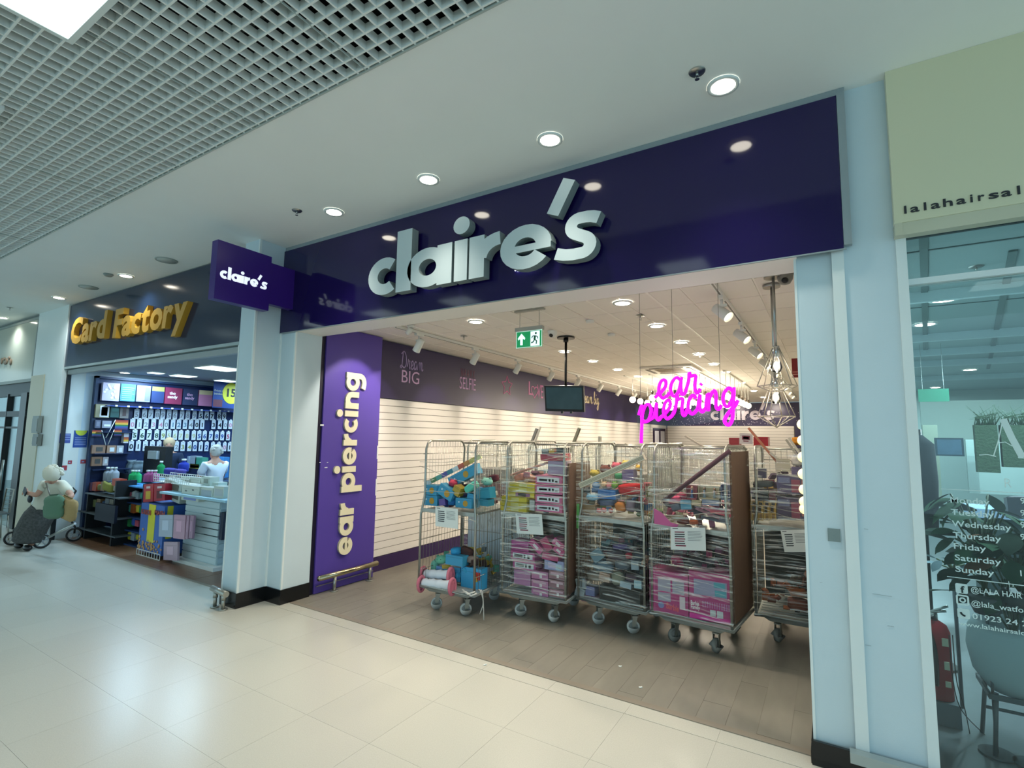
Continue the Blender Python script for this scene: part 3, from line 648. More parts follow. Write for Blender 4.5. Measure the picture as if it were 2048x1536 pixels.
light('POINT', (-.335, .81, 2.46), 3, WARM, size=.03); light('POINT', (-.372, 1.1, 2.22), 3, WARM, size=.03)
# red sounder and vanity bulbs by the right jamb
q = A(1600, 735, y=4.5); t = thing('alarm_sounder', 'red alarm unit with pale stripes hanging beside the right jamb', 'alarm', (q.x, 4.5, q.z-.14)); mk('casing', boxes((-.1, .12, -.04, .04, 0, .27)), pm('#8e1f1c'), t); mk('stripe', boxes((-.09, .12, -.043, -.04, .035, .045), (-.09, .12, -.043, -.04, .07, .08)), pm('#e59a8a'), t); mk('hanger', MB().cyl((0, 0, .27), (0, 0, Z_SHOP-q.z+.14), .012), M_STEEL, t)
vb = thing('vanity_mirror', 'mirror edge lined with round glowing bulbs behind the right jamb', 'mirror', (-.09, 1.25, 1.15))
mk('mirror_frame', boxes((-.11, -.08, 1.22, 1.75, 1.12, 2.2)), M_WP, vb, world=True); mk('stand', boxes((-.11, -.07, 1.3, 1.7, .0, 1.12)), M_WP, vb, world=True)
M_VB = mat('vanity_bulb_lit', '#ffffff', .4, emit='#fff08a', es=1.1)
for py_ in (849, 881, 914, 948, 979, 1003, 1018):
    q = A(1604+(py_-849)*.02, py_, y=1.2); mk('bulb', MB().ball((q.x+.008, q.y, q.z), .047 if py_ < 970 else .042, 14), M_VB, vb, world=True)
# bumper rail at the foot of the purple panel, and the one at the pillar
br = thing('bumper_rail', 'polished brass toned floor bumper rail in front of the purple panel', 'rail', (-5.15, .8, 0))
b = MB(); a0, a1 = Vector((-5.16, .33, .195)), Vector((-5.16, 1.24, .195)); b.cyl(a0, a1, .032, n=16); b.ball(a0, .032, 12, sc=(1, .5, 1)); b.ball(a1, .032, 12, sc=(1, .5, 1)); mk('rail_tube', b, mat('polished_metal', '#b3a98c', .2, metal=1), br, world=True)
for y in (.56, 1.12): b = MB(); b.cyl((-5.16, y, 0), (-5.16, y, .17), .02); b.cyl((-5.16, y, 0), (-5.16, y, .012), .05, n=16); mk('post', b, M_ZINC, br, world=True)
mk('guide_strip', boxes((-5.235, -5.225, .35, 1.24, .085, .095)), M_STEEL, br, world=True)
br = thing('bumper_rail', 'short grey floor bumper rail standing in front of the left pillar', 'rail', (-5.65, -.55, 0))
b = MB(); b.cyl((-5.84, -.53, .18), (-5.50, -.57, .18), .032, n=16); mk('rail_tube', b, M_ZINC, br, world=True)
for x in (-5.745, -5.585): b = MB(); b.cyl((x, -.545, 0), (x, -.545, .15), .019); b.cyl((x, -.545, 0), (x, -.545, .014), .045, n=16); b.tube([(x, -.545, .1), (x, -.545, .16)], [.026, .022], 10); mk('post', b, M_ZINC, br, world=True)
# ----- writing on the purple wall band
XW = XL+.0215
def wtxt(b, s, p0, p1, h, bold=0.0):
    a = A(*p0, x=XW); c = A(*p1, x=XW); txt(b, s, (XW, a.y, (a.z+c.z)/2), (0, 1, 0), ZP, h, N=(1, 0, 0), bold=bold, ext=.004, width=c.y-a.y)
def wcur(b, s, p0, p1, xh, w_):
    a = A(*p0, x=XW); c = A(*p1, x=XW); P_, wd = cur_paths(s); sc1 = (c.y-a.y)/wd
    for p in P_: b.ribbon([(u*sc1, v*xh) for u, v in p], w_, (XW, a.y, (a.z+c.z)/2), (0, 1, 0), ZP, (.004, 0, 0))
b = MB(); wcur(b, 'Dream', (801, 737), (846, 741), .13, .016); mk('wall_word', b, pm('#9a88b8'), None, 'thin script word Dream on the purple wall band', 'wall lettering')
b = MB(); wtxt(b, 'BIG', (803, 765), (838, 768), .27); mk('wall_word', b, pm('#cfa9d4'), None, 'pale block word BIG below the script word on the purple band', 'wall lettering')
b = MB(); wtxt(b, 'SELFIE', (919, 775), (951, 783), .30); mk('wall_word', b, pm('#b98fc4'), None, 'tall narrow word SELFIE on the purple wall band', 'wall lettering')
b = MB(); a = A(922, 752, x=XW)
for i, s in enumerate('NAAWX'): txt(b, s, (XW, a.y+i*.085, a.z), (0, 1, 0), ZP, .2, N=(1, 0, 0), ext=.004, width=.06)
mk('wall_word', b, pm('#6a2c50'), None, 'small dark red word above SELFIE on the purple band', 'wall lettering')
def star(b, cy, cz, r, w_): b.ribbon([((r if k % 2 == 0 else r*.5)*math.sin(k*PI/5), (r if k % 2 == 0 else r*.5)*math.cos(k*PI/5)) for k in range(10)], w_, (XW, cy, cz), (0, 1, 0), ZP, (.004, 0, 0), closed=True)
q = A(1014, 772, x=XW); b = MB(); star(b, q.y, q.z, .2, .022); mk('wall_star', b, pm('#b8478c'), None, 'pink outlined star on the purple wall band', 'wall lettering')
b = MB(); wtxt(b, 'L', (1057, 789), (1066, 791), .42); wtxt(b, 'VE', (1074, 795), (1086, 797), .42); q = A(1069, 783, x=XW)
b.ribbon([(.14*math.sin(t_)**3*1.1, .008*(13*math.cos(t_)-5*math.cos(2*t_)-2*math.cos(3*t_)-math.cos(4*t_))*1.1) for t_ in [k*2*PI/24 for k in range(24)]], .022, (XW, q.y, q.z), (0, 1, 0), ZP, (.004, 0, 0), closed=True); mk('wall_word', b, pm('#c06aa6'), None, 'pink word LOVE with a heart for its O on the purple band', 'wall lettering')
b = MB(); wcur(b, 'dream big', (1160, 802), (1198, 811), .17, .035); mk('wall_word', b, pm('#d8c9a8'), None, 'cream script words dream big on the purple band behind the screen', 'wall lettering')
# ============================================================= ROLL CAGES
CW, CD, CH = .74, .84, 1.83
def castor(par, x, y, ang, tyre):
    c = thing('castor', None, None, (x, y, 0), ang); c.parent = par
    w_ = MB(); w_.tube([(-.017, 0, .064), (.017, 0, .064)], .046, 18); mk('wheel_hub', w_, pm('#8d8f8c'), c)
    w_ = MB(); n = 20
    w_.tube([(-.019, 0, .064), (-.019, 0, .0640001), (.019, 0, .064), (.019, 0, .0640001)], [.046, .06, .062, .046], n, cap=False); mk('tyre', w_, tyre, c)
    f = MB()
    for s in (-1, 1): f.prism([(-.018, .055), (.018, .055), (.038, .165), (-.01, .165)], (s*.024, 0, 0), (0, 1, 0), ZP, (.003*s, 0, 0))
    f.bb(-.03, .03, -.015, .045, .160, .170); f.cyl((-.03, 0, .064), (.03, 0, .064), .009, n=8); f.cyl((0, .015, .168), (0, .015, .195), .022, n=10); mk('fork', f, M_ZINC, c)
def ublock(pts, r, mb): mb.tube(pts, r, 8)
def make_cage(label, loc, rz, tyre=None, angs=(.4, -.3, 1, 0), rearonly=False):
    tyre = tyre or M_RUBBER
    t = thing('roll_cage', label, 'roll cage', loc, rz, group='wheeled wire roll cages'); W, D = CW/2, CD/2
    dm = MB(); dm.bb(-W, W, -D, D, .245, .262); dm.tube([(-W, -D, .25), (W, -D, .25), (W, D, .25), (-W, D, .25)], .014, 8, closed=True)
    for i in range(9): dm.bb(-W+.04, W-.04, -D+.06+i*.085, -D+.085+i*.085, .262, .268)
    mk('deck', dm, M_ZINCD, t)
    # pressed under-frame tapering towards the castors
    v0 = [(-W+.05, -D+.03, .245), (W-.05, -D+.03, .245), (W-.05, D-.03, .245), (-W+.05, D-.03, .245)]; v1 = [(-W+.12, -D+.06, .195), (W-.12, -D+.06, .195), (W-.12, D-.06, .195), (-W+.12, D-.06, .195)]
    um = MB(); um.add(v0+v1, [(0, 1, 5, 4), (1, 2, 6, 5), (2, 3, 7, 6), (3, 0, 4, 7), (4, 5, 6, 7)]); mk('under_frame', um, M_ZINCD, t)
    for k, (x, y) in enumerate(((-.19, -.30), (.19, -.30), (-.19, .30), (.19, .30))): castor(t, x, y, angs[k], tyre)
    for s in (-1, 1):
        X = s*(W-.012); fr = MB()
        pts = [(X, -D+.01, .255), (X, -D+.01, 1.02), (X-s*.03, -D+.03, 1.22), (X-s*.03, -D+.03, 1.74), (X-s*.03, -D+.06, 1.80), (X-s*.03, -D+.12, 1.83), (X-s*.03, D-.12, 1.83), (X-s*.03, D-.06, 1.80), (X-s*.03, D-.03, 1.74), (X, D-.01, 1.1), (X, D-.01, .255)]
        fr.tube(pts, .0125, 8); mk('side_frame', fr, M_ZINC, t)
        ms = MB()
        for z in (.42, .74, 1.06, 1.38, 1.68): ms.cyl((X-s*.01, -D+.01, z), (X-s*.01, D-.01, z), .0035, n=5)
        for i in range(1, 15): ms.cyl((X-s*.012, -D+i*CD/15, .27), (X-s*.022, -D+i*CD/15, 1.82), .0026, n=4)
        mk('side_mesh', ms, M_ZINC, t)
    ms = MB()
    for z in (.42, .74, 1.06, 1.38, 1.68): ms.cyl((-W+.01, D-.02, z), (W-.01, D-.02, z), .0035, n=5)
    for i in range(1, 13): ms.cyl((-W+i*CW/13, D-.022, .27), (-W+i*CW/13, D-.022, 1.80), .0026, n=4)
    ms.tube([(-W+.03, D-.02, 1.80), (W-.03, D-.02, 1.80)], .011, 7); mk('back_mesh', ms, M_ZINC, t)
    sh = MB(); sh.bb(-W+.03, W-.03, -D+.02, D-.03, 1.06, 1.075); sh.bb(-W+.03, W-.03, -D+.01, -D+.02, 1.045, 1.085); mk('shelf', sh, M_ZINCD, t)
    return t
def wrap(t, z0, z1, front=True, side=True, left=False, seed=1, m=None):
    random.seed(seed); W, D = CW/2+.006, CD/2+.012; b = MB(); nx, nz = 15, 36
    def sheet(P0, U, N, L):
        vs = []; fs = []
        ph = [random.uniform(0, 6) for _ in range(nz+1)]
        for j in range(nz+1):
            z = z0+(z1-z0)*j/nz
            for i in range(nx+1):
                u = i/nx; e = math.sin(PI*u); d = (-.028*e+.006*math.sin(9*u+ph[j])*e+.004*random.uniform(-1, 1)*e)*(1 if j % 3 else 1.3)
                q = Vector(P0)+Vector(U)*(L*u)+Vector(N)*d; vs.append((q.x, q.y, z+random.uniform(-.012, .012)*(0 < j < nz)))
        for j in range(nz):
            for i in range(nx): a = j*(nx+1)+i; fs.append((a, a+1, a+nx+2, a+nx+1))
        b.add(vs, fs, 0, True)
    if front: sheet((-W, -D, 0), (1, 0, 0), (0, -1, 0), 2*W)
    if side: sheet((W, -D, 0), (0, 1, 0), (1, 0, 0), 2*D)
    if left: sheet((-W, D, 0), (0, -1, 0), (-1, 0, 0), 2*D)
    mk('stretch_wrap', b, m or M_FILM, t)
    # tight ropey strands of gathered film
    s = MB()
    for k in range(4):
        za, zb = random.uniform(z0+.1, z1-.1), 0; zb = za+random.uniform(-.22, .22); zb = min(max(zb, z0), z1)
        pts = [(-W+2*W*u, -D-.006+.012*math.sin(PI*u), za+(zb-za)*u+.01*math.sin(7*u+k)) for u in [i/8 for i in range(9)]]
        s.tube(pts, [random.uniform(.0016, .005) for _ in pts], 5)
    props(mk('film_strand', s, mat('film_strand', '#cfcdc0', .2, alpha=.5), t), kind='stuff')
cages = [
 make_cage('leftmost roll cage, unwrapped front, with blue and yellow boxes on its shelf', (-3.56, 1.07, 0), .06, angs=(-1.0, -.75, -.3, -1)),
 make_cage('second roll cage from the left, with yellow boxes and labelled pink boxes', (-2.70, 1.41, 0), .09, angs=(-.9, -.6, -.2, -1)),
 make_cage('third roll cage from the left, white pole across it, black box below', (-1.86, 1.61, 0), -.10, angs=(-.8, -.9, -.3, -.2)),
 make_cage('fourth roll cage from the left, wrapped, with large pink toy boxes below', (-1.09, 1.585, 0), -.10, M_RUBBER2, angs=(-.5, -.1, -.5, 0)),
 make_cage('rightmost roll cage, wrapped, partly hidden by the right pillar', (-.30, 2.16, 0), .02, M_RUBBER2, angs=(-.3, -.8, 0, 0))]
wrap(cages[0], .9, 1.80, front=False, side=True, seed=5, m=M_FILM2); wrap(cages[1], .28, 1.80, seed=2); wrap(cages[2], .28, 1.80, seed=3, left=True)
wrap(cages[3], .25, 1.82, seed=4, left=True); wrap(cages[4], .25, 1.82, seed=8, left=True)
bc = [make_cage('roll cage in the second row behind the %s cage' % s, (x, y, 0), r) for s, x, y, r in (('leftmost', -3.92, 2.35, .03), ('second', -3.08, 2.60, -.04), ('third', -2.2, 2.75, .03), ('fourth', -1.32, 2.85, 0))]
for k, c in enumerate(bc): wrap(c, .3, 1.8, seed=20+k)
for k, c in enumerate(bc[:3]):
    random.seed(40+k); p = c.location
    for j in range(5):
        h = .18; col = random.choice(['#6f4b52', '#74706c', '#7d6a4e', '#5a6f7c', '#8a5a66']); b = MB(); z = .275+j*.185 if j < 3 else 1.08+(j-3)*.185
        b.bb(p.x-.28, p.x+.22, p.y-.3, p.y+.25, z, z+.18); mk('storage_carton', b, pm(col), None, 'dim carton in the back row cage behind the %s cage, %s from the bottom' % (['leftmost', 'second', 'third'][k], ORD[j]), 'box')
# white sheet boards stored low behind the leftmost cage
mk('leaning_board', boxes((-3.90, -3.02, 1.54, 1.56, .05, 1.06)), pm('#c9d6dc'), None, 'pale blue grey board standing between the first two cages', 'board')
# cardboard on the right sides
for x, y0, y1, z0, z1, s, rz in ((-2.315, 1.10, 1.8, .3, 1.62, 'second', .09), (-.705, 1.24, 1.9, .28, 1.78, 'fourth', -.10)):
    b = MB(); b.box((0, 0, 0), (.018, y1-y0, z1-z0)); mk('cardboard_sheet', b, M_CARD, None, 'brown cardboard sheet strapped inside the right side of the %s cage' % s, 'cardboard', loc=(x-.03, (y0+y1)/2, (z0+z1)/2), rz=rz)

# ------------------------------------------------------------- goods in the cages
def rect(px0, py0, px1, py1, y):
    cy = (py0+py1)/2; cx = (px0+px1)/2
    a, b = A(px0, cy, y=y), A(px1, cy, y=y); t_, l_ = A(cx, py0, y=y), A(cx, py1, y=y); return (a.x+b.x)/2, (t_.z+l_.z)/2, b.x-a.x, t_.z-l_.z
def item(name, label, cat, R4, y, col, dep=.12, roll=0, kind='box', prints=(), group=None, yaw=0, rough=.4):
    x, z, w_, h = rect(*R4, y); rot = RZ(yaw)@RY(-math.radians(roll)); t = thing(name, label, cat, (x, y+dep/2, z-h/2), group=group); c = Vector((0, 0, h/2)); b = MB()
    if kind == 'box':
        b.box(c, (w_, dep, h), R=rot); body = mk('carton_body', b, pm(col, rough), t)
        e = MB(); e.box(c+rot@Vector((0, 0, h/2+.001)), (w_*.96, dep*.96, .002), R=rot); e.box(c+rot@Vector((0, -dep/2-.0005, h*.3)), (w_*.9, .001, .004), R=rot); mk('lid', e, pm(shade(col, .82), rough), t)
    elif kind == 'bottle':
        b.lathe([(0, 0), (w_*.48, h*.01), (w_*.5, h*.08), (w_*.5, h*.55), (w_*.42, h*.66), (w_*.18, h*.76), (w_*.16, h*.88)], n=14); mk('bottle_body', b, pm(col, 15), t); mk('cap', MB().cyl((0, 0, h*.86), (0, 0, h), w_*.22, n=10), pm('#d8dcd8'), t)
    elif kind == 'vase':
        b.lathe([(0, 0), (w_*.35, 0), (w_*.5, h*.35), (w_*.42, h*.7), (w_*.3, h*.85), (w_*.42, h), (w_*.38, h*.99), (w_*.25, h*.85)], n=16); mk('vase_body', b, M_VASE, t); mk('rim', MB().lathe([(w_*.41, h*.985), (w_*.43, h), (w_*.40, h*1.01)], n=16), pm('#b9c6cc', 20), t)
    elif kind == 'bag':
        n, m = 12, 10; vs = []; fs = []; random.seed(int(R4[0]*7+R4[1]))
        for i in range(m+1):
            v = i/m*2-1
            for j in range(n):
                a = 2*PI*j/n; rr = (1-abs(v)**5)**.5 if abs(v) < 1 else 0; k = 1+random.uniform(-.07, .07)
                vs.append(c+rot@Vector((w_/2*math.copysign(abs(math.cos(a))**.6, math.cos(a))*(.55+.45*rr)*k, dep/2*math.sin(a)*rr*k, v*h/2)))
        for i in range(m):
            for j in range(n): fs.append((i*n+j, i*n+(j+1) % n, (i+1)*n+(j+1) % n, (i+1)*n+j))
        fs += [tuple(range(n))[::-1], tuple(m*n+j for j in range(n))]; b.add(vs, fs, 0, True); mk('pouch', b, pm(col, 25), t)
        e = MB(); e.box(c+rot@Vector((0, 0, h*.49)), (w_*.5, dep*.12, h*.07), R=rot); mk('seal', e, pm(shade(col, .8), 30), t)
    else:
        b.ball(c, .5, 14, sc=(w_, dep, h), R=rot); mk('plush_body', b, pm(col, 80), t)
        e = MB()
        for s in (-1, 1): e.ball(c+rot@Vector((s*w_*.3, 0, h*.42)), .5, 8, sc=(w_*.26, dep*.3, h*.3))
        mk('ear', e, pm(shade(col, .85), 80), t)
        e = MB()
        for s in (-1, 1): e.ball(c+rot@Vector((s*w_*.14, -dep*.46, h*.08)), .5, 6, sc=(w_*.07, dep*.1, h*.09))
        mk('eye', e, M_BLACK, t)
    for u0, u1, v0, v1, pc in prints:
        e = MB(); e.box(c+rot@Vector(((u0+u1)/2*w_, -dep/2-.0012, (v0+v1)/2*h)), ((u1-u0)*w_, .002, (v1-v0)*h), R=rot); mk('printed_panel', e, pm(pc), t)
    return t
M_VASE = mat('tinted_glass', '#93a8b3', .08, alpha=.55)
def shade(col, k): return '#%02x%02x%02x' % tuple(min(255, int(int(col[i:i+2], 16)*k)) for i in (1, 3, 5))
def spot_print(t, u, v, r, w_, h, dep, col, roll):
    rot = RY(-math.radians(roll)); e = MB(); e.prism([(u*w_+r*math.cos(a*PI/8), v*h+r*math.sin(a*PI/8)) for a in range(16)], Vector((0, 0, h/2))+rot@Vector((0, -dep/2-.001, 0)), rot@Vector((1, 0, 0)), rot@Vector((0, 0, 1)), (0, -.002, 0)); mk('printed_spot', e, pm(col), t)
def bluebox(R4, y, label, roll=0, dep=.16):
    t = item('toy_box', label, 'box', R4, y, '#3f9cc4', dep, roll); x, z, w_, h = rect(*R4, y); spot_print(t, .12, -.02, min(h*.32, .04), w_, h, dep, '#c9982c', roll)
    spot_print(t, -.28, .1, h*.09, w_, h, dep, '#dcebf2', roll)
y1 = .735
bluebox((848, 971, 873, 990), y1, 'blue box with yellow spot, left end of leftmost cage shelf, upper one')
bluebox((847, 991, 874, 1011), y1, 'blue box with yellow spot, left end of leftmost cage shelf, lower one')
bluebox((876, 974, 906, 996), y1-.02, 'tilted sky blue box with a yellow spot lying on the leftmost cage shelf', -25, .1)
bluebox((911, 997, 943, 1016), y1, 'sky blue box with a yellow spot at the front middle of the leftmost cage shelf')
bluebox((896, 941, 955, 962), y1+.12, 'long blue box with yellow spot tilted up in the leftmost cage', 26, .1)
cols = ['#c5cfd3', '#6f9b6c', '#6fb3a5', '#5d5aa0', '#4f8c9c', '#d6dbdc', '#c9604a', '#d99152', '#d8c46a', '#cfd6a0']
a0, a1 = A(852, 968, y=y1+.10), A(962, 912, y=y1+.3); t = thing('display_strip', 'long rainbow coloured display strip leaning diagonally across the leftmost cage', 'display strip', a0)
for i, c in enumerate(cols):
    p, q = a0.lerp(a1, i/10), a0.lerp(a1, (i+1)/10); d = (q-p); b = MB(); b.box((p+q)/2-a0, (d.length*.98, .04, .05), R=d.to_track_quat('X', 'Z').to_matrix()); mk('colour_block', b, pm(c), t)
for R4, col, kd, rl, dy, lb, nm in [
 ((924, 967, 950, 984), '#63c9b6', 'bag', 32, 0, 'mint green pouch tilted on the leftmost cage shelf', 'pouch'),
 ((951, 976, 979, 998), '#2f8fa8', 'box', 8, .05, 'teal box at the right end of the leftmost cage shelf', 'toy_box'),
 ((893, 960, 907, 975), '#c8465e', 'ball', 0, .04, 'small pink plush toy on the leftmost cage shelf', 'plush_toy'),
 ((905, 973, 919, 991), '#b79a35', 'box', -25, -.01, 'small mustard box tilted in the leftmost cage', 'toy_box'),
 ((915, 978, 933, 995), '#5c4a6c', 'bag', 20, .08, 'dark purple bag in the leftmost cage shelf heap', 'bag'),
 ((958, 956, 978, 972), '#8fc9b7', 'ball', 0, .1, 'pale mint plush at the right of the leftmost cage shelf', 'plush_toy'),
 ((930, 962, 945, 974), '#c7b3ae', 'ball', 0, .12, 'beige plush behind the mint pouch in the leftmost cage', 'plush_toy'),
 ((934, 988, 950, 1004), '#3da0cb', 'box', -10, .03, 'small blue box right of the mint pouch in the leftmost cage', 'toy_box'),
 ((878, 998, 890, 1011), '#7258a3', 'box', 10, 0, 'small violet box low on the leftmost cage shelf', 'toy_box'),
 ((892, 999, 908, 1012), '#2f6fa8', 'bag', 0, 0, 'small dark blue bag low on the leftmost cage shelf', 'bag'),
 ((956, 999, 976, 1012), '#2b7f97', 'box', 0, .02, 'dark teal box low at the right of the leftmost cage shelf', 'toy_box'),
 ((970, 950, 990, 965), '#5b2f3a', 'bag', 10, .25, 'dark red bag at the back of the leftmost cage shelf', 'bag'),
 ((891, 1111, 925, 1131), '#3f9cc4', 'box', 0, .05, 'sky blue and yellow box on top of the bottom heap of the leftmost cage', 'toy_box'),
 ((898, 1096, 914, 1111), '#3a9ed0', 'bag', 10, .08, 'bright blue bag topping the bottom heap of the leftmost cage', 'bag'),
 ((916, 1096, 938, 1114), '#4a3433', 'bag', -15, .14, 'dark brown bag behind the blue bag at the bottom of the leftmost cage', 'bag'),
 ((930, 1114, 948, 1128), '#8a7a72', 'bag', 0, .12, 'grey brown bag right of the blue and yellow box in the leftmost cage', 'bag'),
 ((865, 1112, 890, 1130), '#74bfa2', 'ball', 12, .1, 'mint green plush at the bottom left of the leftmost cage', 'plush_toy'),
 ((858, 1122, 872, 1150), '#7cc0aa', 'bag', 0, .14, 'mint wrapper standing at the bottom left of the leftmost cage', 'bag'),
 ((872, 1133, 886, 1158), '#6b94c4', 'box', 0, .12, 'slim blue carton, first of the row at the bottom of the leftmost cage', 'toy_box'),
 ((887, 1134, 902, 1160), '#59a5cf', 'box', 0, .12, 'slim blue carton, second of the row at the bottom of the leftmost cage', 'toy_box'),
 ((903, 1135, 920, 1163), '#4fa8d2', 'box', 0, .12, 'slim blue carton, third of the row at the bottom of the leftmost cage', 'toy_box'),
 ((922, 1136, 962, 1177), '#3d9fce', 'box', 0, .10, 'large blue display carton at the bottom right of the leftmost cage', 'toy_box'),
 ((945, 1118, 965, 1135), '#b79a35', 'box', 12, .3, 'mustard carton at the bottom back of the leftmost cage', 'toy_box'),
 ]: item(nm, lb, nm.split('_')[-1], R4, y1+dy, col, .12, rl, kd)
x, z, w_, h = rect(948, 1145, 960, 1160, y1+.095); mk('red_window', boxes((x-w_/2, x+w_/2, y1+.09, y1+.098, z-h/2, z+h/2)), pm('#b3302a'), None, 'red toy showing in the window of the large blue carton', 'toy')
for k, (c0, c1, yy, lb) in enumerate([((846, 1166), (908, 1172), .70, 'front'), ((850, 1148), (905, 1150), .80, 'rear')]):
    p, q = A(*c0, y=yy), A(*c1, y=yy); t = thing('plush_roll', 'white plush roll with frilly pink ends at the bottom of the leftmost cage, %s one' % lb, 'plush', p); d = q-p; b = MB()
    b.tube([d*(i/12) for i in range(13)], [.05+.006*math.sin(i*2.1) for i in range(13)], 14); mk('roll_body', b, pm('#d9dfe6', 85), t)
    for s, cc in ((0, Vector((0, 0, 0))), (1, d)):
        b = MB(); n = 24; vs = [cc+Vector((.02*(1 if s else -1), -.03, 0))]+[cc+Vector((.012*math.sin(j*2.0), -.03+(.078+.012*math.cos(j*PI/2))*math.cos(2*PI*j/n)*.55, (.078+.012*math.cos(j*PI/2))*math.sin(2*PI*j/n))) for j in range(n)]
        b.add(vs, [(0, 1+j, 1+(j+1) % n) for j in range(n)], 0, True); b.tube([cc+Vector((0, -.03+.05*math.cos(2*PI*j/n), .08*math.sin(2*PI*j/n))) for j in range(n)], .018, 7, closed=True); mk('pink_frill', b, pm('#d9788a', 80), t)
p = A(925, 1185, y=.66); b = MB(); b.tube([p, p+Vector((.06, -.02, .02)), p+Vector((.12, -.01, -.01)), p+Vector((.18, 0, .02))], .009, 7); b.tube([p+Vector((0, 0, .03)), p+Vector((.08, -.02, 0)), p+Vector((.16, 0, .035))], .008, 7); mk('white_ribbon', b, pm('#d8d5cc'), None, 'loose white strap lying at the front edge of the leftmost cage deck', 'strap')
p = A(966, 1176, y=.80); b = MB()
for s in (0, 1): b.tube(crom([(p.x+.02*s, p.y-.09, p.z), (p.x+.05+.02*s, p.y-.12, p.z+.01), (p.x+.09, p.y-.12, p.z-.1), (p.x+.05+.05*s, p.y-.12, p.z-.22-.05*s)], 4), .006, 6)
mk('cord', b, pm('#b9b9b2'), cages[0], world=True)
# second cage
y2 = 1.07
YL = [((1001, 1014, 1053, 1023), 'bottom'), ((1001, 1004, 1053, 1013), 'second'), ((1003, 994, 1053, 1003), 'third'), ((1016, 985, 1068, 994), 'fourth'), ((1017, 975, 1069, 984), 'fifth'), ((1019, 966, 1069, 974), 'top')]
for i, (R4, s) in enumerate(YL): item('yellow_box', 'flat yellow box in the yellow stack of the second cage, %s one%s' % (s, ' counting up' if i in (1, 2, 3, 4) else ''), 'box', R4, y2, '#dcc516', .2, 0, prints=[(-.1, .2, -.35, .35, '#d9d27a')]+([(-.2, .35, -.4, .4, '#8c4a72')] if i == 3 else []))
PB = [(1009, 1024), (991, 1007), (971, 988), (952, 969)]
for i, (a, b_) in enumerate(PB):
    item('pink_box', 'pink box with a white label on the second cage shelf, %s' % ['bottom one', 'second from the bottom', 'third from the bottom', 'top one'][i], 'box', (1071, a, 1124, b_), y2-.01, '#cf5f8e', .24, 0, prints=[(-.44, .40, -.30, .30, '#dfe0e6'), (-.36, -.05, -.12, .12, '#6c8aa0'), (.0, .08, -.16, .16, '#3b3f47'), (.13, .2, -.16, .16, '#3b3f47'), (.25, .34, -.2, -.02, '#3b3f47')])
for R4, col, kd, rl, dy, lb, nm in [
 ((1096, 923, 1130, 950), '#a48fae', 'box', 0, .02, 'lilac box standing on the pink stack in the second cage', 'toy_box'),
 ((1081, 908, 1128, 922), '#b5324a', 'box', 3, .04, 'red tray box near the top of the second cage', 'toy_box'),
 ((1059, 1001, 1069, 1021), '#d0cfca', 'box', 0, .02, 'narrow white carton between the yellow and pink stacks', 'toy_box'),
 ((1024, 948, 1045, 964), '#c98a7c', 'bag', 20, .08, 'peach bag above the yellow stack, left one', 'bag'), ((1044, 950, 1070, 965), '#cf9c86', 'bag', -10, .1, 'peach bag above the yellow stack, right one', 'bag'),
 ((1022, 1104, 1069, 1121), '#b83a86', 'box', 0, 0, 'magenta box with a white label low in the second cage, upper of two', 'toy_box'),
 ((1026, 1123, 1071, 1140), '#b8388a', 'box', 0, 0, 'magenta box with a white label low in the second cage, lower of two', 'toy_box'),
 ((1023, 1082, 1057, 1091), '#b43c90', 'box', 0, .01, 'flat magenta box at the left in the second cage, top one', 'toy_box'),
 ((1023, 1092, 1057, 1102), '#a93a84', 'box', 0, .01, 'flat magenta box at the left in the second cage, below the top one', 'toy_box'),
 ((1057, 1086, 1086, 1100), '#c13482', 'box', -38, -.01, 'tilted magenta box low in the second cage, leftmost of the tilted ones', 'toy_box'),
 ((1080, 1080, 1104, 1098), '#b92f68', 'box', -55, .03, 'steeply tilted red pink box in the middle low in the second cage', 'toy_box'),
 ((1104, 1082, 1128, 1096), '#bd3a80', 'box', -35, .02, 'tilted magenta box low in the second cage, upper right one', 'toy_box'),
 ((1084, 1108, 1116, 1122), '#b53a74', 'box', -8, .0, 'magenta box lying right of the labelled ones in the second cage', 'toy_box'),
 ((1106, 1096, 1128, 1108), '#c23a7c', 'box', -30, .01, 'tilted magenta box low in the second cage, lower right one', 'toy_box'),
 ((1028, 1141, 1061, 1170), '#b87aa8', 'box', 0, .02, 'pink patterned carton at the bottom left of the second cage', 'toy_box'),
 ((1089, 1122, 1127, 1141), '#9a9fcb', 'box', 0, 0, 'lilac and blue picture box low at the right in the second cage', 'toy_box')]:
    item(nm, lb, nm.split('_')[-1], R4, y2+dy, col, .16, rl, kd, prints=([(-.42, .42, -.3, .3, '#d5dbe0'), (-.35, 0, -.15, .15, '#6f93a6'), (.05, .12, -.2, .2, '#444'+'a50'), (.2, .3, -.2, .2, '#444a50')] if 'white label low' in lb else [(-.2, .2, -.2, .2, '#e4d3dd')] if 'tilted magenta' in lb else [(-.3, .1, -.3, .3, '#c7b8dc'), (.1, .4, -.4, .2, '#b5d0e2')] if 'picture' in lb else []))
for r in range(3):
    for c in range(2):
        X0, X1 = ((1063, 1096), (1098, 1129))[c]; y0_ = (1143, 1161, 1179)[r]
        item('clear_pack', 'clear pack with %s contents at the bottom of the second cage, %s row' % (('pink', 'brownish')[c], ('top', 'middle', 'bottom')[r]), 'pack', (X0, y0_, X1, y0_+16), y2-.02, ('#b86f9c', '#8f6470')[c], .14, 0, prints=[(-.4, .4, .1, .35, '#caa3b4'), (.0, .14, -.3, .1, '#ddd3d6')])
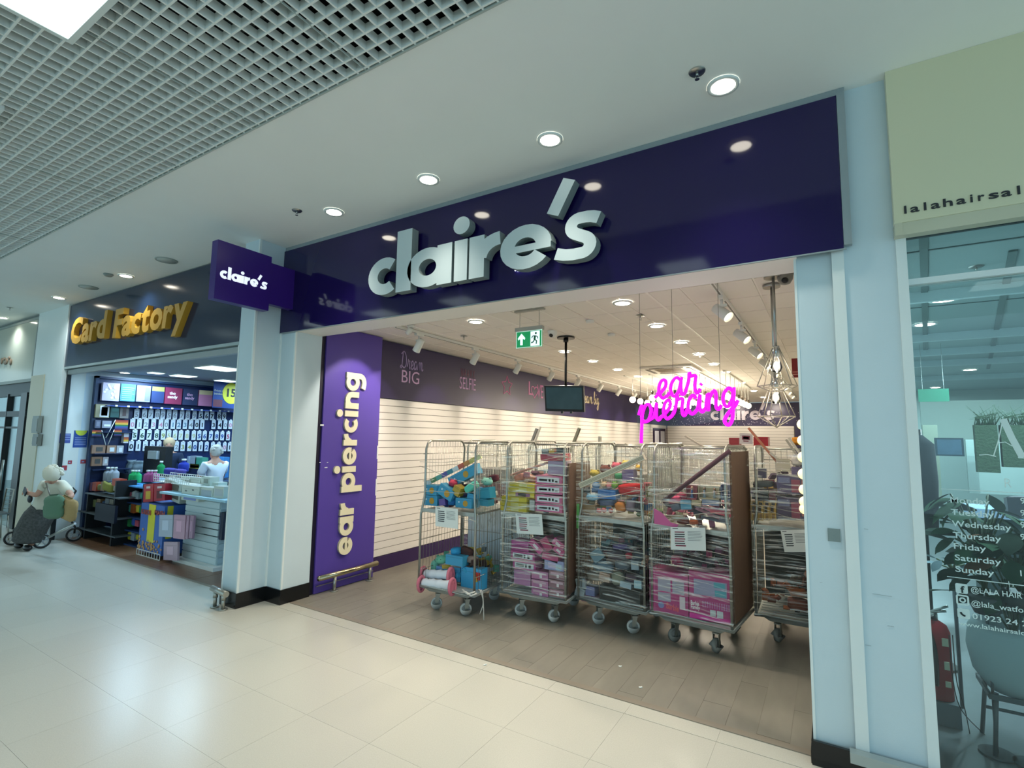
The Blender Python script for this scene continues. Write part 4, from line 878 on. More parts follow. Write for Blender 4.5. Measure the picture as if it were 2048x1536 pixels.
it = item('display_tray', 'black and yellow patterned tray on the red box in the second cage', 'tray', (1083, 897, 1126, 907), y2+.03, '#201c1e', .16, 4, prints=[(-.15, .1, -.4, .4, '#c89b2a'), (.1, .2, -.2, .4, '#c8653a'), (-.45, -.2, -.1, .2, '#8d8d8d')])
p, q = A(1022, 950, y=y2+.1), A(1136, 912, y=y2+.04); mk('clear_tube', MB().tube([p, q], .012, 8), pm('#b8877c', 20), None, 'thin pinkish tube lying diagonally across the top of the second cage', 'tube')
# third cage
y3 = 1.29
for R4, col, kd, rl, dy, dp, lb, nm in [
 ((1233, 967, 1284, 991), '#b41f24', 'bag', 8, .0, .14, 'shiny red bag on the third cage shelf', 'bag'),
 ((1196, 980, 1231, 998), '#1f66b0', 'box', 0, .0, .14, 'bright blue bag shaped pack on the third cage shelf', 'pack'),
 ((1168, 989, 1195, 1002), '#7db3d6', 'ball', 0, .0, .1, 'light blue plush at the left of the third cage shelf', 'plush_toy'),
 ((1196, 930, 1218, 948), '#6d3f35', 'ball', 0, .1, .12, 'brown plush cap in the top heap of the third cage', 'plush_toy'),
 ((1219, 925, 1241, 940), '#c45a6b', 'ball', 0, .12, .12, 'pink plush in the top heap of the third cage', 'plush_toy'),
 ((1175, 940, 1196, 954), '#b9a64a', 'ball', 0, .08, .12, 'yellow plush in the top heap of the third cage', 'plush_toy'),
 ((1227, 947, 1244, 959), '#3f8a63', 'bag', 0, .06, .1, 'green bag under the white pole in the third cage', 'bag'),
 ((1244, 940, 1267, 960), '#6d608f', 'box', 5, .06, .12, 'purple grey box under the white pole in the third cage', 'toy_box'),
 ((1268, 930, 1283, 943), '#c9a24a', 'ball', 0, .1, .1, 'orange yellow toy ring in the third cage top right', 'plush_toy'),
 ((1240, 921, 1262, 932), '#c9b35c', 'ball', 0, .14, .1, 'pale yellow plush at the very top of the third cage heap', 'plush_toy'),
 ((1181, 965, 1196, 978), '#4b86bd', 'ball', 0, .03, .1, 'small blue plush in the middle row of the third cage', 'plush_toy'),
 ((1199, 964, 1211, 977), '#c9ab85', 'ball', 0, .02, .1, 'small cream plush in the middle row of the third cage', 'plush_toy'),
 ((1210, 966, 1221, 979), '#cf7f88', 'ball', 0, .01, .1, 'small rose plush in the middle row of the third cage', 'plush_toy'),
 ((1220, 964, 1233, 978), '#7fae55', 'ball', 0, .02, .1, 'small green plush in the middle row of the third cage', 'plush_toy'),
 ((1163, 975, 1177, 988), '#5a5f62', 'ball', 0, .04, .1, 'dark grey plush at the left of the third cage', 'plush_toy'),
 ((1158, 1010, 1190, 1025), '#8c6d45', 'box', 0, .0, .14, 'brown tray on the third cage shelf edge', 'tray'),
 ((1159, 1001, 1172, 1010), '#a8a08f', 'ball', 0, .04, .08, 'pale plush in the brown tray, left', 'plush_toy'), ((1174, 1001, 1187, 1010), '#8f7f62', 'ball', 0, .04, .08, 'tan plush in the brown tray, right', 'plush_toy'),
 ((1191, 1017, 1201, 1027), '#c8433c', 'ball', 0, -.01, .06, 'small red ball on the third cage shelf, left of three', 'toy_ball'), ((1201, 1016, 1211, 1026), '#c84a42', 'ball', 0, -.01, .06, 'small red ball on the third cage shelf, middle of three', 'toy_ball'), ((1215, 1018, 1224, 1027), '#c04a3a', 'ball', 0, -.01, .06, 'small red ball on the third cage shelf, right of three', 'toy_ball'),
 ((1228, 1004, 1248, 1026), '#c47c3c', 'bag', 12, .0, .1, 'orange bag on the third cage shelf', 'bag'),
 ((1249, 998, 1268, 1025), '#8d7c88', 'bag', -5, .02, .12, 'grey pink patterned bag on the third cage shelf', 'bag'),
 ((1268, 1008, 1282, 1026), '#2a2a33', 'bag', 0, .02, .1, 'dark bag at the right end of the third cage shelf', 'bag'),
 ((1196, 999, 1228, 1013), '#68708c', 'bag', 5, .05, .12, 'slate blue bag behind the red balls in the third cage', 'bag'),
 ((1182, 1100, 1205, 1122), '#6f8f9e', 'box', 38, .0, .03, 'pale blue card standing on its corner low in the third cage', 'card'),
 ((1181, 1124, 1222, 1146), '#5c7789', 'bag', -12, .02, .14, 'grey blue bag low at the left in the third cage', 'bag'),
 ((1221, 1088, 1254, 1101), '#5d4f86', 'bag', 8, .08, .14, 'purple bag at the top of the lower heap in the third cage', 'bag'),
 ((1249, 1107, 1262, 1119), '#a32136', 'bag', 10, .02, .08, 'small red bag low in the third cage', 'bag'),
 ((1210, 1103, 1247, 1122), '#4c3f4a', 'bag', -6, .05, .14, 'dark mauve bag in the lower heap of the third cage', 'bag'),
 ((1262, 1105, 1284, 1126), '#3c4350', 'bag', 0, .06, .14, 'dark slate bag low at the right in the third cage', 'bag'),
 ((1226, 1124, 1258, 1142), '#57616c', 'bag', 14, .02, .14, 'grey bag in the middle of the lower heap in the third cage', 'bag'),
 ((1262, 1124, 1277, 1140), '#8ea0ae', 'box', 4, .0, .03, 'small pale tag card low in the third cage', 'card'),
 ((1170, 1146, 1204, 1164), '#8b7d70', 'bag', 4, .03, .14, 'tan grey bag above the lilac box in the third cage', 'bag'),
 ((1198, 1146, 1219, 1163), '#b3907c', 'box', -8, .0, .05, 'peach box low in the third cage', 'toy_box'),
 ((1220, 1146, 1246, 1172), '#8a8a78', 'bag', 16, .0, .1, 'floral grey green bag on the black box', 'bag'),
 ((1247, 1150, 1275, 1166), '#6c5762', 'bag', -4, .04, .14, 'mauve bag above the black box at the right', 'bag'),
 ((1240, 1165, 1262, 1176), '#a9bccb', 'box', -8, .0, .08, 'pale blue pack lying on the black box', 'pack'),
 ((1268, 1162, 1283, 1177), '#a9cbd8', 'box', 0, .0, .05, 'silvery holographic pack on the right end of the black box', 'pack'),
 ((1152, 1158, 1170, 1178), '#aab4bb', 'box', 12, .0, .03, 'white tag card at the left edge, low in the third cage, upper one', 'card'),
 ((1150, 1176, 1168, 1194), '#b3bcc2', 'box', -15, -.01, .03, 'white tag card at the left edge, low in the third cage, lower one', 'card'),
 ((1171, 1174, 1189, 1192), '#8587b5', 'box', 0, .02, .12, 'lilac box left of the black box', 'toy_box'),
 ((1163, 1193, 1197, 1205), '#a86f88', 'box', 0, .0, .12, 'dusty pink box under the lilac box', 'toy_box'),
 ((1199, 1177, 1280, 1222), '#141715', 'box', -1, -.02, .3, 'black cardboard box with a barcode label at the bottom of the third cage', 'carton')]:
    item(nm, lb, nm.split('_')[-1], R4, y3+dy, col, dp, rl, kd, prints=([(-.09, .27, -.42, -.12, '#d8dcdc'), (-.05, .0, -.36, -.18, '#20242a'), (.04, .15, -.34, -.2, '#20242a'), (.2, .23, -.38, -.18, '#20242a'), (-.15, .1, .2, .38, '#2a2f2c')] if 'barcode' in lb else []))
p, q = A(1161, 971, y=1.15), A(1289, 914, y=1.09); b = MB(); d = (q-p); b.box((p+q)/2, (d.length, .05, .052), R=d.to_track_quat('X', 'Z').to_matrix()); b2 = MB()
for k in (-.013, .0, .013): b2.box((p+q)/2+Vector((.0, -.027, k)), (d.length*.995, .004, .006), R=d.to_track_quat('X', 'Z').to_matrix())
t = thing('profile_bar', 'long white plastic profile bar strapped diagonally across the third cage', 'bar', (p+q)/2); mk('bar_body', b, pm('#ddd6be'), t, world=True); mk('groove_line', b2, pm('#a89f86'), t, world=True)
# fourth cage
y4 = 1.25
def doll(t, x, z, h, dress, hair):
    b = MB(); b.ball((x, 0, z+h*.86), h*.09, 10, sc=(.85, .8, 1.1)); b.tube([(x, 0, z+h*.78), (x, 0, z+h*.7)], h*.03, 6)
    for s in (-1, 1): b.tube([(x+s*h*.08, 0, z+h*.68), (x+s*h*.14, 0, z+h*.5), (x+s*h*.13, -.004, z+h*.36)], h*.022, 6)
    mk('doll_figure', b, pm('#b98a74'), t); b = MB(); b.lathe([(h*.03, 0), (h*.17, .0), (h*.07, h*.42), (h*.09, h*.68), (h*.03, h*.72)], (x, 0, z), 12); mk('doll_dress', b, pm(dress), t)
    b = MB(); b.ball((x, .006, z+h*.89), h*.115, 10, sc=(.95, .7, 1.1)); b.ball((x, .012, z+h*.72), h*.11, 10, sc=(1, .5, 1.6)); mk('doll_hair', b, pm(hair), t)
for R4, col, lb, ds in [((1372, 970, 1394, 999), '#8a3040', 'red and blue boxed doll on the fourth cage shelf, leftmost', [('#486a9c', '#d6c0a0')]), ((1397, 972, 1439, 999), '#a79a7a', 'beige windowed box with two dark haired dolls on the fourth cage shelf', [('#7f93a6', '#2c211d'), ('#8b98a0', '#5c4a2c')]), ((1442, 970, 1461, 1000), '#3c4a78', 'dark blue and red boxed doll at the right of the fourth cage shelf', [('#c05868', '#23233a')])]:
    x, z, w_, h = rect(*R4, y4); t = thing('doll_box', lb, 'doll box', (x, y4+.02, z-h/2)); b = MB(); b.bb(-w_/2, w_/2, .02, .10, 0, h); b.bb(-w_/2, w_/2, -.03, .02, 0, .012); b.bb(-w_/2, -w_/2+.006, -.03, .02, 0, h); b.bb(w_/2-.006, w_/2, -.03, .02, 0, h); mk('box_back', b, pm(col), t)
    for k, (dr_, hr) in enumerate(ds): doll(t, (k-(len(ds)-1)/2)*w_*.48, .012, h*.8, dr_, hr)
for R4, col, kd, rl, dy, dp, lb, nm in [
 ((1334, 993, 1360, 1007), '#d4537a', 'bag', 12, -.02, .08, 'round hot pink pouch on the fourth cage shelf, lower left', 'pouch'),
 ((1346, 985, 1371, 997), '#c94866', 'bag', -5, .03, .08, 'round coral pouch above the hot pink one in the fourth cage', 'pouch'),
 ((1361, 1001, 1382, 1019), '#4a8aa6', 'box', 6, -.01, .08, 'blue box in the shelf heap of the fourth cage', 'toy_box'),
 ((1383, 1000, 1402, 1018), '#c2a878', 'box', -4, 0, .08, 'cream box in the shelf heap of the fourth cage', 'toy_box'),
 ((1404, 998, 1438, 1011), '#8a90a8', 'box', 0, .0, .1, 'grey lilac box below the two doll box', 'toy_box'),
 ((1340, 1006, 1361, 1022), '#6b6f7e', 'bag', 20, .0, .08, 'grey bag left of the blue box in the fourth cage', 'bag'),
 ((1384, 1016, 1450, 1023), '#b5657a', 'box', -6, .0, .14, 'rose magazine pack in the fourth cage shelf heap, top', 'pack'),
 ((1390, 1024, 1440, 1029), '#8e5a66', 'box', -20, -.01, .14, 'dull red magazine fanned out in the fourth cage, left', 'magazine'),
 ((1404, 1028, 1452, 1033), '#5d6072', 'box', -24, .0, .14, 'grey magazine fanned out in the fourth cage, middle', 'magazine'),
 ((1420, 1024, 1462, 1030), '#c0515e', 'box', -10, -.01, .14, 'coral magazine fanned out in the fourth cage, right', 'magazine'),
 ((1402, 1038, 1460, 1043), '#494350', 'box', -8, .0, .16, 'dark magazine lowest in the fan of the fourth cage', 'magazine'),
 ((1341, 1029, 1367, 1040), '#b09a6c', 'box', 24, -.03, .02, 'tilted beige card at the edge of the fourth cage shelf', 'card'),
 ((1352, 1036, 1376, 1049), '#8a4434', 'bag', 0, .0, .08, 'rust red bag low on the fourth cage shelf', 'bag'),
 ((1377, 1040, 1395, 1050), '#c9602f', 'bag', 8, -.01, .06, 'orange bag low on the fourth cage shelf', 'bag'),
 ((1328, 1144, 1356, 1157), '#a33a6c', 'bag', 10, .05, .12, 'dark pink bag on top of the left toy box', 'bag'),
 ((1340, 1112, 1362, 1128), '#a81f56', 'bag', 6, .1, .1, 'crimson pink bag high behind the wrap in the fourth cage', 'bag'),
 ((1425, 1138, 1461, 1166), '#a04460', 'bag', 0, .05, .16, 'large rose bag on top of the right toy box', 'bag'),
 ((1366, 1138, 1402, 1152), '#7d4a5c', 'bag', 14, .08, .14, 'mauve bag between the pink bags in the fourth cage', 'bag'),
 ((1372, 1118, 1420, 1134), '#3c3138', 'bag', -5, .12, .2, 'dark bag behind the wrap in the middle of the fourth cage', 'bag')]:
    item(nm, lb, nm.split('_')[-1], R4, y4+dy, col, dp, rl, kd)
p = [A(x, y, y=1.10) for x, y in ((1306, 1017), (1323, 1027), (1340, 1046), (1356, 1050), (1352, 1056), (1307, 1048))]
mk('pink_card', MB().prism([(v.x, v.z) for v in p], (0, 1.13, 0), XP, ZP, (0, -.006, 0)), pm('#c75c92'), None, 'large pink shaped card poking out at the left front of the fourth cage', 'card')
p, q = A(1460, 902, y=1.13), A(1326, 1003, y=1.22); mk('long_tube', MB().tube([p, q], .021, 10), pm('#5d464c', 30), None, 'long dark mauve tube lying diagonally inside the wrap of the fourth cage', 'tube')
M_TXW = pm('#f0e6ee')
for R4, lb, k in [((1303, 1157, 1380, 1240), 'large pink doll playset box at the bottom left of the fourth cage', 0), ((1382, 1162, 1467, 1258), 'large pink doll playset box with silver windows at the bottom right of the fourth cage', 1)]:
    x, z, w_, h = rect(*R4, y4-.03); z = max(z, .275+h/2); x -= .015; t = thing('playset_box', lb, 'toy box', (x, y4-.03, z-h/2)); yf = -.002
    mk('box_body', boxes((-w_/2, w_/2, 0, .26, 0, h)), pm('#b02f76'), t)
    if k == 0:
        mk('box_window', boxes((-w_*.28, w_*.05, yf, 0, h*.52, h*.82), (-w_*.28, w_*.05, yf, 0, h*.28, h*.48), (w_*.1, w_*.4, yf, 0, h*.5, h*.8)), pm('#a9a3b5', 20), t); mk('side_panel', boxes((-w_/2, -w_*.36, yf-.001, 0, 0, h)), pm('#c43b86'), t); mk('picture', boxes((w_*.28, w_*.42, yf-.001, 0, h*.15, h*.45)), pm('#d8c5cf'), t); mk('round_badge', MB().prism([(-w_*.2+.028*math.cos(a*PI/8), h*.17+.028*math.sin(a*PI/8)) for a in range(16)], (0, 0, 0), XP, ZP, (0, -.003, 0)), pm('#7f86b8'), t)
        b = MB(); txt(b, 'Barbie', (-w_*.07, -.004, h*.12), (.98, 0, -.12), (.12, 0, .98), .075, bold=.03, ext=.01, width=w_*.33); mk('lettering', b, pm('#e0586a'), t)
    else:
        mk('box_window', boxes((-w_*.38, w_*.40, yf, 0, h*.52, h*.84)), pm('#9e9cb8', 20), t); mk('window_insert', boxes((w_*.12, w_*.38, yf-.003, 0, h*.54, h*.66), (w_*.1, w_*.36, yf-.003, 0, h*.72, h*.82)), pm('#5fa8b8', 20), t); mk('playset_grille', boxes(*[(-w_*.18+i*.02, -w_*.18+i*.02+.009, yf-.002, 0, h*.27, h*.40) for i in range(12)]), pm('#b86aa8'), t)
        mk('pink_band', boxes((-w_/2, w_/2, yf-.001, 0, 0, h*.1)), pm('#d8189a'), t); mk('white_label', boxes((w_*.0, w_*.13, yf-.002, 0, h*.12, h*.24), (w_*.16, w_*.3, yf-.002, 0, h*.1, h*.24)), pm('#cdd2d6'), t)
        b = MB(); txt(b, 'Barbie', (-w_*.46, -.004, h*.28), XP, ZP, .055, bold=.02, ext=.01, width=w_*.2); txt(b, 'Family', (-w_*.46, -.004, h*.2), XP, ZP, .05, bold=.02, ext=.01, width=w_*.22); mk('lettering', b, M_TXW, t)
# rightmost cage
y5 = 1.84
for k in range(4):
    X0 = 1503+k*12.5; item('yellow_box', 'yellow and black box on the rightmost cage shelf, %s from the left' % ORD[k], 'box', (X0, 1003, X0+11.5, 1041), y5, '#b98f22', .12, -2, prints=[(-.3, .3, .3, .45, '#241c10'), (-.42, .1, -.1, .25, '#3a2c12'), (-.2, .3, -.45, -.15, '#8a6518')])
for R4, col, kd, rl, dy, dp, lb, nm in [
 ((1504, 978, 1536, 988), '#1c1d22', 'box', -6, 0, .14, 'black tray pack on the yellow boxes in the rightmost cage, upper', 'pack'), ((1504, 990, 1536, 1000), '#24242a', 'box', -5, 0, .14, 'black tray pack on the yellow boxes in the rightmost cage, lower', 'pack'),
 ((1538, 980, 1551, 1001), '#5c1a26', 'box', 0, .0, .12, 'dark red box right of the black trays', 'toy_box'), ((1504, 962, 1546, 976), '#5d6468', 'bag', 6, .03, .14, 'grey bag over the black trays in the rightmost cage', 'bag'),
 ((1554, 952, 1612, 988), '#4e4468', 'box', 0, .0, .2, 'large purple box in the rightmost cage, upper one', 'toy_box'), ((1554, 995, 1612, 1040), '#4a3a58', 'box', 0, .0, .2, 'large purple box in the rightmost cage, lower one', 'toy_box'),
 ((1552, 918, 1580, 943), '#b5ad98', 'box', 0, .05, .04, 'cream board piece at the top of the rightmost cage', 'board'), ((1582, 912, 1604, 932), '#c9c4be', 'bag', 0, .05, .12, 'white crumpled foam at the top of the rightmost cage', 'foam'), ((1516, 938, 1532, 956), '#54506a', 'box', 0, .1, .1, 'dim violet box at the top left of the rightmost cage', 'toy_box'),
 ((1583, 935, 1612, 950), '#5a4a78', 'box', 0, .05, .14, 'violet box under the white foam in the rightmost cage', 'toy_box'),
 ((1578, 1178, 1612, 1196), '#a5592c', 'bag', 6, .0, .14, 'orange mesh bag at the bottom of the rightmost cage, upper', 'bag'), ((1574, 1200, 1616, 1224), '#7c4434', 'bag', 0, -.02, .16, 'rust brown mesh bag at the bottom of the rightmost cage, lower', 'bag')]:
    item(nm, lb, nm.split('_')[-1], R4, y5+dy, col, dp, rl, kd, prints=([(.0, .3, -.4, .3, '#8d4058'), (.35, .48, -.3, .3, '#b5726a'), (-.45, -.05, .1, .4, '#6a6f94')] if 'large purple' in lb else []))
# dark sheets added to imitate shade low in the wrapped cages, and the jumble of small loose packs
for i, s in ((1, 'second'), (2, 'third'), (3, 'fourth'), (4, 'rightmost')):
    c = cages[i]; M = c.matrix_basis; b = MB(); b.bb(-.33, .33, .33, .34, .275, 1.04); b.v = [tuple(M@Vector(v)) for v in b.v]; mk('shade_sheet', b, pm('#2b312f', 30), None, 'added dark sheet imitating shade behind the goods at the bottom of the %s cage' % s, 'sheet')
def jumble(i, z0, z1, n, pal, seed, label):
    random.seed(seed); M = cages[i].matrix_basis; b = MB()
    for k in range(n):
        x = random.uniform(-.30, .30); y = random.uniform(-.26, .22); u = random.random(); z = z0+.03+(z1-z0)*u*(.55+.45*math.sin(3.1*(x+.35)/.7)); R = RZ(random.uniform(0, 3))@RX(random.uniform(-.9, .9)); b.box(M@Vector((x, y, z)), (random.uniform(.04, .10), random.uniform(.01, .04), random.uniform(.03, .08)), mi=random.randrange(len(pal)), R=R)
    o = mk('loose_packs', b, [pm(c, 25) for c in pal], None, label, 'packs'); props(o, kind='stuff')
DP = ['#58606e', '#6d5a78', '#8a7f7c', '#3d4450', '#7b4a58', '#94a3ad', '#b08f7c', '#2b2d33', '#4d7a82']
jumble(2, .46, .84, 110, DP, 1, 'jumble of small dark wrapped packs low in the third cage'); jumble(2, 1.08, 1.40, 60, ['#b5a15a', '#8a6a4a', '#4d78a8', '#b0606a', '#6f8a5a', '#55505e'], 2, 'jumble of small colourful toys on the third cage shelf')
jumble(3, 1.08, 1.34, 80, ['#b5607a', '#70727e', '#8e5a50', '#a89a7c', '#4a4550', '#c07a86'], 3, 'jumble of small packs on the fourth cage shelf'); jumble(3, .58, .82, 50, ['#8e2c56', '#a34a72', '#3a3038', '#7a7078'], 4, 'jumble of dark pink packs above the playset boxes')
jumble(0, 1.08, 1.30, 55, ['#3f8fb4', '#7fb8a8', '#5c3a44', '#b79a45', '#cfcfc8', '#3c5d9a'], 5, 'jumble of small blue and teal packs on the leftmost cage shelf'); jumble(0, .28, .58, 50, ['#3f9cc4', '#73868c', '#4a3a38', '#6bb09a', '#b8a04a'], 6, 'jumble of small packs at the bottom of the leftmost cage')
jumble(4, 1.08, 1.6, 90, ['#3c3a4c', '#6a5a70', '#9a9a98', '#7c3a4a', '#b59a5c'], 7, 'jumble of dark packs on the rightmost cage shelf'); jumble(4, .28, .55, 60, ['#7c4434', '#a5592c', '#34383a', '#6a5a4c'], 8, 'jumble of rust coloured packs at the bottom of the rightmost cage')
jumble(1, .28, .55, 40, ['#a86a94', '#c78aa8', '#6a4a5c', '#8a8fb0'], 9, 'jumble of pink packs at the back of the second cage'); jumble(1, 1.08, 1.5, 50, ['#8a6a60', '#c0a08a', '#6a4a58', '#b07a8a'], 10, 'jumble of small packs at the back of the second cage shelf')
# paper notices taped to the cages
def notice(c4, yy, label, red):
    P_ = [A(x, y, y=yy) for x, y in c4]; o = P_[3]; U = (P_[2]-P_[3]); V = (P_[0]-P_[3]); t = thing('paper_notice', label, 'notice', o)
    mk('sheet', MB().prism([(0, 0), (1, 0), (1, 1), (0, 1)], (0, 0, 0), U, V, (0, -.002, 0)), M_PAPER, t); b = MB(); r = MB(); random.seed(int(c4[0][0]))
    for k in range(6):
        v = .76-k*.1; (r if red and k in (0, 3, 4) else b).prism([(.12, v), (.42+random.uniform(-.06, .02), v), (.42, v+.05), (.12, v+.05)], (0, -.002, 0), U, V, (0, -.001, 0))
    for k in range(7): v = .82-k*.065; b.prism([(.5, v), (.9+random.uniform(-.1, .02), v), (.9, v+.015), (.5, v+.015)], (0, -.002, 0), U, V, (0, -.001, 0))
    b.prism([(.06, .92), (.22, .92), (.22, .95), (.06, .95)], (0, -.002, 0), U, V, (0, -.001, 0)); mk('printed_text', b, pm('#4b4f52'), t)
    if red: r.prism([(.14, .16), (.44, .16), (.44, .22), (.14, .22)], (0, -.002, 0), U, V, (0, -.001, 0)); mk('red_print', r, pm('#7e2f45'), t)
notice([(871, 1013), (917, 1020), (916, 1058), (871, 1052)], .60, 'white paper notice hanging on the front of the leftmost cage', False)
notice([(1031, 1027), (1085, 1028), (1087, 1070), (1034, 1067)], .945, 'white paper notice with dark red print on the second cage', True)
notice([(1341, 1054), (1410, 1058), (1412, 1102), (1342, 1099)], 1.095, 'white paper notice with dark red lines on the fourth cage', True)
notice([(1561, 1060), (1622, 1060), (1622, 1104), (1569, 1104)], 1.70, 'wrapped cream paper notice on the rightmost cage', False)
# things sticking up behind the cages
def stick(p0, p1, y, wd, dp, col, label, name='upright', slots=False):
    p, q = A(*p0, y=y), A(*p1, y=y); d = q-p; m3 = d.to_track_quat('Z', 'Y').to_matrix(); t = thing(name, label, 'shelf upright' if name == 'upright' else 'board', p); b = MB(); b.box(d/2, (wd, dp, d.length), R=m3); mk('bar_body', b, pm(col), t)
    if slots:
        b = MB()
        for i in range(3): b.box(d*(.75+.09*i)+m3@Vector((0, -dp/2-.001, 0)), (wd*.25, .002, .03), R=m3)
        mk('slot', b, M_BLACK, t)
stick((1056, 905), (1074, 857), 2.35, .035, .03, '#807f78', 'grey metal shelf upright sticking up behind the second cage, left one'); stick((1063, 905), (1081, 853), 2.37, .02, .02, '#c9c5b8', 'pale thin shelf upright right beside the grey one'); stick((1140, 905), (1159, 856), 2.3, .045, .03, '#7c7b66', 'slotted metal shelf upright behind the third cage', slots=True); stick((1195, 1120), (1200, 873), 2.5, .05, .03, '#a5a396', 'short grey upright just above the third cage', slots=True)
stick((1555, 925), (1497, 856), 2.0, .055, .02, '#b06c48', 'orange brown board sticking up out of the rightmost cage', 'wood_board'); stick((1612, 925), (1578, 876), 2.0, .05, .02, '#c2bdae', 'pale white slat sticking up at the right of the rightmost cage', 'wood_board'); stick((1604, 925), (1572, 879), 2.05, .03, .02, '#a39f90', 'second thin pale slat beside the white one', 'wood_board'); stick((1540, 905), (1590, 945), 1.95, .07, .02, '#bdb7aa', 'white plank lying across the rightmost cage', 'wood_board')
item('sign_card', 'white square card with a dark red emblem standing above the fourth cage', 'card', (1479, 867, 1505, 888), 2.2, '#c9c2b8', .02, -2, prints=[(-.3, .3, -.1, .28, '#7b3138'), (-.22, .22, -.02, .2, '#b3a49c'), (-.2, .2, -.28, -.18, '#7b3138')])
item('red_carton', 'red carton behind the white card above the rightmost cage', 'box', (1507, 874, 1536, 892), 2.6, '#a01c20', .2); item('red_carton', 'dark red carton left of the white card', 'box', (1458, 876, 1478, 892), 2.7, '#8a2a26', .2); item('orange_bag', 'orange and yellow bag at the top right of the cages', 'bag', (1583, 874, 1608, 890), 2.25, '#c9862a', .15, 0, 'bag')
for p0, p1, lb in (((1250, 888), (1288, 903), 'grey'), ((1370, 872), (1405, 893), 'pale')):
    stick(p0, p1, 2.6, .03, .02, '#9d9688', '%s bar lying across the tops of the back cages' % lb, 'wood_board')

# litter on the floor
for i, (x, y, lb) in enumerate(((1240, 1333, 'tiny white paper scrap on the shop floor, farther one'), (1281, 1375, 'tiny white paper scrap on the shop floor, nearer one'), (970, 1330, 'small pale scrap on the mall tiles beside the threshold'))):
    q = A(x, y, z=.002); b = MB(); b.box((q.x, q.y, .004), (.025, .014, .004), R=RZ(.5*i)); b.box((q.x+.008, q.y+.004, .008), (.012, .008, .004), R=RZ(1+i)); mk('paper_scrap', b, M_PAPER, None, lb, 'litter')
b = MB(); p = cages[2].matrix_basis; b.bb(-.374, -.352, -.425, -.405, .95, 1.2); mk('green_tape', b, pm('#5fb55a'), cages[2])
# ============================================================= CARD SHOP (left) AND THE UNIT BEYOND IT
XC = -11.45; ZC = 2.97
sfl = struct('floor_card_shop', boxes((-12.4, -5.8, -.165, 9, -.1, -.0008)), M_WOOD, loc=(0, 0, 0))
pw = MB(); pw.bb(-.074, .074, -.6, .6, -.004, .0005); W0 = None
for i in range(38):
    for j in range(3):
        x = -11.3+i*.15; y = .45+j*1.2+(i*.43 % .5)
        if y < .44: y = .44
        if W0 is None: W0 = mk('plank', pw, M_WOOD, sfl, loc=(x, y, 0))
        else: inst(W0, sfl, (x, y, 0))
mk('threshold_strip', boxes((-11.5, -5.8, -.18, -.15, -.01, .008)), M_STRIP, sfl, loc=(0, 0, 0))
M_CW = mat('card_shop_wall', '#c9dbe8', .5)
struct('wall_card_shop_left', boxes((XC-.12, XC, .02, 9, 0, ZC)), M_CW, loc=(0, 0, 0)); struct('wall_card_shop_back', boxes((XC, -5.56, 6.0, 6.1, 0, ZC)), M_CW, loc=(0, 0, 0)); struct('wall_card_shop_right', boxes((-5.80, -5.57, .26, 6.1, 0, ZC)), M_CW, loc=(0, 0, 0))
cc = struct('ceiling_card_shop', boxes((XC-.1, -5.56, -.2, 6.1, ZC, ZC+.06)), pm('#8d979c', 60), loc=(0, 0, 0))
for i, p in enumerate(((440, 735), (367, 750), (312, 744), (454, 760))):
    q = A(*p, z=ZC); q.x = max(q.x, XC+.4); t = thing('ceiling_panel_light', 'square lit ceiling panel inside the card shop, %s nearest' % ORD[i], 'ceiling light', (q.x, q.y, ZC-.03))
    s_ = (.27, .17, .10, .17)[i]; mk('frame', boxes((-s_-.015, s_+.015, -s_-.015, s_+.015, .01, .03)), M_WHITE, t); mk('diffuser', boxes((-s_, s_, -s_, s_, 0, .012)), M_LITC, t)
q = A(250, 745, z=ZC); downlight((q.x, q.y), M_LITW, ZC, 'round lit downlight inside the card shop near its left wall', .08)
struct('wall_card_shop_front', boxes((-12.38, -5.80, -.2, -.05, 2.93, 4.12)), M_WHITE, loc=(0, 0, 0))
mk('shutter_box', boxes((-11.44, -5.8, -.26, -.2, 2.86, 2.93)), pm('#9aa0a0'), None, 'grey roller shutter housing under the card shop fascia', 'shutter')
cf = thing('fascia_sign', 'dark navy card shop fascia with raised yellow lettering', 'sign', (-9, -.29, 2.99)); mk('board', boxes((-12.4, -5.81, -.29, -.2, 2.995, 4.10)), mat('card_fascia_navy', '#1c2b44', .16), cf, world=True)
mk('bottom_trim', boxes((-12.4, -5.81, -.292, -.2, 2.955, 2.993)), pm('#a7b3b3'), cf, world=True)
M_YEL = mat('yellow_letter', '#c2902c', .45); M_YELS = mat('yellow_letter_side', '#8a651d', .5)
for s, pa, pb in (('Card', (142, 690), (212, 679)), ('Factory', (228, 672), (374, 656))):
    a = A(*pa, y=-.34); c = A(*pb, y=-.34); x = a.x; tot = c.x-a.x; adv = [text_mesh(ch, .035, .06) for ch in s]; ws = [max(v.x for v in m[0])-min(v.x for v in m[0]) for m in adv]; k = tot/(sum(ws)+.03*len(ws))
    for ch, wd in zip(s, ws):
        b = MB(); txt(b, ch, (x, -.29, (a.z+.02 if s == 'Card' else a.z-.02)), XP, (.10, 0, 1), .60, N=(0, -1, 0), bold=.035, ext=.06, width=wd*k); mk('letter', b, M_YEL, cf, world=True); x += (wd+.03)*k
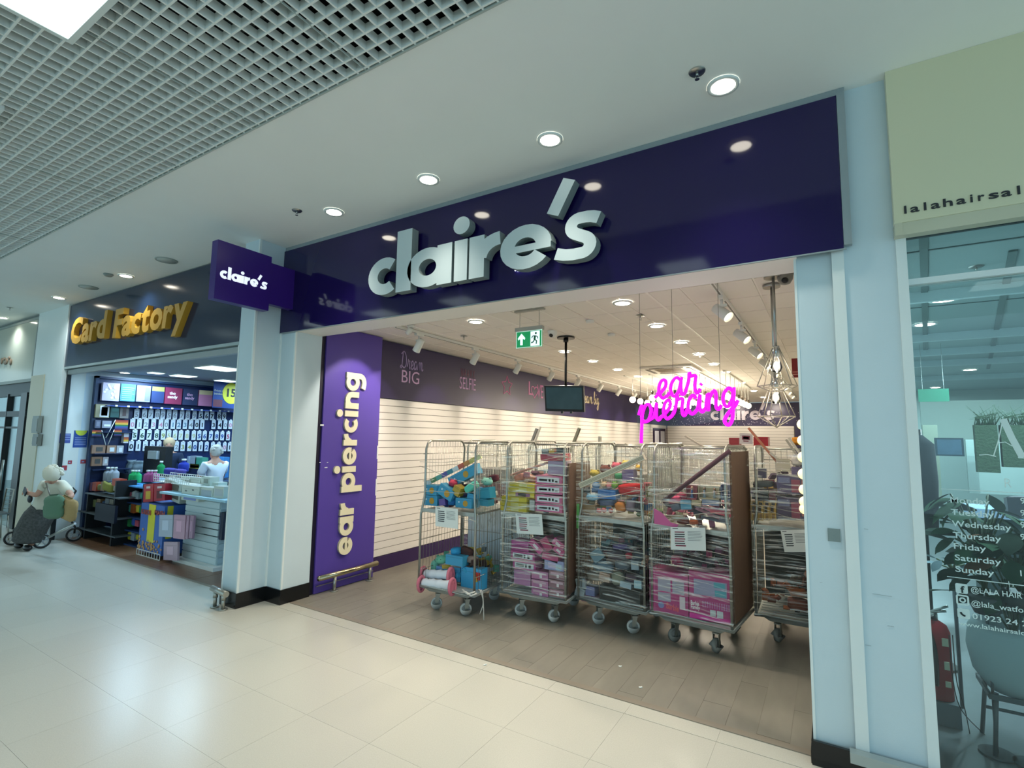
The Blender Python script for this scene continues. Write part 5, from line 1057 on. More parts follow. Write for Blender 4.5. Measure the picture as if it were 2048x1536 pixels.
# left pillar of the card shop
p_ = struct('trim_3', boxes((-12.95, -11.5, -.31, -.05, .0, 4.12), (-11.62, XC, -.33, .02, .0, 2.93)), M_WHITE, loc=(0, 0, 0)); mk('shutter_guide', boxes((XC, XC+.03, -.26, -.2, 0, 2.93)), pm('#1b2024'), p_, loc=(0, 0, 0)); mk('beige_lining', boxes((-12.96, -12.3, -.325, -.31, 0, 2.9)), pm('#cdc5ac'), p_, loc=(0, 0, 0))
for k, (y0_, y1_) in enumerate(((832, 866), (868, 892))):
    q, r_ = A(69, y0_, y=-.36), A(77, y1_, y=-.36); mk('wall_dispenser', boxes((q.x, r_.x, -.38, -.326, r_.z, q.z)).bb(q.x+.02, r_.x-.02, -.39, -.38, r_.z+.03, q.z-.05), pm(('#8d9490', '#7a807c')[k]), None, 'grey wall dispenser on the pillar left of the card shop, %s one' % ('upper', 'lower')[k], 'dispenser')
# unit beyond: cream fascia, dark frames, glass
nf = thing('fascia_sign', 'glossy cream fascia with a brown emblem at the left edge of the photo', 'sign', (-15, -.29, 2.9))
mk('board', boxes((-19, -12.97, -.30, -.2, 2.86, 4.02)), mat('cream_gloss', '#b9b9a8', .12), nf, world=True); mk('frame', boxes((-19, -12.95, -.31, -.2, 4.02, 4.07), (-19, -12.95, -.32, -.2, 2.80, 2.86), (-13.02, -12.97, -.31, -.2, 2.86, 4.02)), pm('#8c948e'), nf, world=True)
b = MB()
for k, (x, y) in enumerate(((3, 722), (8, 718), (13, 722), (18, 716), (21, 724), (10, 726))): q = A(x, y, y=-.31); b.ball(q, .055, 8, sc=(1, .3, .7 if k % 2 else 1.3))
mk('emblem', b, pm('#8b7561'), nf, world=True)
struct('wall_next_unit', boxes((-19, -12.9, -.2, -.05, 2.8, 4.12), (-19, -12.9, 5, 5.1, 0, 2.9), (-12.95, -12.4, -.05, 5, 0, 2.9), (-19.1, -19, -.3, 5, 0, 4.12)), pm('#b5cfd6'), loc=(0, 0, 0)); struct('floor_next_unit', boxes((-19, -12.4, -.0, 5, -.1, 0)), pm('#8b9aa0'), loc=(0, 0, 0))
w2 = struct('window_2', boxes((-19, -12.96, -.27, -.2, 2.55, 2.8)), pm('#3b4142'), loc=(0, 0, 0))
for a, b_, y0_, y1_, nmx in ((30, 50, 770, 1045, 'mullion'), (3, 12, 845, 1045, 'mullion')):
    q, r_ = A(a+8, 850, y=-.27), A(b_, 850, y=-.27); mk('mullion', boxes((q.x, r_.x, -.29, -.19, 0, 2.6)), M_BLACK, w2, loc=(0, 0, 0))
q = A(0, 828, y=-.27); mk('transom', boxes((-19, -13.2, -.285, -.2, q.z-.06, q.z+.05), (-14.9, -13.4, -.28, -.2, q.z-.30, q.z-.26)), pm('#22292a'), w2, loc=(0, 0, 0)); mk('glass_pane', boxes((-19, -12.96, -.235, -.225, 0, 2.55)), M_GLASS, w2, loc=(0, 0, 0)); q = A(7, 950, y=-.3); mk('pull_handle', MB().cyl((q.x, -.33, q.z-.3), (q.x, -.33, q.z+.3), .02), M_STEEL, w2, loc=(0, 0, 0))
# metal cafe chair at the very left edge
ch_ = thing('cafe_chair', 'grey metal cafe chair cut off by the left edge of the photo', 'chair', A(-26, 1082, z=0)*1); ch_.location.z = 0; L0 = ch_.location
b = MB(); b.bb(-.2, .2, -.2, .2, .44, .46); mk('seat', b, pm('#5c6668'), ch_)
for sx in (-.18, .18):
    for sy in (-.18, .18): mk('leg', MB().cyl((sx, sy, .44), (sx*1.15, sy*1.2, 0), .012), M_ZINC, ch_)
b = MB(); b.tube([(-.19, .19, .46), (-.19, .22, .85), (.19, .22, .85), (.19, .19, .46)], .012)
for k in range(5): b.cyl((-.18, .2+.005*k, .5+k*.07), (.18, .2+.005*k, .55+k*.07), .005, n=5)
mk('backrest', b, M_ZINC, ch_)

# ---- wall display in the card shop (plane x = XC)
def wr(x0, y0, x1, y1, off=.05):
    X = XC+off; a, b_ = A(x0, (y0+y1)/2, x=X), A(x1, (y0+y1)/2, x=X); t_, l_ = A((x0+x1)/2, y0, x=X), A((x0+x1)/2, y1, x=X); return a.y, b_.y, l_.z, t_.z
def cr(x, y): return 160+x/6.4, 740+y/6.4
def wr4(X0, Y0, X1, Y1, off=.05): return wr(*cr(X0, Y0), *cr(X1, Y1), off)
dw = thing('wall_display', 'dark navy wall display unit covered with number badge cards in the card shop', 'display', (XC+.02, 1.6, 0))
mk('back_board', boxes((XC, XC+.04, .17, 3.4, 0, 2.87)), M_NAVY, dw, world=True); mk('frame', boxes((XC, XC+.10, .14, .19, 0, 2.88), (XC, XC+.1, .14, 3.4, 2.84, 2.88)), pm('#23375a'), dw, world=True)
b = MB(); r4 = wr4(260, 385, 1980, 410); b.bb(XC+.04, XC+.24, .3, 3.0, 2.33, 2.35); mk('top_shelf', b, pm('#2a3f86'), dw, world=True)
for k in range(13): mk('price_tag', boxes((XC+.24, XC+.243, .42+k*.19, .46+k*.19, 2.33, 2.36)), M_PAPER, dw, world=True)

for (R4, col, det, lb) in [((285, 165, 510, 395), '#b7aec6', 'dots', 'wrapping paper pack with white round flowers, first on the top shelf'), ((515, 180, 712, 400), '#3f7f86', 'lines', 'teal green striped pack, second on the top shelf'), ((722, 200, 905, 408), '#8f95a6', 'blob', 'grey patterned gift bag, third on the top shelf'), ((915, 215, 1080, 420), '#20305c', 'top', 'navy gift bag with an olive top, fourth on the top shelf'), ((1088, 228, 1308, 438), '#7c2445', 'scr', 'crimson gift bag with white lettering, fifth on the top shelf'), ((1316, 245, 1510, 450), '#1f2a4c', 'pnk', 'navy gift bag with pink lettering, sixth on the top shelf'), ((1520, 262, 1695, 462), '#b8789a', 'top', 'pink gift bag with a cream top, seventh on the top shelf')]:
    y0_, y1_, z0, z1 = wr4(*R4, .16); t = thing('gift_bag', lb, 'gift bag', (XC+.13, (y0_+y1_)/2, z0)); mk('bag_body', boxes((XC+.08, XC+.16, y0_+.004, y1_-.004, z0, z1)), pm(col), t, world=True); d = MB(); random.seed(int(R4[0])); W_ = y1_-y0_; H_ = z1-z0
    if det == 'dots':
        for k in range(14): cy, cz = y0_+random.uniform(.1, .9)*W_, z0+random.uniform(.1, .9)*H_; d.prism([(.022*math.cos(a*PI/4), .022*math.sin(a*PI/4)) for a in range(8)], (XC+.16, cy, cz), (0, 1, 0), ZP, (.002+.0004*k, 0, 0))
    elif det == 'lines':
        for k in range(7): d.bb(XC+.16, XC+.162, y0_+.03, y1_-.01-random.random()*.05, z0+(k+.6)*H_/8.5, z0+(k+.8)*H_/8.5)
    elif det == 'top': d.bb(XC+.16, XC+.162, y0_+.005, y1_-.005, z0+H_*.72, z1)
    elif det == 'blob': d.bb(XC+.16, XC+.162, y0_+W_*.6, y1_-.01, z0+.02, z1-.03)
    else:
        for k in range(2): txt(d, ('tho', 'sandy')[k], (XC+.161, y0_+W_*.25-.03*k, z0+H_*(.58-.22*k)), (0, 1, 0), ZP, .08, N=(1, 0, 0), bold=.03, ext=.01)
    mk('print', d, pm({'dots': '#e3e8f0', 'lines': '#9fd0d8', 'blob': '#6a6c98', 'top': '#8c8a4a' if '20305c' in col else '#c9b78f', 'scr': '#e8e2e8', 'pnk': '#b88fb0'}[det]), t, world=True)
# hanging price board with the yellow disc
q = A(458, 790, y=2.0); y0_, y1_, z0, z1 = wr4(1705, 150, 2100, 490, .45); t = thing('price_board', 'hanging navy price board with a yellow disc reading 15', 'sign', (XC+.45, (y0_+y1_)/2, z0)); mk('board', boxes((XC+.44, XC+.45, y0_, y1_, z0, z1)), pm('#1d3f86'), t, world=True); H_ = z1-z0
dy0, dy1, dz0, dz1 = wr4(1850, 165, 2010, 435, .46); cy, cz, r_ = (dy0+dy1)/2+.02, (dz0+dz1)/2, (dz1-dz0)/2
mk('yellow_disc', MB().prism([(r_*.85*math.cos(a*PI/12), r_*math.sin(a*PI/12)) for a in range(24)], (XC+.451, cy, cz), (0, 1, 0), ZP, (.004, 0, 0)), pm('#d8d72a'), t, world=True)
b = MB(); txt(b, '15', (XC+.457, cy-.10, cz-.07), (0, 1, 0), ZP, .24, N=(1, 0, 0), bold=.03, ext=.004); mk('numeral', b, M_INK, t, world=True); b = MB()
for k, s in enumerate(('Prices in', 'bemberes')): txt(b, s, (XC+.452, y0_+.02, z0+H_*(.6-.12*k)), (0, 1, 0), ZP, .06, N=(1, 0, 0), ext=.004)
mk('lettering', b, pm('#c8cfb0'), t, world=True); mk('red_band', boxes((XC+.45, XC+.453, y0_+.01, y0_+.2, z0+.02, z0+H_*.3)), pm('#6b3a48'), t, world=True); mk('hanging_wire', boxes((XC+.444, XC+.446, cy-.1, cy-.098, z1, ZC), (XC+.444, XC+.446, y0_+.05, y0_+.052, z1, ZC)), M_STEEL, t, world=True)
# number badge cards
G_, K_, B_, GR, PK = '#8a9098', '#22262c', '#274b8f', '#35523c', '#c08aa0'
rows = [(560, 590, [725, 825, 905, 990, 1060, 1140, 1215, 1305, 1380, 1465, 1545, 1620, 1690, 1780, 1845], '567895678956789', [G_]*10+[K_]*5, 'top row'),
 (690, 700, [672, 760, 845, 940, 1035, 1105, 1190, 1265, 1345, 1420, 1495, 1565, 1710, 1790, 1860, 1925], '0123401234013400', [PK, G_, G_, PK, PK, G_, '#5f86a0', '#5f86a0', '#5f86a0', G_, K_, K_, K_, K_, G_, PK], 'second row'),
 (825, 845, [700, 795, 885, 980, 1065, 1138, 1215, 1290, 1370, 1455, 1525, 1595, 1675, 1750, 1820, 1895], '5678956789567895', [GR]*4+['#8f9450']+['#b3b58a']*5+[B_]*5+['#a23a5c'], 'third row'),
 (970, 985, [655, 745, 835, 925, 1010, 1095, 1165, 1235, 1315, 1400, 1470, 1545, 1620, 1700, 1775, 1850, 1915], '01234012340123401', [K_, K_, G_, G_, G_, K_, K_, G_, '#8f9450', '#8f9450', B_, K_, B_, K_, K_, PK, K_], 'bottom row')]
cards = {}
for ya, yb, xs, ds, cs, rn in rows:
    for i, X_ in enumerate(xs):
        Y_ = ya+(yb-ya)*(X_-600)/1300; c0 = cr(X_, Y_); q = A(*c0, x=XC+.075); lb = 'white badge card with numeral %s, %s, %s from the left' % (ds[i], rn, ORD[i]); key = (ds[i], cs[i])
        if key not in cards:
            t = thing('badge_card', lb, 'badge card', q, group='number badge cards on the card shop wall'); mk('card', boxes((-.003, .003, -.041, .041, -.095, .095)), mat('badge_card_white', '#c9d2dc', .35), t); b = MB(); txt(b, ds[i], (.004, 0, -.055), (0, 1, 0), ZP, .125, N=(1, 0, 0), bold=.028, ext=.008, align='c'); mk('numeral', b, pm(cs[i]), t)
            b = MB(); b.bb(-.035, .01, -.003, .003, .096, .102); b.bb(.008, .012, -.018, .018, .09, .115); mk('hook_tag', b, M_PAPER, t); cards[key] = t
        else: dup(cards[key], q, label=lb)
# left column of the wall display
def witem(R4, col, name, label, cat, dep=.1, base=.05, pr=()):
    y0_, y1_, z0, z1 = wr4(*R4, base+dep); t = thing(name, label, cat, (XC+base, (y0_+y1_)/2, z0)); mk('body', boxes((XC+base, XC+base+dep, y0_, y1_, z0, z1)), pm(col), t, world=True)
    for u0, u1, v0, v1, pc in pr: mk('printed_panel', boxes((XC+base+dep, XC+base+dep+.003, y0_+(y1_-y0_)*u0, y0_+(y1_-y0_)*u1, z0+(z1-z0)*v0, z0+(z1-z0)*v1)), pm(pc), t, world=True)
    return t
witem((200, 440, 380, 610), '#8a8468', 'picture_gift', 'boxed picture in yellow and black on the wall display', 'gift', pr=[(.3, .95, .05, .9, '#cfd2d8'), (.4, .85, .15, .8, '#b7a23c'), (.5, .8, .4, .6, '#24262c')]); witem((392, 460, 503, 608), '#25504f', 'gift_box', 'dark green boxed gift on the wall display', 'box', pr=[(.1, .9, .5, .8, '#35716c')]); witem((512, 462, 625, 618), '#6f6a68', 'gift_box', 'grey brown boxed figure gift on the wall display', 'box', pr=[(.3, .7, .2, .8, '#4a3636')])
witem((195, 640, 265, 742), '#5a6076', 'gift_pack', 'small grey pack below the photo frame on the wall display', 'pack', pr=[(.2, .8, .2, .8, '#7a7f92')]); witem((285, 650, 402, 742), '#8f93a4', 'gift_pack', 'silver pack below the green box on the wall display', 'pack', pr=[(.2, .9, .2, .5, '#d8dade')])
for R4, rl, lb in (((160, 770, 280, 850), 25, 'rainbow paper flag on a white stick, left one'), ((440, 765, 540, 845), -25, 'rainbow paper flag on a white stick, right one'), ((455, 640, 620, 760), -30, 'large rainbow flag pack at the upper right of the small flags')):
    y0_, y1_, z0, z1 = wr4(*R4, .18); t = thing('rainbow_flag', lb, 'flag', (XC+.16, (y0_+y1_)/2, z0)); H_ = z1-z0
    for k, c in enumerate(('#8e2f2a', '#b8622c', '#c9a13a', '#2f6b45', '#2c4a8a', '#473062')): b = MB(); b.box((0, 0, H_*(1-(k+.5)/6)), (.004, y1_-y0_, H_/6*.98), R=RX(math.radians(-rl)*.0)); mk('stripe', b, pm(c), t)
    mk('stick', MB().cyl((0, (y1_-y0_)/2*(1 if rl > 0 else -1), H_), (0, (y1_-y0_)/2*(2.2 if rl > 0 else -2.2), -.16), .006), M_PAPER, t)
t = witem((560, 808, 622, 935), '#c8c4cc', 'rainbow_tube', 'rainbow striped tube standing beside the numeral cards', 'tube', pr=[(.0, 1, .45, .6, '#a8442e'), (.0, 1, .3, .45, '#c8742e'), (.0, 1, .15, .3, '#d0b03c')])
for R4, col, lb in (((155, 960, 325, 1068), '#8f6f5c', 'brown gift box with a dark print, upper left row'), ((345, 965, 462, 1072), '#9a7a66', 'brown gift box with a white panel, upper row'), ((470, 968, 556, 1075), '#a8a9ae', 'pale gift box right of the brown ones'), ((150, 1112, 282, 1228), '#8a6a55', 'brown gift box with a dark print, lower row'), ((292, 1115, 362, 1222), '#b3a9ac', 'pale pink gift box, lower row')):
    witem(R4, col, 'gift_box', lb, 'box', pr=[(.3, .8, .25, .75, '#4c4a48' if 'dark' in lb else '#cfd6dc')])
for z in (1.18, 1.47, 1.86): mk('side_shelf', boxes((XC+.04, XC+.2, .2, .78, z-.012, z)), pm('#1c2c50'), dw, world=True)
# posters and small signs on the white side wall
def poster(R4, col, lb, pr):
    y0_, y1_, z0, z1 = wr(*R4, .004); t = thing('wall_poster', lb, 'poster', (XC, (y0_+y1_)/2, z0)); mk('sheet', boxes((XC, XC+.004, y0_, y1_, z0, z1)), pm(col), t, world=True)
    b = MB()
    for u0, u1, v0, v1 in pr: b.bb(XC+.004, XC+.006, y0_+(y1_-y0_)*u0, y0_+(y1_-y0_)*u1, z0+(z1-z0)*v0, z0+(z1-z0)*v1)
    mk('print', b, pm('#8fa0d0'), t, world=True); return t, (y0_, y1_, z0, z1)
poster((119, 867, 141, 886), '#4454a0', 'purple blue striped notice on the white wall of the card shop', [(.05, .95, .8, .9), (.05, .95, .55, .65), (.05, .95, .3, .4)])
t, (a, b_, c, d) = poster((147, 861, 175, 895), '#1c4596', 'navy poster with a yellow half disc on the white wall of the card shop', [(.1, .9, .55-.1*k, .59-.1*k) for k in range(5)]); mk('yellow_half_disc', MB().prism([((b_-a)*.42*math.cos(PI+k*PI/12), (d-c)*.3*math.sin(PI+k*PI/12)) for k in range(13)], (XC+.006, (a+b_)/2, d), (0, 1, 0), ZP, (.002, 0, 0)), pm('#c3cf3a'), t, world=True)
for R4, lb in (((119, 931, 134, 941), 'small red sign low on the white wall, left'), ((136, 921, 144, 928), 'tiny red sign low on the white wall, middle'), ((161, 919, 173, 927), 'small red sign low on the white wall, right')): poster(R4, '#a63640', lb, [(.2, .6, .3, .6)])

# ---- sales counter and goods around it
cn = thing('sales_counter', 'navy card shop sales counter with a pale blue lit edge', 'counter', (-9.9, 1.0, 0)); mk('carcass', boxes((-11.3, -9.5, .75, 1.2, 0, .95)), M_NAVY, cn, world=True); mk('counter_top', boxes((-11.35, -9.45, .7, 1.25, .95, .99)), pm('#7fa8c6'), cn, world=True)
rc = thing('rear_counter', 'dark rear counter behind the cashier and the customer', 'counter', (-9.5, 1.95, 0)); mk('carcass', boxes((-11.0, -8.2, 1.75, 2.15, 0, .93)), M_NAVY, rc, world=True); mk('counter_top', boxes((-11.05, -8.15, 1.72, 2.18, .93, .965)), pm('#27364c'), rc, world=True)
for (x0, y0, x1, y1), yy, col, kd, nm, lb, cat in [
 ((287, 893, 330, 948), .85, '#101416', 'box', 'till_monitor', 'black till monitor seen from behind on the sales counter', 'monitor'), ((295, 902, 313, 918), .80, '#b9c3c9', 'box', 'paper_slip', 'white sheet on the back of the till monitor', 'paper'),
 ((254, 922, 265, 950), .80, '#7b8a94', 'vase', 'glass_vase', 'clear glass vase on the counter, first from the left', 'vase'), ((265, 922, 277, 945), .85, '#8da3ad', 'vase', 'glass_vase', 'clear glass vase in the stacked group, middle', 'vase'), ((250, 920, 259, 950), .78, '#7f939e', 'vase', 'glass_vase', 'clear glass vase in the stacked group, left', 'vase'),
 ((355, 918, 365, 944), .85, '#24389c', 'bottle', 'blue_bottle', 'deep blue bottle on the counter', 'bottle'), ((311, 922, 318, 949), .74, '#1e8a50', 'bottle', 'green_bottle', 'tall green bottle before the till', 'bottle'), ((364, 912, 378, 936), 1.85, '#a9bcd0', 'box', 'white_pack', 'pale pack right of the blue bottle', 'pack'), ((380, 912, 392, 936), 1.85, '#9aa8b5', 'box', 'white_pack', 'grey pack behind the customer', 'pack'), ((390, 915, 404, 936), 1.85, '#4a9a84', 'box', 'green_box', 'mint green box left of the customer', 'box'), ((380, 928, 398, 937), 1.85, '#a09a3a', 'box', 'yellow_box', 'mustard coloured pack on the counter near the customer', 'pack'),
 ((323, 936, 345, 950), .72, '#4b4a9c', 'bag', 'purple_bag', 'purple bundle on the counter in front of the cashier', 'bag'), ((345, 938, 362, 949), .74, '#5b55a8', 'bag', 'purple_bag', 'second purple bundle on the counter', 'bag'), ((428, 914, 446, 955), 1.85, '#3f86c8', 'box', 'screen', 'bright blue till screen behind the customer', 'screen')]:
    item(nm, lb, cat, (x0, y0, x1, y1), yy, col, .12, 0, kd)
for i, x in enumerate((258, 263, 269)): item('green_bottle', 'bright green bottle on the blue shelf, %s of three' % ORD[i], 'bottle', (x, 940, x+6, 966), .45, '#2bb36a', .06, 0, 'bottle')
for i, x in enumerate((288, 295, 303)): item('pink_bottle', 'pink and white bottle left of the wire basket, %s of three' % ORD[i], 'bottle', (x, 940, x+7, 964), .42, '#b35c92', .06, 0, 'bottle')
for i, x in enumerate((208, 216, 224)): item('clear_bottle', 'clear bottle with a pale label on the left shelf, %s of three' % ORD[i], 'bottle', (x, 934, x+6, 962), .40, '#a4acb8', .06, 0, 'bottle')
# shelf units at the entrance
def plank_(px0, px1, py_, y, dep, col, t, nm='shelf_board'):
    a, b_ = A(px0, py_, y=y), A(px1, py_, y=y); mk(nm, boxes((a.x, b_.x, y, y+dep, a.z-.02, a.z)), pm(col), t, world=True); return a, b_
fs = thing('display_rack', 'dark display rack with slanted shelves at the left of the card shop entrance', 'rack', A(190, 1075, y=.25)*1); fs.matrix_basis = Matrix.Translation(fs.location)
for y_, a, b_ in ((1018, 143, 236), (1052, 145, 232), (985, 170, 240)): plank_(a, b_, y_, .1, .35, '#4d565a', fs)
for x, t0, b0 in ((146, 1016, 1060), (176, 985, 1075), (232, 962, 1082)): a, b_ = A(x, t0, y=.12), A(x, b0, y=.12); mk('upright_post', boxes((a.x-.02, a.x+.02, .12, .42, 0, a.z)), pm('#1b2024'), fs, world=True)
a, b_ = A(190, 1005, y=.05), A(226, 1048, y=.05); mk('tilted_board', boxes((a.x, b_.x, .06, .10, b_.z, a.z)), pm('#141c2e'), fs, world=True)
random.seed(11); dc = ['#a34a32', '#6f7446', '#8a6a44', '#394c6a', '#7a7f84', '#9a8f7c', '#3e4a3c', '#6a4658']
for i in range(14):
    x = 176+(i % 7)*8.5; y = 1006 if i < 7 else 976; h = random.uniform(10, 18); item('rack_goods', 'small packaged item on the %s dark rack shelf, %s from the left' % ('middle' if i < 7 else 'upper', ORD[i % 7]), 'pack', (x, y-h+2+(6 if i < 7 else 0), x+7.5, y+8-(0 if i < 7 else 2)), .2, dc[i % 8], .1, 0, 'box' if i % 3 else 'bag')
item('orange_pack', 'orange pack at the upper right of the dark rack', 'pack', (224, 958, 240, 972), .18, '#b5482c', .1); item('olive_bag', 'olive yellow bag on the dark rack', 'bag', (200, 964, 220, 984), .16, '#8a8a44', .12, -8, 'bag')
for x, c, lb in ((196, '#8a8478', 'grey box stack left'), (181, '#5a6468', 'grey wire crate')): item('grey_crate', lb+' of the clear bottles', 'crate', (x, 940, x+13, 963), .42, c, .16)
su = thing('shelf_unit', 'navy shelf unit with colourful gifts in the middle of the card shop entrance', 'shelf unit', (A(258, 1083, z=0).x, .45, 0))
for y_ in (968, 1000, 1028, 1055, 1083): plank_(234, 288, y_, .3, .35, '#1c3c6c' if y_ > 970 else '#3f8fd0', su)
for x in (234, 287): a = A(x, 968, y=.3); mk('side_panel', boxes((a.x-.012, a.x+.012, .3, .65, 0, a.z)), pm('#14233c'), su, world=True)
mk('back_panel', boxes((A(234, 968, y=.65).x, A(287, 968, y=.65).x+.25, .64, .65, 0, 1.1)), pm('#101c30'), su, world=True)
for i in range(24):
    r = i//6; c = i % 6; y = (998, 1026, 1053, 1081)[r]; h = random.uniform(12, 21); cs = ['#2f8a4a', '#3f9a8a', '#b8556a', '#c9b23a', '#8d9aa4', '#3556a8', '#b5602f', '#a8b0b0']
    cl_ = '#b3ac2c' if r == 3 and c in (2, 4, 5) else cs[(i*5+r) % 8]; item('shelf_gift', 'small gift on the navy shelf unit, %s shelf down, %s from the left' % (ORD[r], ORD[c]), 'gift', (236+c*8.4, y-h, 243+c*8.4, y), .33, cl_, .1, 0, ('box', 'bag')[(i+r) % 2])
# blue and yellow cardboard display
x, z, w_, h = rect(279, 1006, 326, 1113, .12); fd = thing('cardboard_display', 'blue and yellow cardboard display bin with a popcorn like print at its foot', 'display bin', (x, .3, 0)); hw = w_/2; top = 1.06*h*.93
mk('bin_body', boxes((x-hw, x+hw, .12, .12+w_*.9, .06, h)), pm('#3a66b4'), fd, world=True); mk('yellow_stripe', boxes((x-hw*.30, x+hw*.28, .116, .12, .22, h)), pm('#d4cc2c'), fd, world=True); mk('side_yellow_edge', boxes((x+hw, x+hw+.003, .16, .24, .3, h)), pm('#d4cc2c'), fd, world=True)
b = MB(); random.seed(9)
for k in range(46): b.ball((x+random.uniform(-hw, hw), .115, .08+abs(random.gauss(0, .11))), random.uniform(.02, .035), 6, sc=(1, .12, .8))
props(mk('popcorn_print', b, pm('#b88c58'), fd, world=True), kind='stuff'); mk('wire_foot', boxes(*[(x-hw+i*w_/9, x-hw+i*w_/9+.006, .10, .11, 0, .09) for i in range(10)], (x-hw, x+hw, .10, .11, .08, .09), (x-hw, x+hw, .1, .11, .0, .01)), M_WP, fd, world=True)
b = MB(); txt(b, 'KARDS', (x-hw*.9, .112, h-.16), XP, ZP, .1, bold=.03, ext=.02, width=w_*.42); txt(b, 'MASH', (x+hw*.25, .112, h-.14), XP, ZP, .1, bold=.03, ext=.02, width=w_*.42); mk('lettering', b, pm('#a04436'), fd, world=True)
for i, (R4, c) in enumerate((((287, 968, 306, 1004), '#b3222e'), ((308, 968, 330, 1002), '#a81d30'))): item('red_gift_bag', 'red gift bag with a %s print on top of the cardboard display' % ('yellow', 'dark')[i], 'gift bag', R4, .2, c, .1, 6, prints=[(-.25, .25, -.35, .1, ('#c9a82c', '#5c1622')[i]), (-.2, .2, .25, .38, '#d8c8c8')])
# white slatted display with cream gift boxes
x0 = A(350, 1122, z=0).x; x1 = A(424, 1108, y=.2).x; ws = thing('display_stand', 'white slatted display stand with a clear shelf top', 'display stand', ((x0+x1)/2, .5, 0)); mk('core', boxes((x0+.05, x1-.05, .30, .9, .05, .92)), pm('#b9cacd'), ws, world=True); mk('base', boxes((x0-.03, x1+.05, .2, .98, 0, .05)), M_WP, ws, world=True)
for k in range(9): mk('slat', boxes((x0+.05, x1-.05, .285, .30, .07+k*.094, .15+k*.094)), pm('#c4d4d6'), ws, world=True)
for k in range(9): mk('slat', boxes((x1-.05, x1-.035, .3, .9, .07+k*.094, .15+k*.094)), pm('#a9bcc0'), ws, world=True)
a = A(322, 1004, y=.15); c = A(455, 1004, y=.15); mk('shelf_top', boxes((a.x, c.x, .12, 1.0, .955, .985)), pm('#9fc4d2', 15), ws, world=True)
for i, (R4, dy) in enumerate((((327, 962, 362, 1001), .1), ((363, 972, 398, 1002), .0), ((400, 975, 425, 1001), .02), ((427, 973, 447, 1000), .02), ((362, 955, 400, 974), .3), ((402, 954, 420, 972), .3), ((424, 965, 436, 981), .3))): item('cream_gift_box', 'cream gift box on the white display stand, %s' % ['leftmost with dark pictures', 'front middle with a lilac band', 'front right of the middle', 'front right end', 'back row left', 'back row middle', 'back row right'][i], 'gift box', R4, .2+dy, '#c6ccbf', .14, -8 if i == 0 else 0, prints=[[(-.2, .35, .05, .4, '#6d6a5c'), (-.1, .4, -.35, -.05, '#5d5c50')], [(-.35, .35, -.45, -.25, '#7f8fc4'), (-.3, -.2, .1, .2, '#5a6060'), (.1, .2, .2, .3, '#5a6060')], [(-.4, .4, -.2, .3, '#a4aeb4')], [(-.4, .4, -.2, .3, '#b5b9b8')], [(-.3, .0, -.2, .3, '#8a8f82')], [(-.2, .3, -.2, .3, '#8a8f82')], []][i])
for R4, c, lb, rl in (((318, 1030, 345, 1074), '#a9b3c2', 'grey blue gift bag hanging on the white stand', 5), ((347, 1030, 370, 1078), '#b88fa2', 'pink gift bag at the front of a hanging row', 3), ((372, 1031, 377, 1078), '#a37f94', 'pink gift bag, second in the hanging row', 0), ((379, 1031, 386, 1077), '#9c7a90', 'pink gift bag, third in the hanging row', 0), ((327, 1084, 355, 1121), '#b59aa8', 'pink card sheet leaning at the foot of the white stand', 6)): item('gift_bag', lb, 'gift bag', R4, .10, c, .03, rl, prints=[(-.25, .2, -.2, .25, shade(c, 1.15))])
item('navy_bag', 'large dark navy bag hanging at the right of the white stand', 'bag', (404, 1020, 446, 1074), .3, '#101c34', .3, -4, prints=[(-.35, -.33, -.5, .5, '#55627a'), (.36, .38, -.5, .5, '#55627a')])
bq = rect(310, 950, 381, 966, .3); t = thing('wire_basket', 'white wire basket on top of the displays', 'basket', (bq[0], .4, bq[1]-bq[3]/2)); b = MB(); W_, H_ = bq[2]/2, bq[3]
for yy in (-.12, .12):
    for i in range(19): b.cyl((-W_+i*W_/9, yy, 0), (-W_+i*W_/9, yy, H_), .004, n=4)
    for k in range(4): b.cyl((-W_, yy, H_*k/3), (W_, yy, H_*k/3), .005, n=4)
mk('wire_mesh', b, M_WP, t); mk('basket_floor', boxes((-W_, W_, -.12, .12, -.01, 0)), M_WP, t)
b = MB(); b.bb(bq[0]-.3, bq[0]+.3, .5, .7, 0, bq[1]-bq[3]/2-.01); mk('plinth', b, pm('#26364e'), None, 'dark plinth carrying the white wire basket', 'plinth')

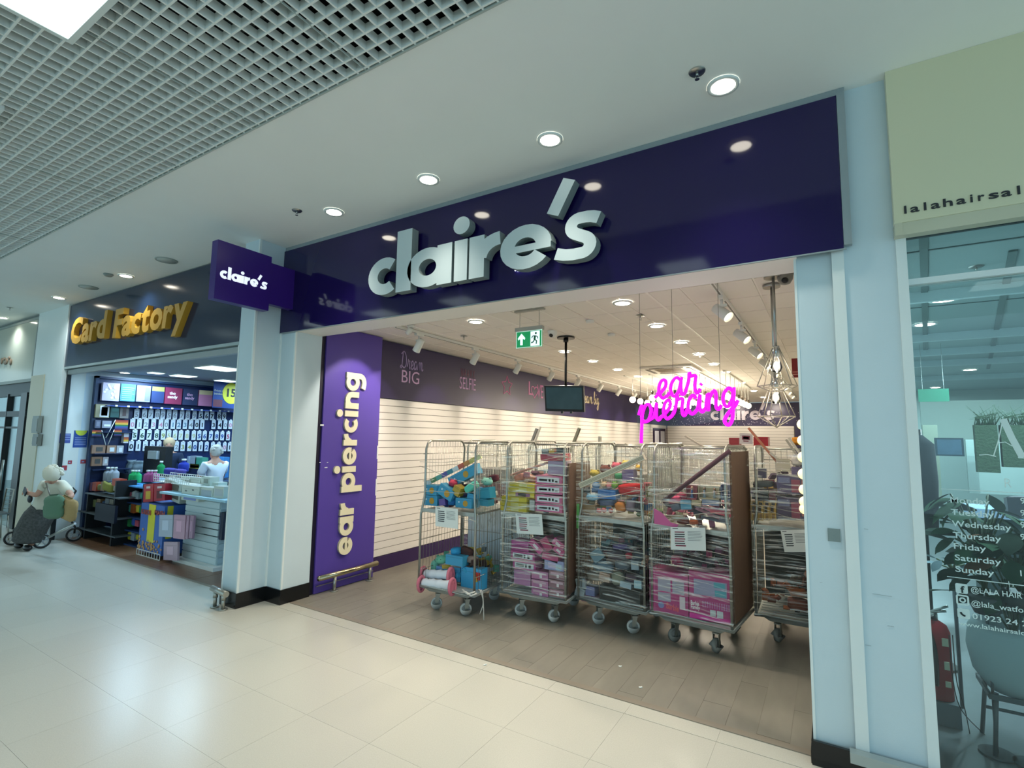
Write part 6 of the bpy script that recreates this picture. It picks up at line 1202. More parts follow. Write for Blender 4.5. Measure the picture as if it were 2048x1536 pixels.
# ============================================================= PEOPLE
def skin(joints, edges, sub=1):
    names = list(joints); me = bpy.data.meshes.new('body'); me.from_pydata([joints[n][:3] for n in names], [(names.index(a), names.index(b)) for a, b in edges], []); o = bpy.data.objects.new('body', me); COL.objects.link(o)
    m = o.modifiers.new('skin', 'SKIN'); m.use_smooth_shade = True
    for i, n in enumerate(names): r = joints[n][3]; d = me.skin_vertices[0].data[i]; d.radius = r if isinstance(r, tuple) else (r, r); d.use_root = (i == 0)
    s = o.modifiers.new('sub', 'SUBSURF'); s.levels = sub; dg = bpy.context.evaluated_depsgraph_get(); me2 = bpy.data.meshes.new_from_object(o.evaluated_get(dg)); out = ([v.co.copy() for v in me2.vertices], [list(p.vertices) for p in me2.polygons]); bpy.data.objects.remove(o); return out
def fingers(J, E, hand, fwd, side, curl):
    fwd = Vector(fwd).normalized(); side = Vector(side).normalized(); cu = Vector(curl).normalized(); P0 = Vector(J[hand][:3])
    for k, L in enumerate((.066, .076, .07, .056)):
        b = P0+fwd*.03+side*(.030-.02*k); m = b+fwd*L*.55+cu*.006; e = m+fwd*L*.3+cu*.025; n0 = hand+'f%d' % k
        J[n0] = (*b, .009); J[n0+'m'] = (*m, .0085); J[n0+'e'] = (*e, .007); E += [(hand, n0), (n0, n0+'m'), (n0+'m', n0+'e')]
    b = P0+side*.034-fwd*.005; m = b+side*.022+fwd*.022; e = m+fwd*.025+cu*.015; J[hand+'t'] = (*b, .011); J[hand+'tm'] = (*m, .01); J[hand+'te'] = (*e, .008); E += [(hand, hand+'t'), (hand+'t', hand+'tm'), (hand+'tm', hand+'te')]
def head(b, c, R):
    c = Vector(c); g = lambda v: c+R@Vector(v)
    b.ball(c, .5, 16, sc=(.155, .19, .235), R=R); b.ball(g((0, -.03, -.06)), .5, 12, sc=(.11, .12, .12), R=R); b.ball(g((0, -.10, -.015)), .5, 8, sc=(.026, .04, .05), R=R)
    for s in (-1, 1): b.ball(g((s*.08, .005, -.005)), .5, 8, sc=(.02, .04, .06), R=R)
def face(t, c, R):
    c = Vector(c); g = lambda v: c+R@Vector(v); b = MB()
    for s in (-1, 1): b.ball(g((s*.032, -.084, .018)), .5, 8, sc=(.028, .014, .014), R=R)
    mk('eyes', b, pm('#3a2f2a'), t, world=True); b = MB(); b.ball(g((0, -.088, -.065)), .5, 8, sc=(.05, .014, .014), R=R); mk('mouth', b, pm('#9a5a55'), t, world=True)
def hair(t, c, R, col, big=1.0, back=.02):
    c = Vector(c); b = MB(); b.ball(c+R@Vector((0, back, .03)), .5, 16, sc=(.19*big, .215*big, .23*big), R=R)
    if 1:
        random.seed(2)
        for k in range(60 if big > 1.1 else 22): a = random.uniform(0, 2*PI); e = random.uniform(-.2, 1.2); v = Vector((math.cos(a)*math.cos(e)*.10, .03+abs(math.sin(a))*math.cos(e)*.12, math.sin(e)*.13)); b.ball(c+R@(v*big*.92), random.uniform(.018, .034)*(1 if big > 1.1 else .8), 6)
    mk('hair', b, pm(col, 80), t, world=True)
SK = mat('skin', '#c08f78', .55)
def person(label, J, E, headc, headR, hc, hcol, wears, big=1.0, grp=None):
    root = Vector((J['pelvis'][0], J['pelvis'][1], 0)); t = thing('person', label, 'person', root); vs, fs = skin(J, E); b = MB(); b.add(vs, fs, 0, True); head(b, headc, headR); mk('body', b, SK, t, world=True); face(t, headc, headR); hair(t, headc, headR, hcol, big)
    for nm, col, js, es, grow in wears:
        J2 = {n: (*J[n][:3], (tuple(r+grow for r in J[n][3]) if isinstance(J[n][3], tuple) else J[n][3]+grow)) for n in js}; v2, f2 = skin(J2, es); b = MB(); b.add(v2, f2, 0, True); mk(nm, b, pm(col, 75), t, world=True)
    return t
def standing(x, y, rz, H, arms):
    """arms: dict side -> (elbow, hand, hand forward) in the person's own frame, facing -Y"""
    k = H/1.72; M = Matrix.Translation((x, y, 0))@Matrix.Rotation(rz, 4, 'Z'); f = lambda p: tuple(M@Vector((p[0]*k, p[1]*k, p[2]*k))); J = {}; E = []
    base = {'pelvis': (0, 0, .94, (.15, .12)), 'waist': (0, 0, 1.08, (.15, .115)), 'chest': (0, 0, 1.27, (.165, .12)), 'upper': (0, .01, 1.40, (.12, .085)), 'neck': (0, 0, 1.50, .055), 'skull': (0, -.01, 1.58, .05)}
    for s, n in ((-1, 'r'), (1, 'l')): base.update({'hip'+n: (s*.09, 0, .88, .095), 'knee'+n: (s*.1, -.01, .48, .06), 'ank'+n: (s*.1, .02, .09, .04), 'toe'+n: (s*.11, -.12, .04, .035), 'sh'+n: (s*.185, 0, 1.39, .06), 'el'+n: (*arms[n][0], .043), 'ha'+n: (*arms[n][1], (.034, .022))})
    for a, v in base.items(): J[a] = (*f(v[:3]), v[3])
    E += [('pelvis', 'waist'), ('waist', 'chest'), ('chest', 'upper'), ('upper', 'neck'), ('neck', 'skull')]
    for n in 'rl': E += [('pelvis', 'hip'+n), ('hip'+n, 'knee'+n), ('knee'+n, 'ank'+n), ('ank'+n, 'toe'+n), ('upper', 'sh'+n), ('sh'+n, 'el'+n), ('el'+n, 'ha'+n)]; fw = M.to_3x3()@Vector(arms[n][2]); fingers(J, E, 'ha'+n, fw, M.to_3x3()@Vector((1 if n == 'r' else -1, 0, .2)), (0, 0, -1))
    return J, E, Vector(f((0, -.02, 1.605))), M.to_3x3()
TOP = ['pelvis', 'waist', 'chest', 'upper', 'neck', 'shr', 'elr', 'shl', 'ell']; TE = [('pelvis', 'waist'), ('waist', 'chest'), ('chest', 'upper'), ('upper', 'neck'), ('upper', 'shr'), ('shr', 'elr'), ('upper', 'shl'), ('shl', 'ell')]
LEG = ['pelvis', 'hipr', 'kneer', 'ankr', 'hipl', 'kneel', 'ankl']; LE = [('pelvis', 'hipr'), ('hipr', 'kneer'), ('kneer', 'ankr'), ('pelvis', 'hipl'), ('hipl', 'kneel'), ('kneel', 'ankl')]
def tee(J):
    for n in 'rl': a, b_ = Vector(J['sh'+n][:3]), Vector(J['el'+n][:3]); J['el2'+n] = (*(a.lerp(b_, .72)), .05)
    a, b_ = Vector(J['upper'][:3]), Vector(J['neck'][:3]); J['col'] = (*a.lerp(b_, .42), .065)
T2 = ['pelvis', 'waist', 'chest', 'upper', 'col', 'shr', 'el2r', 'shl', 'el2l']; T2E = [('pelvis', 'waist'), ('waist', 'chest'), ('chest', 'upper'), ('upper', 'col'), ('upper', 'shr'), ('shr', 'el2r'), ('upper', 'shl'), ('shl', 'el2l')]
# customer in a white T-shirt, facing the counter (towards -x, away from the viewer)
mp = A(425, 1000, y=1.2); J, E, hcn, hR = standing(mp.x, 1.2, -1.45, 1.64, {'r': ((-.24, -.12, 1.12), (-.18, -.42, 1.06), (0, -1, 0)), 'l': ((.25, -.1, 1.12), (.16, -.38, 1.04), (0, -1, 0))}); JJ = dict(J); tee(JJ)
person('older man in a white T-shirt at the card shop counter, seen from behind', J, E, hcn, hR, None, '#b9b7b2', [], 1.0)
mt = [o for o in COL.objects if o.get('label', '').startswith('older man')][0]
def wear(t, nm, col, J, js, es, grow):
    J2 = {n: (*J[n][:3], (tuple(r+grow for r in J[n][3]) if isinstance(J[n][3], tuple) else J[n][3]+grow)) for n in js}; v2, f2 = skin(J2, es); b = MB(); b.add(v2, f2, 0, True); mk(nm, b, pm(col, 75), t, world=True)
wear(mt, 'shirt', '#dde4ec', JJ, T2, T2E, .022); wear(mt, 'trousers', '#39465a', J, LEG, LE, .018)
# cashier
cp_ = A(335, 930, y=1.36); J, E, hcn, hR = standing(cp_.x, 1.36, 1.1, 1.74, {'r': ((-.26, -.08, 1.14), (-.2, -.32, 1.08), (0, -1, 0)), 'l': ((.27, -.08, 1.14), (.22, -.32, 1.07), (0, -1, 0))}); JJ = dict(J); tee(JJ)
ct_ = person('cashier with short fair hair in a dark navy top standing behind the till', J, E, hcn, hR, None, '#b39b7c', [], 1.05); wear(ct_, 'top', '#16243c', JJ, T2, T2E, .024); wear(ct_, 'trousers', '#1a1d24', J, LEG, LE, .018); mk('lanyard_panel', MB().tube([Vector(J['chest'][:3])+hR@Vector((0, -.155, .1)), Vector(J['waist'][:3])+hR@Vector((0, -.150, 0))], .03, 8), pm('#2c46a4'), ct_, world=True)
# woman leaning over a rollator
yw = -.60
def Q(x, y, d=0): return A(x, y, y=yw+d)
J = {}
def pj(n, x, y, d, r): J[n] = (*Q(x, y, d), r)
pj('pelvis', 86, 1024, .05, (.16, .15)); pj('waist', 93, 1003, .02, (.15, .13)); pj('chest', 103, 982, 0, (.16, .12)); pj('upper', 106, 970, -.02, (.11, .09)); pj('neck', 104, 962, -.05, .05); pj('skull', 104, 956, -.07, .045)
pj('shr', 88, 970, -.12, .055); pj('elr', 74, 991, -.2, .042); pj('har', 52, 985, -.25, (.032, .024)); pj('shl', 124, 970, .06, .055); pj('ell', 144, 992, -.02, .042); pj('hal', 128, 1003, -.12, (.032, .024))
pj('hipr', 78, 1028, -.03, .09); pj('kneer', 62, 1040, -.12, .07); pj('ankr', 48, 1082, -.1, .04); pj('toer', 36, 1091, -.16, .035); pj('hipl', 92, 1030, .06, .09); pj('kneel', 76, 1044, -.02, .07); pj('ankl', 66, 1086, -.06, .04); pj('toel', 54, 1096, -.14, .035)
for n in ('toer', 'toel'): J[n] = (J[n][0], J[n][1], .045, J[n][3])
E = [('pelvis', 'waist'), ('waist', 'chest'), ('chest', 'upper'), ('upper', 'neck'), ('neck', 'skull')]
for n in 'rl': E += [('pelvis', 'hip'+n), ('hip'+n, 'knee'+n), ('knee'+n, 'ank'+n), ('ank'+n, 'toe'+n), ('upper', 'sh'+n), ('sh'+n, 'el'+n), ('el'+n, 'ha'+n)]
fingers(J, E, 'har', (-1, -.2, .2), (0, .3, 1), (0, 0, -1)); fingers(J, E, 'hal', (-1, -.3, -.2), (0, .3, 1), (0, 0, -1))
hR = (RZ(.75)@RX(.75)); hcn = Q(104, 952, -.1); JJ = dict(J); tee(JJ)
wt = person('elderly woman with curly white hair and patterned skirt bending over her walker', J, E, hcn, hR, None, '#d9d3c0', [], 1.14); wear(wt, 'blouse', '#d3cfbd', JJ, T2, T2E, .026)
sk = MB(); pts = [Q(88, 1012, .02), Q(82, 1026, 0), Q(72, 1042, -.05), Q(62, 1062, -.08), Q(57, 1080, -.09)]; sk.tube(crom([tuple(p) for p in pts], 3), [.15, .165, .18, .19, .2, .2, .2, .2, .2, .2, .2, .2, .2][:13], 18)
mk('skirt', sk, mat('patterned_skirt', '#4b4b49', .9, noise=.9, nscale=38), wt, world=True); ft = MB()
for n in 'rl': ft.ball(Vector(J['toe'+n][:3])+Vector((.02, 0, 0)), .5, 10, sc=(.24, .11, .09))
mk('shoes', ft, M_BLACK, wt, world=True); ph = MB(); ph.box(Q(50, 983, -.28), (.12, .015, .09), R=RY(.6)); ph.ball(Q(60, 998, -.24), .06, 10, sc=(1, .5, 1)); mk('sunglasses_case', ph, pm('#10161f'), wt, world=True)
mk('shoulder_strap', MB().tube([Q(92, 966, -.19), Q(98, 985, -.19), Q(106, 1003, -.16)], .01, 6), pm('#6d665a'), wt, world=True)
rt = thing('rollator', 'black four wheeled walker carrying bags under the elderly woman', 'walker', A(100, 1085, z=0)*1)
wh_ = [A(82, 1097, z=0), A(147, 1083, z=0), A(24, 1091, z=0), A(118, 1068, z=0)]
for i, p in enumerate(wh_):
    c = Vector((p.x, p.y, .115)); b = MB(); n = 20; ax = Vector((1, -.25, 0)).normalized(); u = ax.cross(Vector((0, 0, 1))).normalized(); b.tube([c+u*.1*math.cos(2*PI*k/n)+Vector((0, 0, .1*math.sin(2*PI*k/n))) for k in range(n)], .016, 8, closed=True); mk('wheel', b, M_BLACK, rt, world=True)
    b = MB(); b.tube([c+u*.082*math.cos(2*PI*k/n)+Vector((0, 0, .082*math.sin(2*PI*k/n))) for k in range(n)], .008, 6, closed=True); b.cyl(c-ax*.02, c+ax*.02, .022)
    for k in range(5): b.cyl(c, c+u*.082*math.cos(2*PI*k/5+.3)+Vector((0, 0, .082*math.sin(2*PI*k/5+.3))), .008, n=5)
    mk('spokes', b, pm('#9aa0a2'), rt, world=True)
b = MB(); seat = [Vector((p.x, p.y, .5))*1 for p in wh_]; mid = sum((Vector((p.x, p.y, 0)) for p in wh_), Vector((0, 0, 0)))/4
for p in wh_: b.tube([Vector((p.x, p.y, .12)), Vector((p.x, p.y, .24)), mid.lerp(Vector((p.x, p.y, 0)), .6)+Vector((0, 0, .5)), mid.lerp(Vector((p.x, p.y, 0)), .5)+Vector((0, 0, .56))], .016, 8)
b.tube([mid.lerp(wh_[1], .5)+Vector((0, 0, .5)), mid.lerp(wh_[1], .9)+Vector((0, 0, .85)), mid.lerp(wh_[1], .75)+Vector((0, 0, .9))], .016, 8); mk('tube_frame', b, M_BLACK, rt, world=True); b = MB(); b.box(mid+Vector((0, 0, .52)), (.5, .4, .05), R=RZ(.3)); mk('seat_pad', b, M_BLACK, rt, world=True)
p, q = A(98, 1074, y=-.62), A(150, 1047, y=-.45); mk('silver_bar', MB().cyl(p, q, .02), M_STEEL, rt, world=True)
item('tote_bag', 'green patterned mesh bag hanging before the elderly woman', 'bag', (80, 990, 114, 1040), -.86, '#5a7a62', .12, 6, 'bag'); item('tote_bag', 'tan fabric bag on the walker seat right of the green bag', 'bag', (106, 994, 138, 1042), -.78, '#a5895c', .14, -6, 'bag')
# ============================================================= HAIR SALON (right)
sg = thing('fascia_sign', 'cream hair salon fascia box at the top right with small black lettering', 'sign', (1.6, -.155, 3.09))
mk('box', boxes((.379, 3.2, -.155, -.09, 3.165, 4.119)), mat('cream_sign', '#d2cfb0', .3), sg, world=True); mk('lower_strip', boxes((.379, .415, -.155, -.08, 3.092, 3.165), (.415, 3.2, -.150, -.08, 3.092, 3.165)), mat('cream_strip', '#c2c0a8', .25), sg, world=True)
z0_ = A(1810, 427, y=-.158).z; hh = (A(1810, 411, y=-.158).z-z0_)/.73
for ch, px_ in zip('lalahairsalon', (1810, 1829, 1850, 1871, 1896, 1923, 1944, 1964, 1989, 2015, 2040, 2068, 2097)):
    b = MB(); wd = {'l': .011, 'i': .011, 'r': .027}.get(ch, .041); x = A(px_, 410, y=-.158).x; txt(b, ch, (x-wd/2, -.156, z0_), XP, ZP, hh, bold=.015, ext=.03, width=wd); mk('letter', b, M_INK, sg, world=True)
M_SAL = pm('#5f6c6c', 50)
struct('floor_salon', boxes((.42, 6, .0, 14, -.1, -.001)), mat('salon_floor', '#6a7072', .3, noise=.15, nscale=10), loc=(0, 0, 0)); struct('wall_salon_back', boxes((.42, 6, 14, 14.1, 0, 3.3)), pm('#a5b5b0'), loc=(0, 0, 0)); struct('wall_salon_right', boxes((6, 6.1, 0, 14, 0, 3.3)), pm('#a5b5b0'), loc=(0, 0, 0))
cs_ = struct('ceiling_salon', boxes((.42, 6, .15, 14, 3.3, 3.36)), pm('#8ea3a3'), loc=(0, 0, 0)); mk('joint_strip', boxes(*[(.42, 6, y, y+.02, 3.294, 3.3) for y in (.9, 1.7, 2.9)]), pm('#56686a'), cs_, loc=(0, 0, 0))
b = MB()
for x0, y0, x1, y1 in ((.6, .5, 1.3, 6), (1.2, 1.2, 2.6, 9)): d = Vector((x1-x0, y1-y0, 0)); b.box(((x0+x1)/2, (y0+y1)/2, 3.292), (.05, d.length, .012), R=RZ(-math.atan2(x1-x0, y1-y0)))
mk('dark_channel', b, pm('#5d7070'), cs_, loc=(0, 0, 0)); mk('white_beam', boxes(*[(.42, 6, y, y+.06, 3.2, 3.3) for y in (2.2, 4.6, 6.0, 7.4, 10)]), pm('#b9cccf'), cs_, loc=(0, 0, 0))
for i, p in enumerate(((1888, 602), (1850, 651), (2019, 700), (1976, 723), (1940, 741), (1911, 756), (1871, 776))):
    q = A(*p, z=3.28); downlight((q.x, q.y), M_LITW, 3.30, 'round lit downlight on the salon ceiling, %s nearest the window' % ORD[i], .11, 'salon ceiling lights')
sprinkler(A(1952, 533, z=3.3), 3.3, 'sprinkler head on the salon ceiling near the window')
w1 = struct('window_1', boxes((.405, .437, -.03, .06, .0, 3.16)), M_WHITE, loc=(0, 0, 0))
zr = A(1808, 567, y=0).z; mk('transom_bar', boxes((.43, 3.2, -.02, .05, zr-.018, zr+.018)), M_WHITE, w1, loc=(0, 0, 0)); mk('head_bar', boxes((.43, 3.2, -.02, .05, 3.12, 3.15)), M_BLACK, w1, loc=(0, 0, 0)); mk('sill', boxes((.43, 3.2, -.04, .10, 0, .055)), pm('#6e6350'), w1, loc=(0, 0, 0))
mk('glass_pane', boxes((.437, 3.2, .012, .020, .055, zr-.018)), M_GLASS, w1, loc=(0, 0, 0)); mk('glass_pane', boxes((.437, 3.2, .012, .020, zr+.018, 3.12)), M_GLASS, w1, loc=(0, 0, 0))
M_VIN = mat('white_vinyl', '#cfe0dc', .5); yv = .0105
def vtx(s, p0, h_px, wpx=None, bold=.010):
    a = A(*p0, y=yv); h = (a.z-A(p0[0], p0[1]+h_px, y=yv).z)/.73; b = MB(); wd = None if wpx is None else A(p0[0]+wpx, p0[1], y=yv).x-a.x; txt(b, s, (a.x, yv, a.z), XP, ZP, h, bold=bold, ext=.01, width=wd); mk('lettering', b, M_VIN, w1, loc=(0, 0, 0))
for s, x, y, wd in (('Monday', 1901, 1005, 78), ('Tuesday', 1902, 1029, 86), ('Wednesday', 1904, 1052, 118), ('Thursday', 1906, 1075, 96), ('Friday', 1908, 1097, 64), ('Saturday', 1910, 1120, 92), ('Sunday', 1911, 1143, 77)): vtx(s, (x, y), 12, wd)
for y, s in ((1007, '9'), (1031, '9'), (1055, '9'), (1079, '9'), (1152, '1')): vtx(s, (2041, y), 12)
for s, x, y, h, wd in (('@LALA HAIR SALON', 1942, 1184, 11, 165), ('@lala_watford', 1943, 1211, 11, 122), ('01923 24 22', 1945, 1237, 11, 122), ('www.lalahairsalon', 1918, 1250, 9, 142)): vtx(s, (x, y), h, wd, .006)
b = MB()
for (x0, y0), (x1, y1) in (((1882, 977), (2060, 987)), ((1894, 1152), (2060, 1172))): a, c = A(x0, y0, y=yv), A(x1, y1, y=yv); z = (a.z+c.z)/2; b.bb(a.x, c.x, yv-.001, yv, a.z-.004, a.z)
mk('divider_line', b, M_VIN, w1, loc=(0, 0, 0))
def rr(cx, cz, r, k=.3): return [(cx+sx*(r-r*k)+r*k*math.cos(a), cz+sz*(r-r*k)+r*k*math.sin(a)) for sx, sz, a0 in ((1, 1, 0), (-1, 1, PI/2), (-1, -1, PI), (1, -1, 1.5*PI)) for a in [a0+j*PI/8 for j in range(5)]]
M_DKG = pm('#102020')
for i, (x, y) in enumerate(((1923, 1177), (1925, 1200), (1927, 1227))):
    q = A(x, y, y=yv); r = .026; b = MB()
    if i != 1: b.prism(rr(q.x, q.z, r), (0, yv, 0), XP, ZP, (0, -.002, 0))
    else: b.ribbon(rr(q.x, q.z, r*.9), .008, (0, yv, 0), XP, ZP, (0, -.002, 0), closed=True); b.ribbon(arc(q.x, q.z, .011, 0, 345, 20), .007, (0, yv, 0), XP, ZP, (0, -.002, 0), closed=True)
    mk('icon', b, M_VIN, w1, loc=(0, 0, 0)); b = MB()
    if i == 0: txt(b, 'f', (q.x-.005, yv-.003, q.z-.021), XP, ZP, .05, bold=.03, ext=.005)
    if i == 2: b.ribbon(arc(q.x+.010, q.z+.010, .022, 190, 262, 8), .009, (0, yv-.002, 0), XP, ZP, (0, -.002, 0))
    if i != 1: mk('icon_symbol', b, M_DKG, w1, loc=(0, 0, 0))
b = MB()
def vr(pts, wd, k=1): b.ribbon([(A(x, y, y=yv).x, A(x, y, y=yv).z) for x, y in pts], wd, (0, yv, 0), XP, ZP, (0, -.0012*k, 0))
vr([(2006, 838), (2023, 875), (2045, 915)], .030); vr([(2005, 842), (1997, 880), (1987, 912)], .005, 1.4); vr([(1996, 886), (2010, 884), (2024, 892)], .004, 1.8); vr([(1958, 910), (1975, 909), (1992, 913)], .005, 2.2); vr([(2036, 915), (2048, 916), (2056, 916)], .006, 2.5); mk('large_letter', b, M_VIN, w1, loc=(0, 0, 0))
vtx('R', (2010, 975), 20, 14, -.01)
# furniture and plants
M_MOSS = mat('moss', '#2a3d2a', .9, noise=.5, nscale=30, bump=1, bscale=40)
def block(px0, py0, px1, py1, y, dep, col, name, label, cat, m=None, extra=None):
    x, z, w_, h = rect(px0, py0, px1, py1, y); t = thing(name, label, cat, (x, y, z-h/2)); mk('panel', boxes((-w_/2, w_/2, 0, dep, 0, h)), m or pm(col), t)
    if extra: extra(t, w_, h)
    return t
lf = MB(); n_ = 6; lv = [(0, 0, 0)]; random.seed(5)
for i in range(1, n_): u = i/n_; wd = .32*math.sin(PI*u)**.8; lv += [(-wd, u, .10*u-.25*u*u), (0, u, .04*u-.25*u*u), (wd, u, .10*u-.25*u*u)]
lv.append((0, 1, -.22)); fcs = [(0, 1, 2), (0, 2, 3)]
for i in range(n_-2): a = 1+i*3; fcs += [(a, a+3, a+4, a+1), (a+1, a+4, a+5, a+2)]
a = 1+(n_-2)*3; k_ = len(lv)-1; fcs += [(a, k_, a+1), (a+1, k_, a+2)]; lf.add(lv, fcs, 0, True)
LEAF = {}
def plant(x, y, z, H, spread, n, ls, label, seed, cols=('#183a26', '#21452c', '#0f2b1e'), pot=None):
    random.seed(seed); t = thing('potted_plant', label, 'plant', (x, y, z)); st = MB(); tips = []
    for i in range(n):
        a = random.uniform(0, 2*PI); r = spread*random.uniform(.3, 1); h = H*random.uniform(.35, 1); tips.append((Vector((r*math.cos(a), r*math.sin(a), h)), a)); st.tube([(0, 0, .0), (r*.3*math.cos(a), r*.3*math.sin(a), h*.6), tips[-1][0]], .006, 5)
    mk('stem', st, pm('#3a4a2c'), t)
    for i, (p, a) in enumerate(tips):
        c = cols[i % len(cols)]
        if c not in LEAF: l = mk('leaf', lf, pm(c, 35), t); LEAF[c] = l
        else: l = LEAF[c].copy(); COL.objects.link(l); l.parent = t
        s = ls*random.uniform(.7, 1.2); l.location = p; l.scale = (s, s, s); l.rotation_euler = (random.uniform(-.9, .4), random.uniform(-.5, .5), a-PI/2)
    if pot: pot(t)
    return t
def egg(t): mk('pot', MB().lathe([(0, -.34), (.14, -.32), (.21, -.22), (.235, -.08), (.22, .04), (.19, .09), (.17, .08), (.19, .0), (0, -.02)], n=24), pm('#a5b3b5', 35), t)
q = A(2042, 1300, y=.62); plant(q.x, .75, q.z+.03, .62, .30, 26, .20, 'dark leafy plant in a grey egg shaped pot behind the salon window', 4, pot=egg)
st = thing('pot_stand', 'dark metal stand under the egg shaped pot', 'stand', (q.x, .75, 0)); zt = q.z-.28
for sx, sy in ((-.16, -.16), (.16, -.16), (-.16, .16), (.16, .16)): mk('leg', MB().cyl((sx*.8, sy*.8, zt), (sx, sy, 0), .012), pm('#3f4a50'), st)
mk('ring', boxes((-.17, .17, -.17, -.155, zt-.03, zt), (-.17, .17, .155, .17, zt-.03, zt), (-.17, -.155, -.17, .17, zt-.03, zt), (.155, .17, -.17, .17, zt-.03, zt), (-.16, .16, -.008, .008, .22, .235)), pm('#3f4a50'), st)
plant(.80, .64, .95, .62, .17, 34, .21, 'tall dark green plant standing at the left side of the salon window', 8); plant(.95, .6, 1.0, .45, .3, 26, .17, 'dark trailing plant in the middle of the salon window', 9, ('#183a26', '#122a1c', '#7a5238'))
for (x, y, z) in ((.80, .64, .95), (.95, .6, 1.0)):
    t = thing('plant_stand', 'thin dark stand with a %s planter bowl behind the salon window' % ('left' if x < .9 else 'right'), 'plant stand', (x, y, 0)); mk('planter_bowl', MB().lathe([(0, z-.12), (.06, z-.12), (.10, z-.02), (.08, z), (0, z-.02)], n=18), pm('#1d2624'), t); mk('pole', MB().cyl((0, 0, 0), (0, 0, z-.12), .008).cyl((0, 0, 0), (0, 0, .012), .09, n=16), pm('#39444a'), t)
plant(.74, 1.25, .95, .10, .12, 9, .10, 'small silvery leaved plant above the fire extinguisher', 12, ('#7f9296', '#6b7d84'))
mk('plant_bracket', MB().cyl((.74, 1.25, .0), (.74, 1.25, .95), .012), pm('#39444a'), None, 'thin dark post carrying the small silvery plant', 'post')
# fire extinguisher
fx = .60; fy = .75; x, z, w_, h = rect(1855, 1205, 1898, 1395, .95); fe = thing('fire_extinguisher', 'red fire extinguisher with a black hose standing behind the salon window', 'fire extinguisher', (x-.01, .97, z-h/2)); r = .085; H = h*.80
mk('cylinder', MB().lathe([(0, 0), (r, .005), (r, H*.86), (r*.8, H*.95), (r*.35, H), (0, H)], n=20), pm('#a3202c', 30), fe); b = MB(); b.cyl((0, 0, H), (0, 0, H+.05), .022); b.tube([(-.02, 0, H+.05), (.07, -.01, H+.075)], .009); b.tube([(-.02, 0, H+.05), (.08, -.01, H+.11)], .009); mk('valve_handle', b, M_STEEL, fe)
mk('hose', MB().tube(crom([(0, -.03, H+.03), (-.05, -.07, H-.0), (-.02, -.095, H*.7), (-.015, -.095, H*.4), (-.02, -.09, H*.2)], 4), .014, 8), M_BLACK, fe); mk('label_patch', boxes((.025, .06, -.085, -.075, H*.72, H*.82), (.03, .058, -.085, -.075, H*.42, H*.52), (.03, .06, -.085, -.075, H*.2, H*.27)), pm('#c9c3a8'), fe); mk('plinth', boxes((-.1, .1, -.1, .1, -(z-h/2), 0)), pm('#5c686c'), fe)
def frz(t, w_, h): mk('picture', boxes((-w_*.42, w_*.42, -.004, 0, h*.08, h*.92)), mat('blurred_picture', '#4d6a80', .4, noise=.5, nscale=6), t)
block(1870, 876, 1928, 912, 5.0, .03, '#2d4450', 'wall_picture', 'blue grey framed picture inside the salon', 'picture', extra=frz); block(1937, 912, 1958, 985, 6.44, .05, '#4a5f63', 'tall_mirror', 'tall narrow salon mirror', 'mirror', M_CLEAR)
block(1850, 850, 1880, 1010, 6.0, .06, '#8c9483', 'partition', 'pale upright salon partition at the left', 'partition'); block(1842, 800, 2100, 880, 8.0, .06, '#b3c2b8', 'wall_panel', 'pale salon partition wall below the ceiling', 'partition'); block(1935, 880, 2100, 990, 6.5, .06, '#9fb0ab', 'wall_panel', 'pale lower partition wall in the salon', 'partition')
for R4, s in (((1952, 850, 1998, 945), 'left'), ((2004, 850, 2070, 935), 'right')):
    t = block(*R4, 3.6, .08, '#2a3d2a', 'moss_panel', '%s dark green moss wall panel with grasses on top' % s, 'plant panel', M_MOSS); x, z, w_, h = rect(*R4, 3.6); g = MB(); random.seed(3)
    for k in range(40): u = random.uniform(-.5, .5)*w_; g.tube([(u, .03, h*.95), (u+random.uniform(-.05, .05), .0, h+.08), (u+random.uniform(-.18, .18), -.02, h+random.uniform(.05, .22))], [.006, .004, .001], 4)
    props(mk('grass_blades', g, pm('#31482f'), t), kind='stuff')
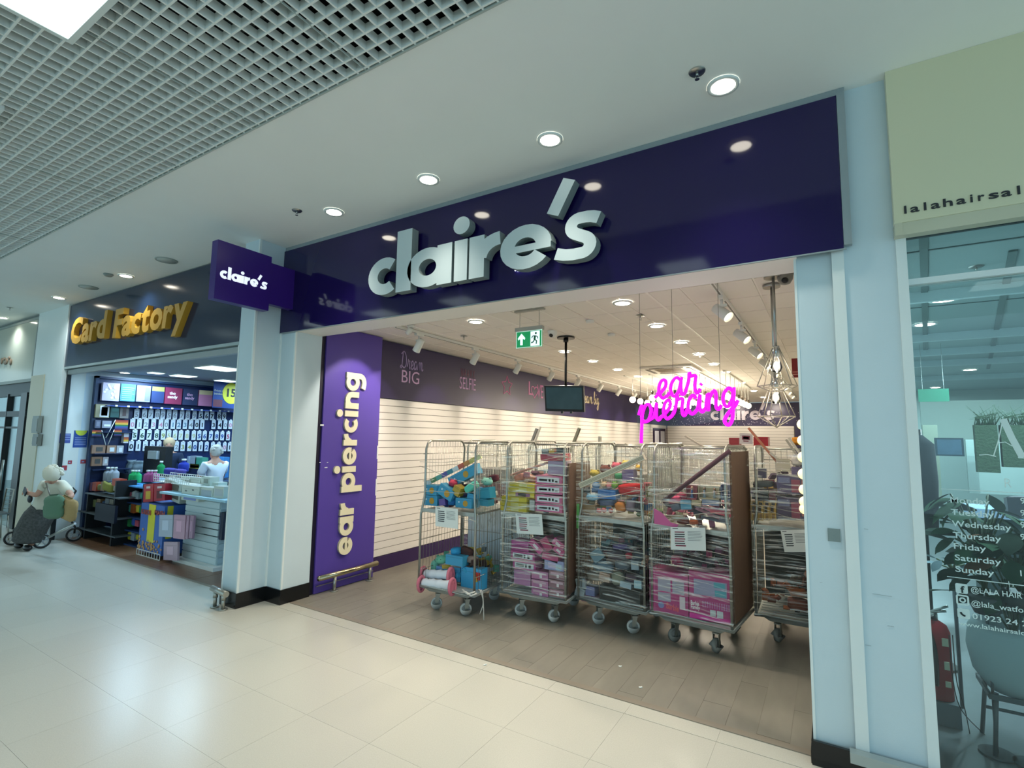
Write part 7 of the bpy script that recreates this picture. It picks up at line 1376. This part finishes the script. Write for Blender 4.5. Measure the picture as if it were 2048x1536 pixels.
ds = thing('reception_desk', 'salon reception desk with a pale blue grey top', 'desk', (1.5, 2.6, 0)); x, z, w_, h = rect(1950, 1022, 2100, 1040, 2.6); mk('desk_top', boxes((x-w_/2, x+w_/2, 2.6, 3.1, z-h/2, z+h/2)), pm('#8fa6c0'), ds, world=True); mk('desk_front', boxes((x-w_/2+.05, x+w_/2, 2.66, 3.05, 0, z-h/2)), pm('#3c4a4c'), ds, world=True)
x, z, w_, h = rect(2006, 995, 2070, 1035, 2.4); t = thing('salon_chair', 'dark upholstered salon chair back behind the window', 'chair', (x, 2.3, 0)); mk('backrest', MB().box((0, 0, z), (w_, .1, h), R=RX(-.1)).ball((0, 0, z+h/2), w_/2, 12, sc=(1, .12, .2)), pm('#171d26'), t); mk('seat', boxes((-w_/2, w_/2, .02, .4, .45, .55)), pm('#171d26'), t); mk('pedestal', MB().cyl((0, .2, .0), (0, .2, .45), .04).cyl((0, .2, 0), (0, .2, .02), .2, n=18), M_STEEL, t)
x, z, w_, h = rect(1833, 870, 1862, 1060, 2.0); t = thing('coat_stand', 'dark coats hanging at the left edge inside the salon window', 'coats', (x, 2.05, 0)); b = MB(); b.tube([(0, 0, z-h/2), (0, 0, z), (0, 0, z+h*.4), (0, 0, z+h/2)], [.09, .11, .10, .02], 12); mk('hanging_coat', b, pm('#151d22', 80), t); mk('pole', MB().cyl((0, 0, 0), (0, 0, z+h/2+.05), .015).cyl((0, 0, 0), (0, 0, .02), .16), M_BLACK, t)
q = A(1867, 792, y=5.5); t = thing('exit_sign', 'pale green exit sign hanging inside the salon', 'sign', (q.x, 5.5, q.z-.08)); mk('sign_plate', boxes((-.17, .17, -.01, .01, 0, .18)), mat('pale_exit', '#3f9a7a', .4, emit='#3fae88', es=.05), t); mk('hanging_wire', boxes((-.12, -.116, 0, .004, .18, 3.3-q.z+.08), (.116, .12, 0, .004, .18, 3.3-q.z+.08)), M_STEEL, t)
for k, (x0, x1) in enumerate(((1898, 1960), (1905, 1930))):
    b = MB(); b.tube(crom([tuple(A(x0, 1270, y=.7)), tuple(A(x0+8, 1360, y=.75)), tuple(A(x0+25, 1420, y=.8)), tuple(A(x1+10, 1470, y=.85))], 5), .003, 5); mk('power_cable', b, M_BLACK, None, 'thin dark cable hanging down behind the salon window, %s one' % ('longer', 'shorter')[k], 'cable')
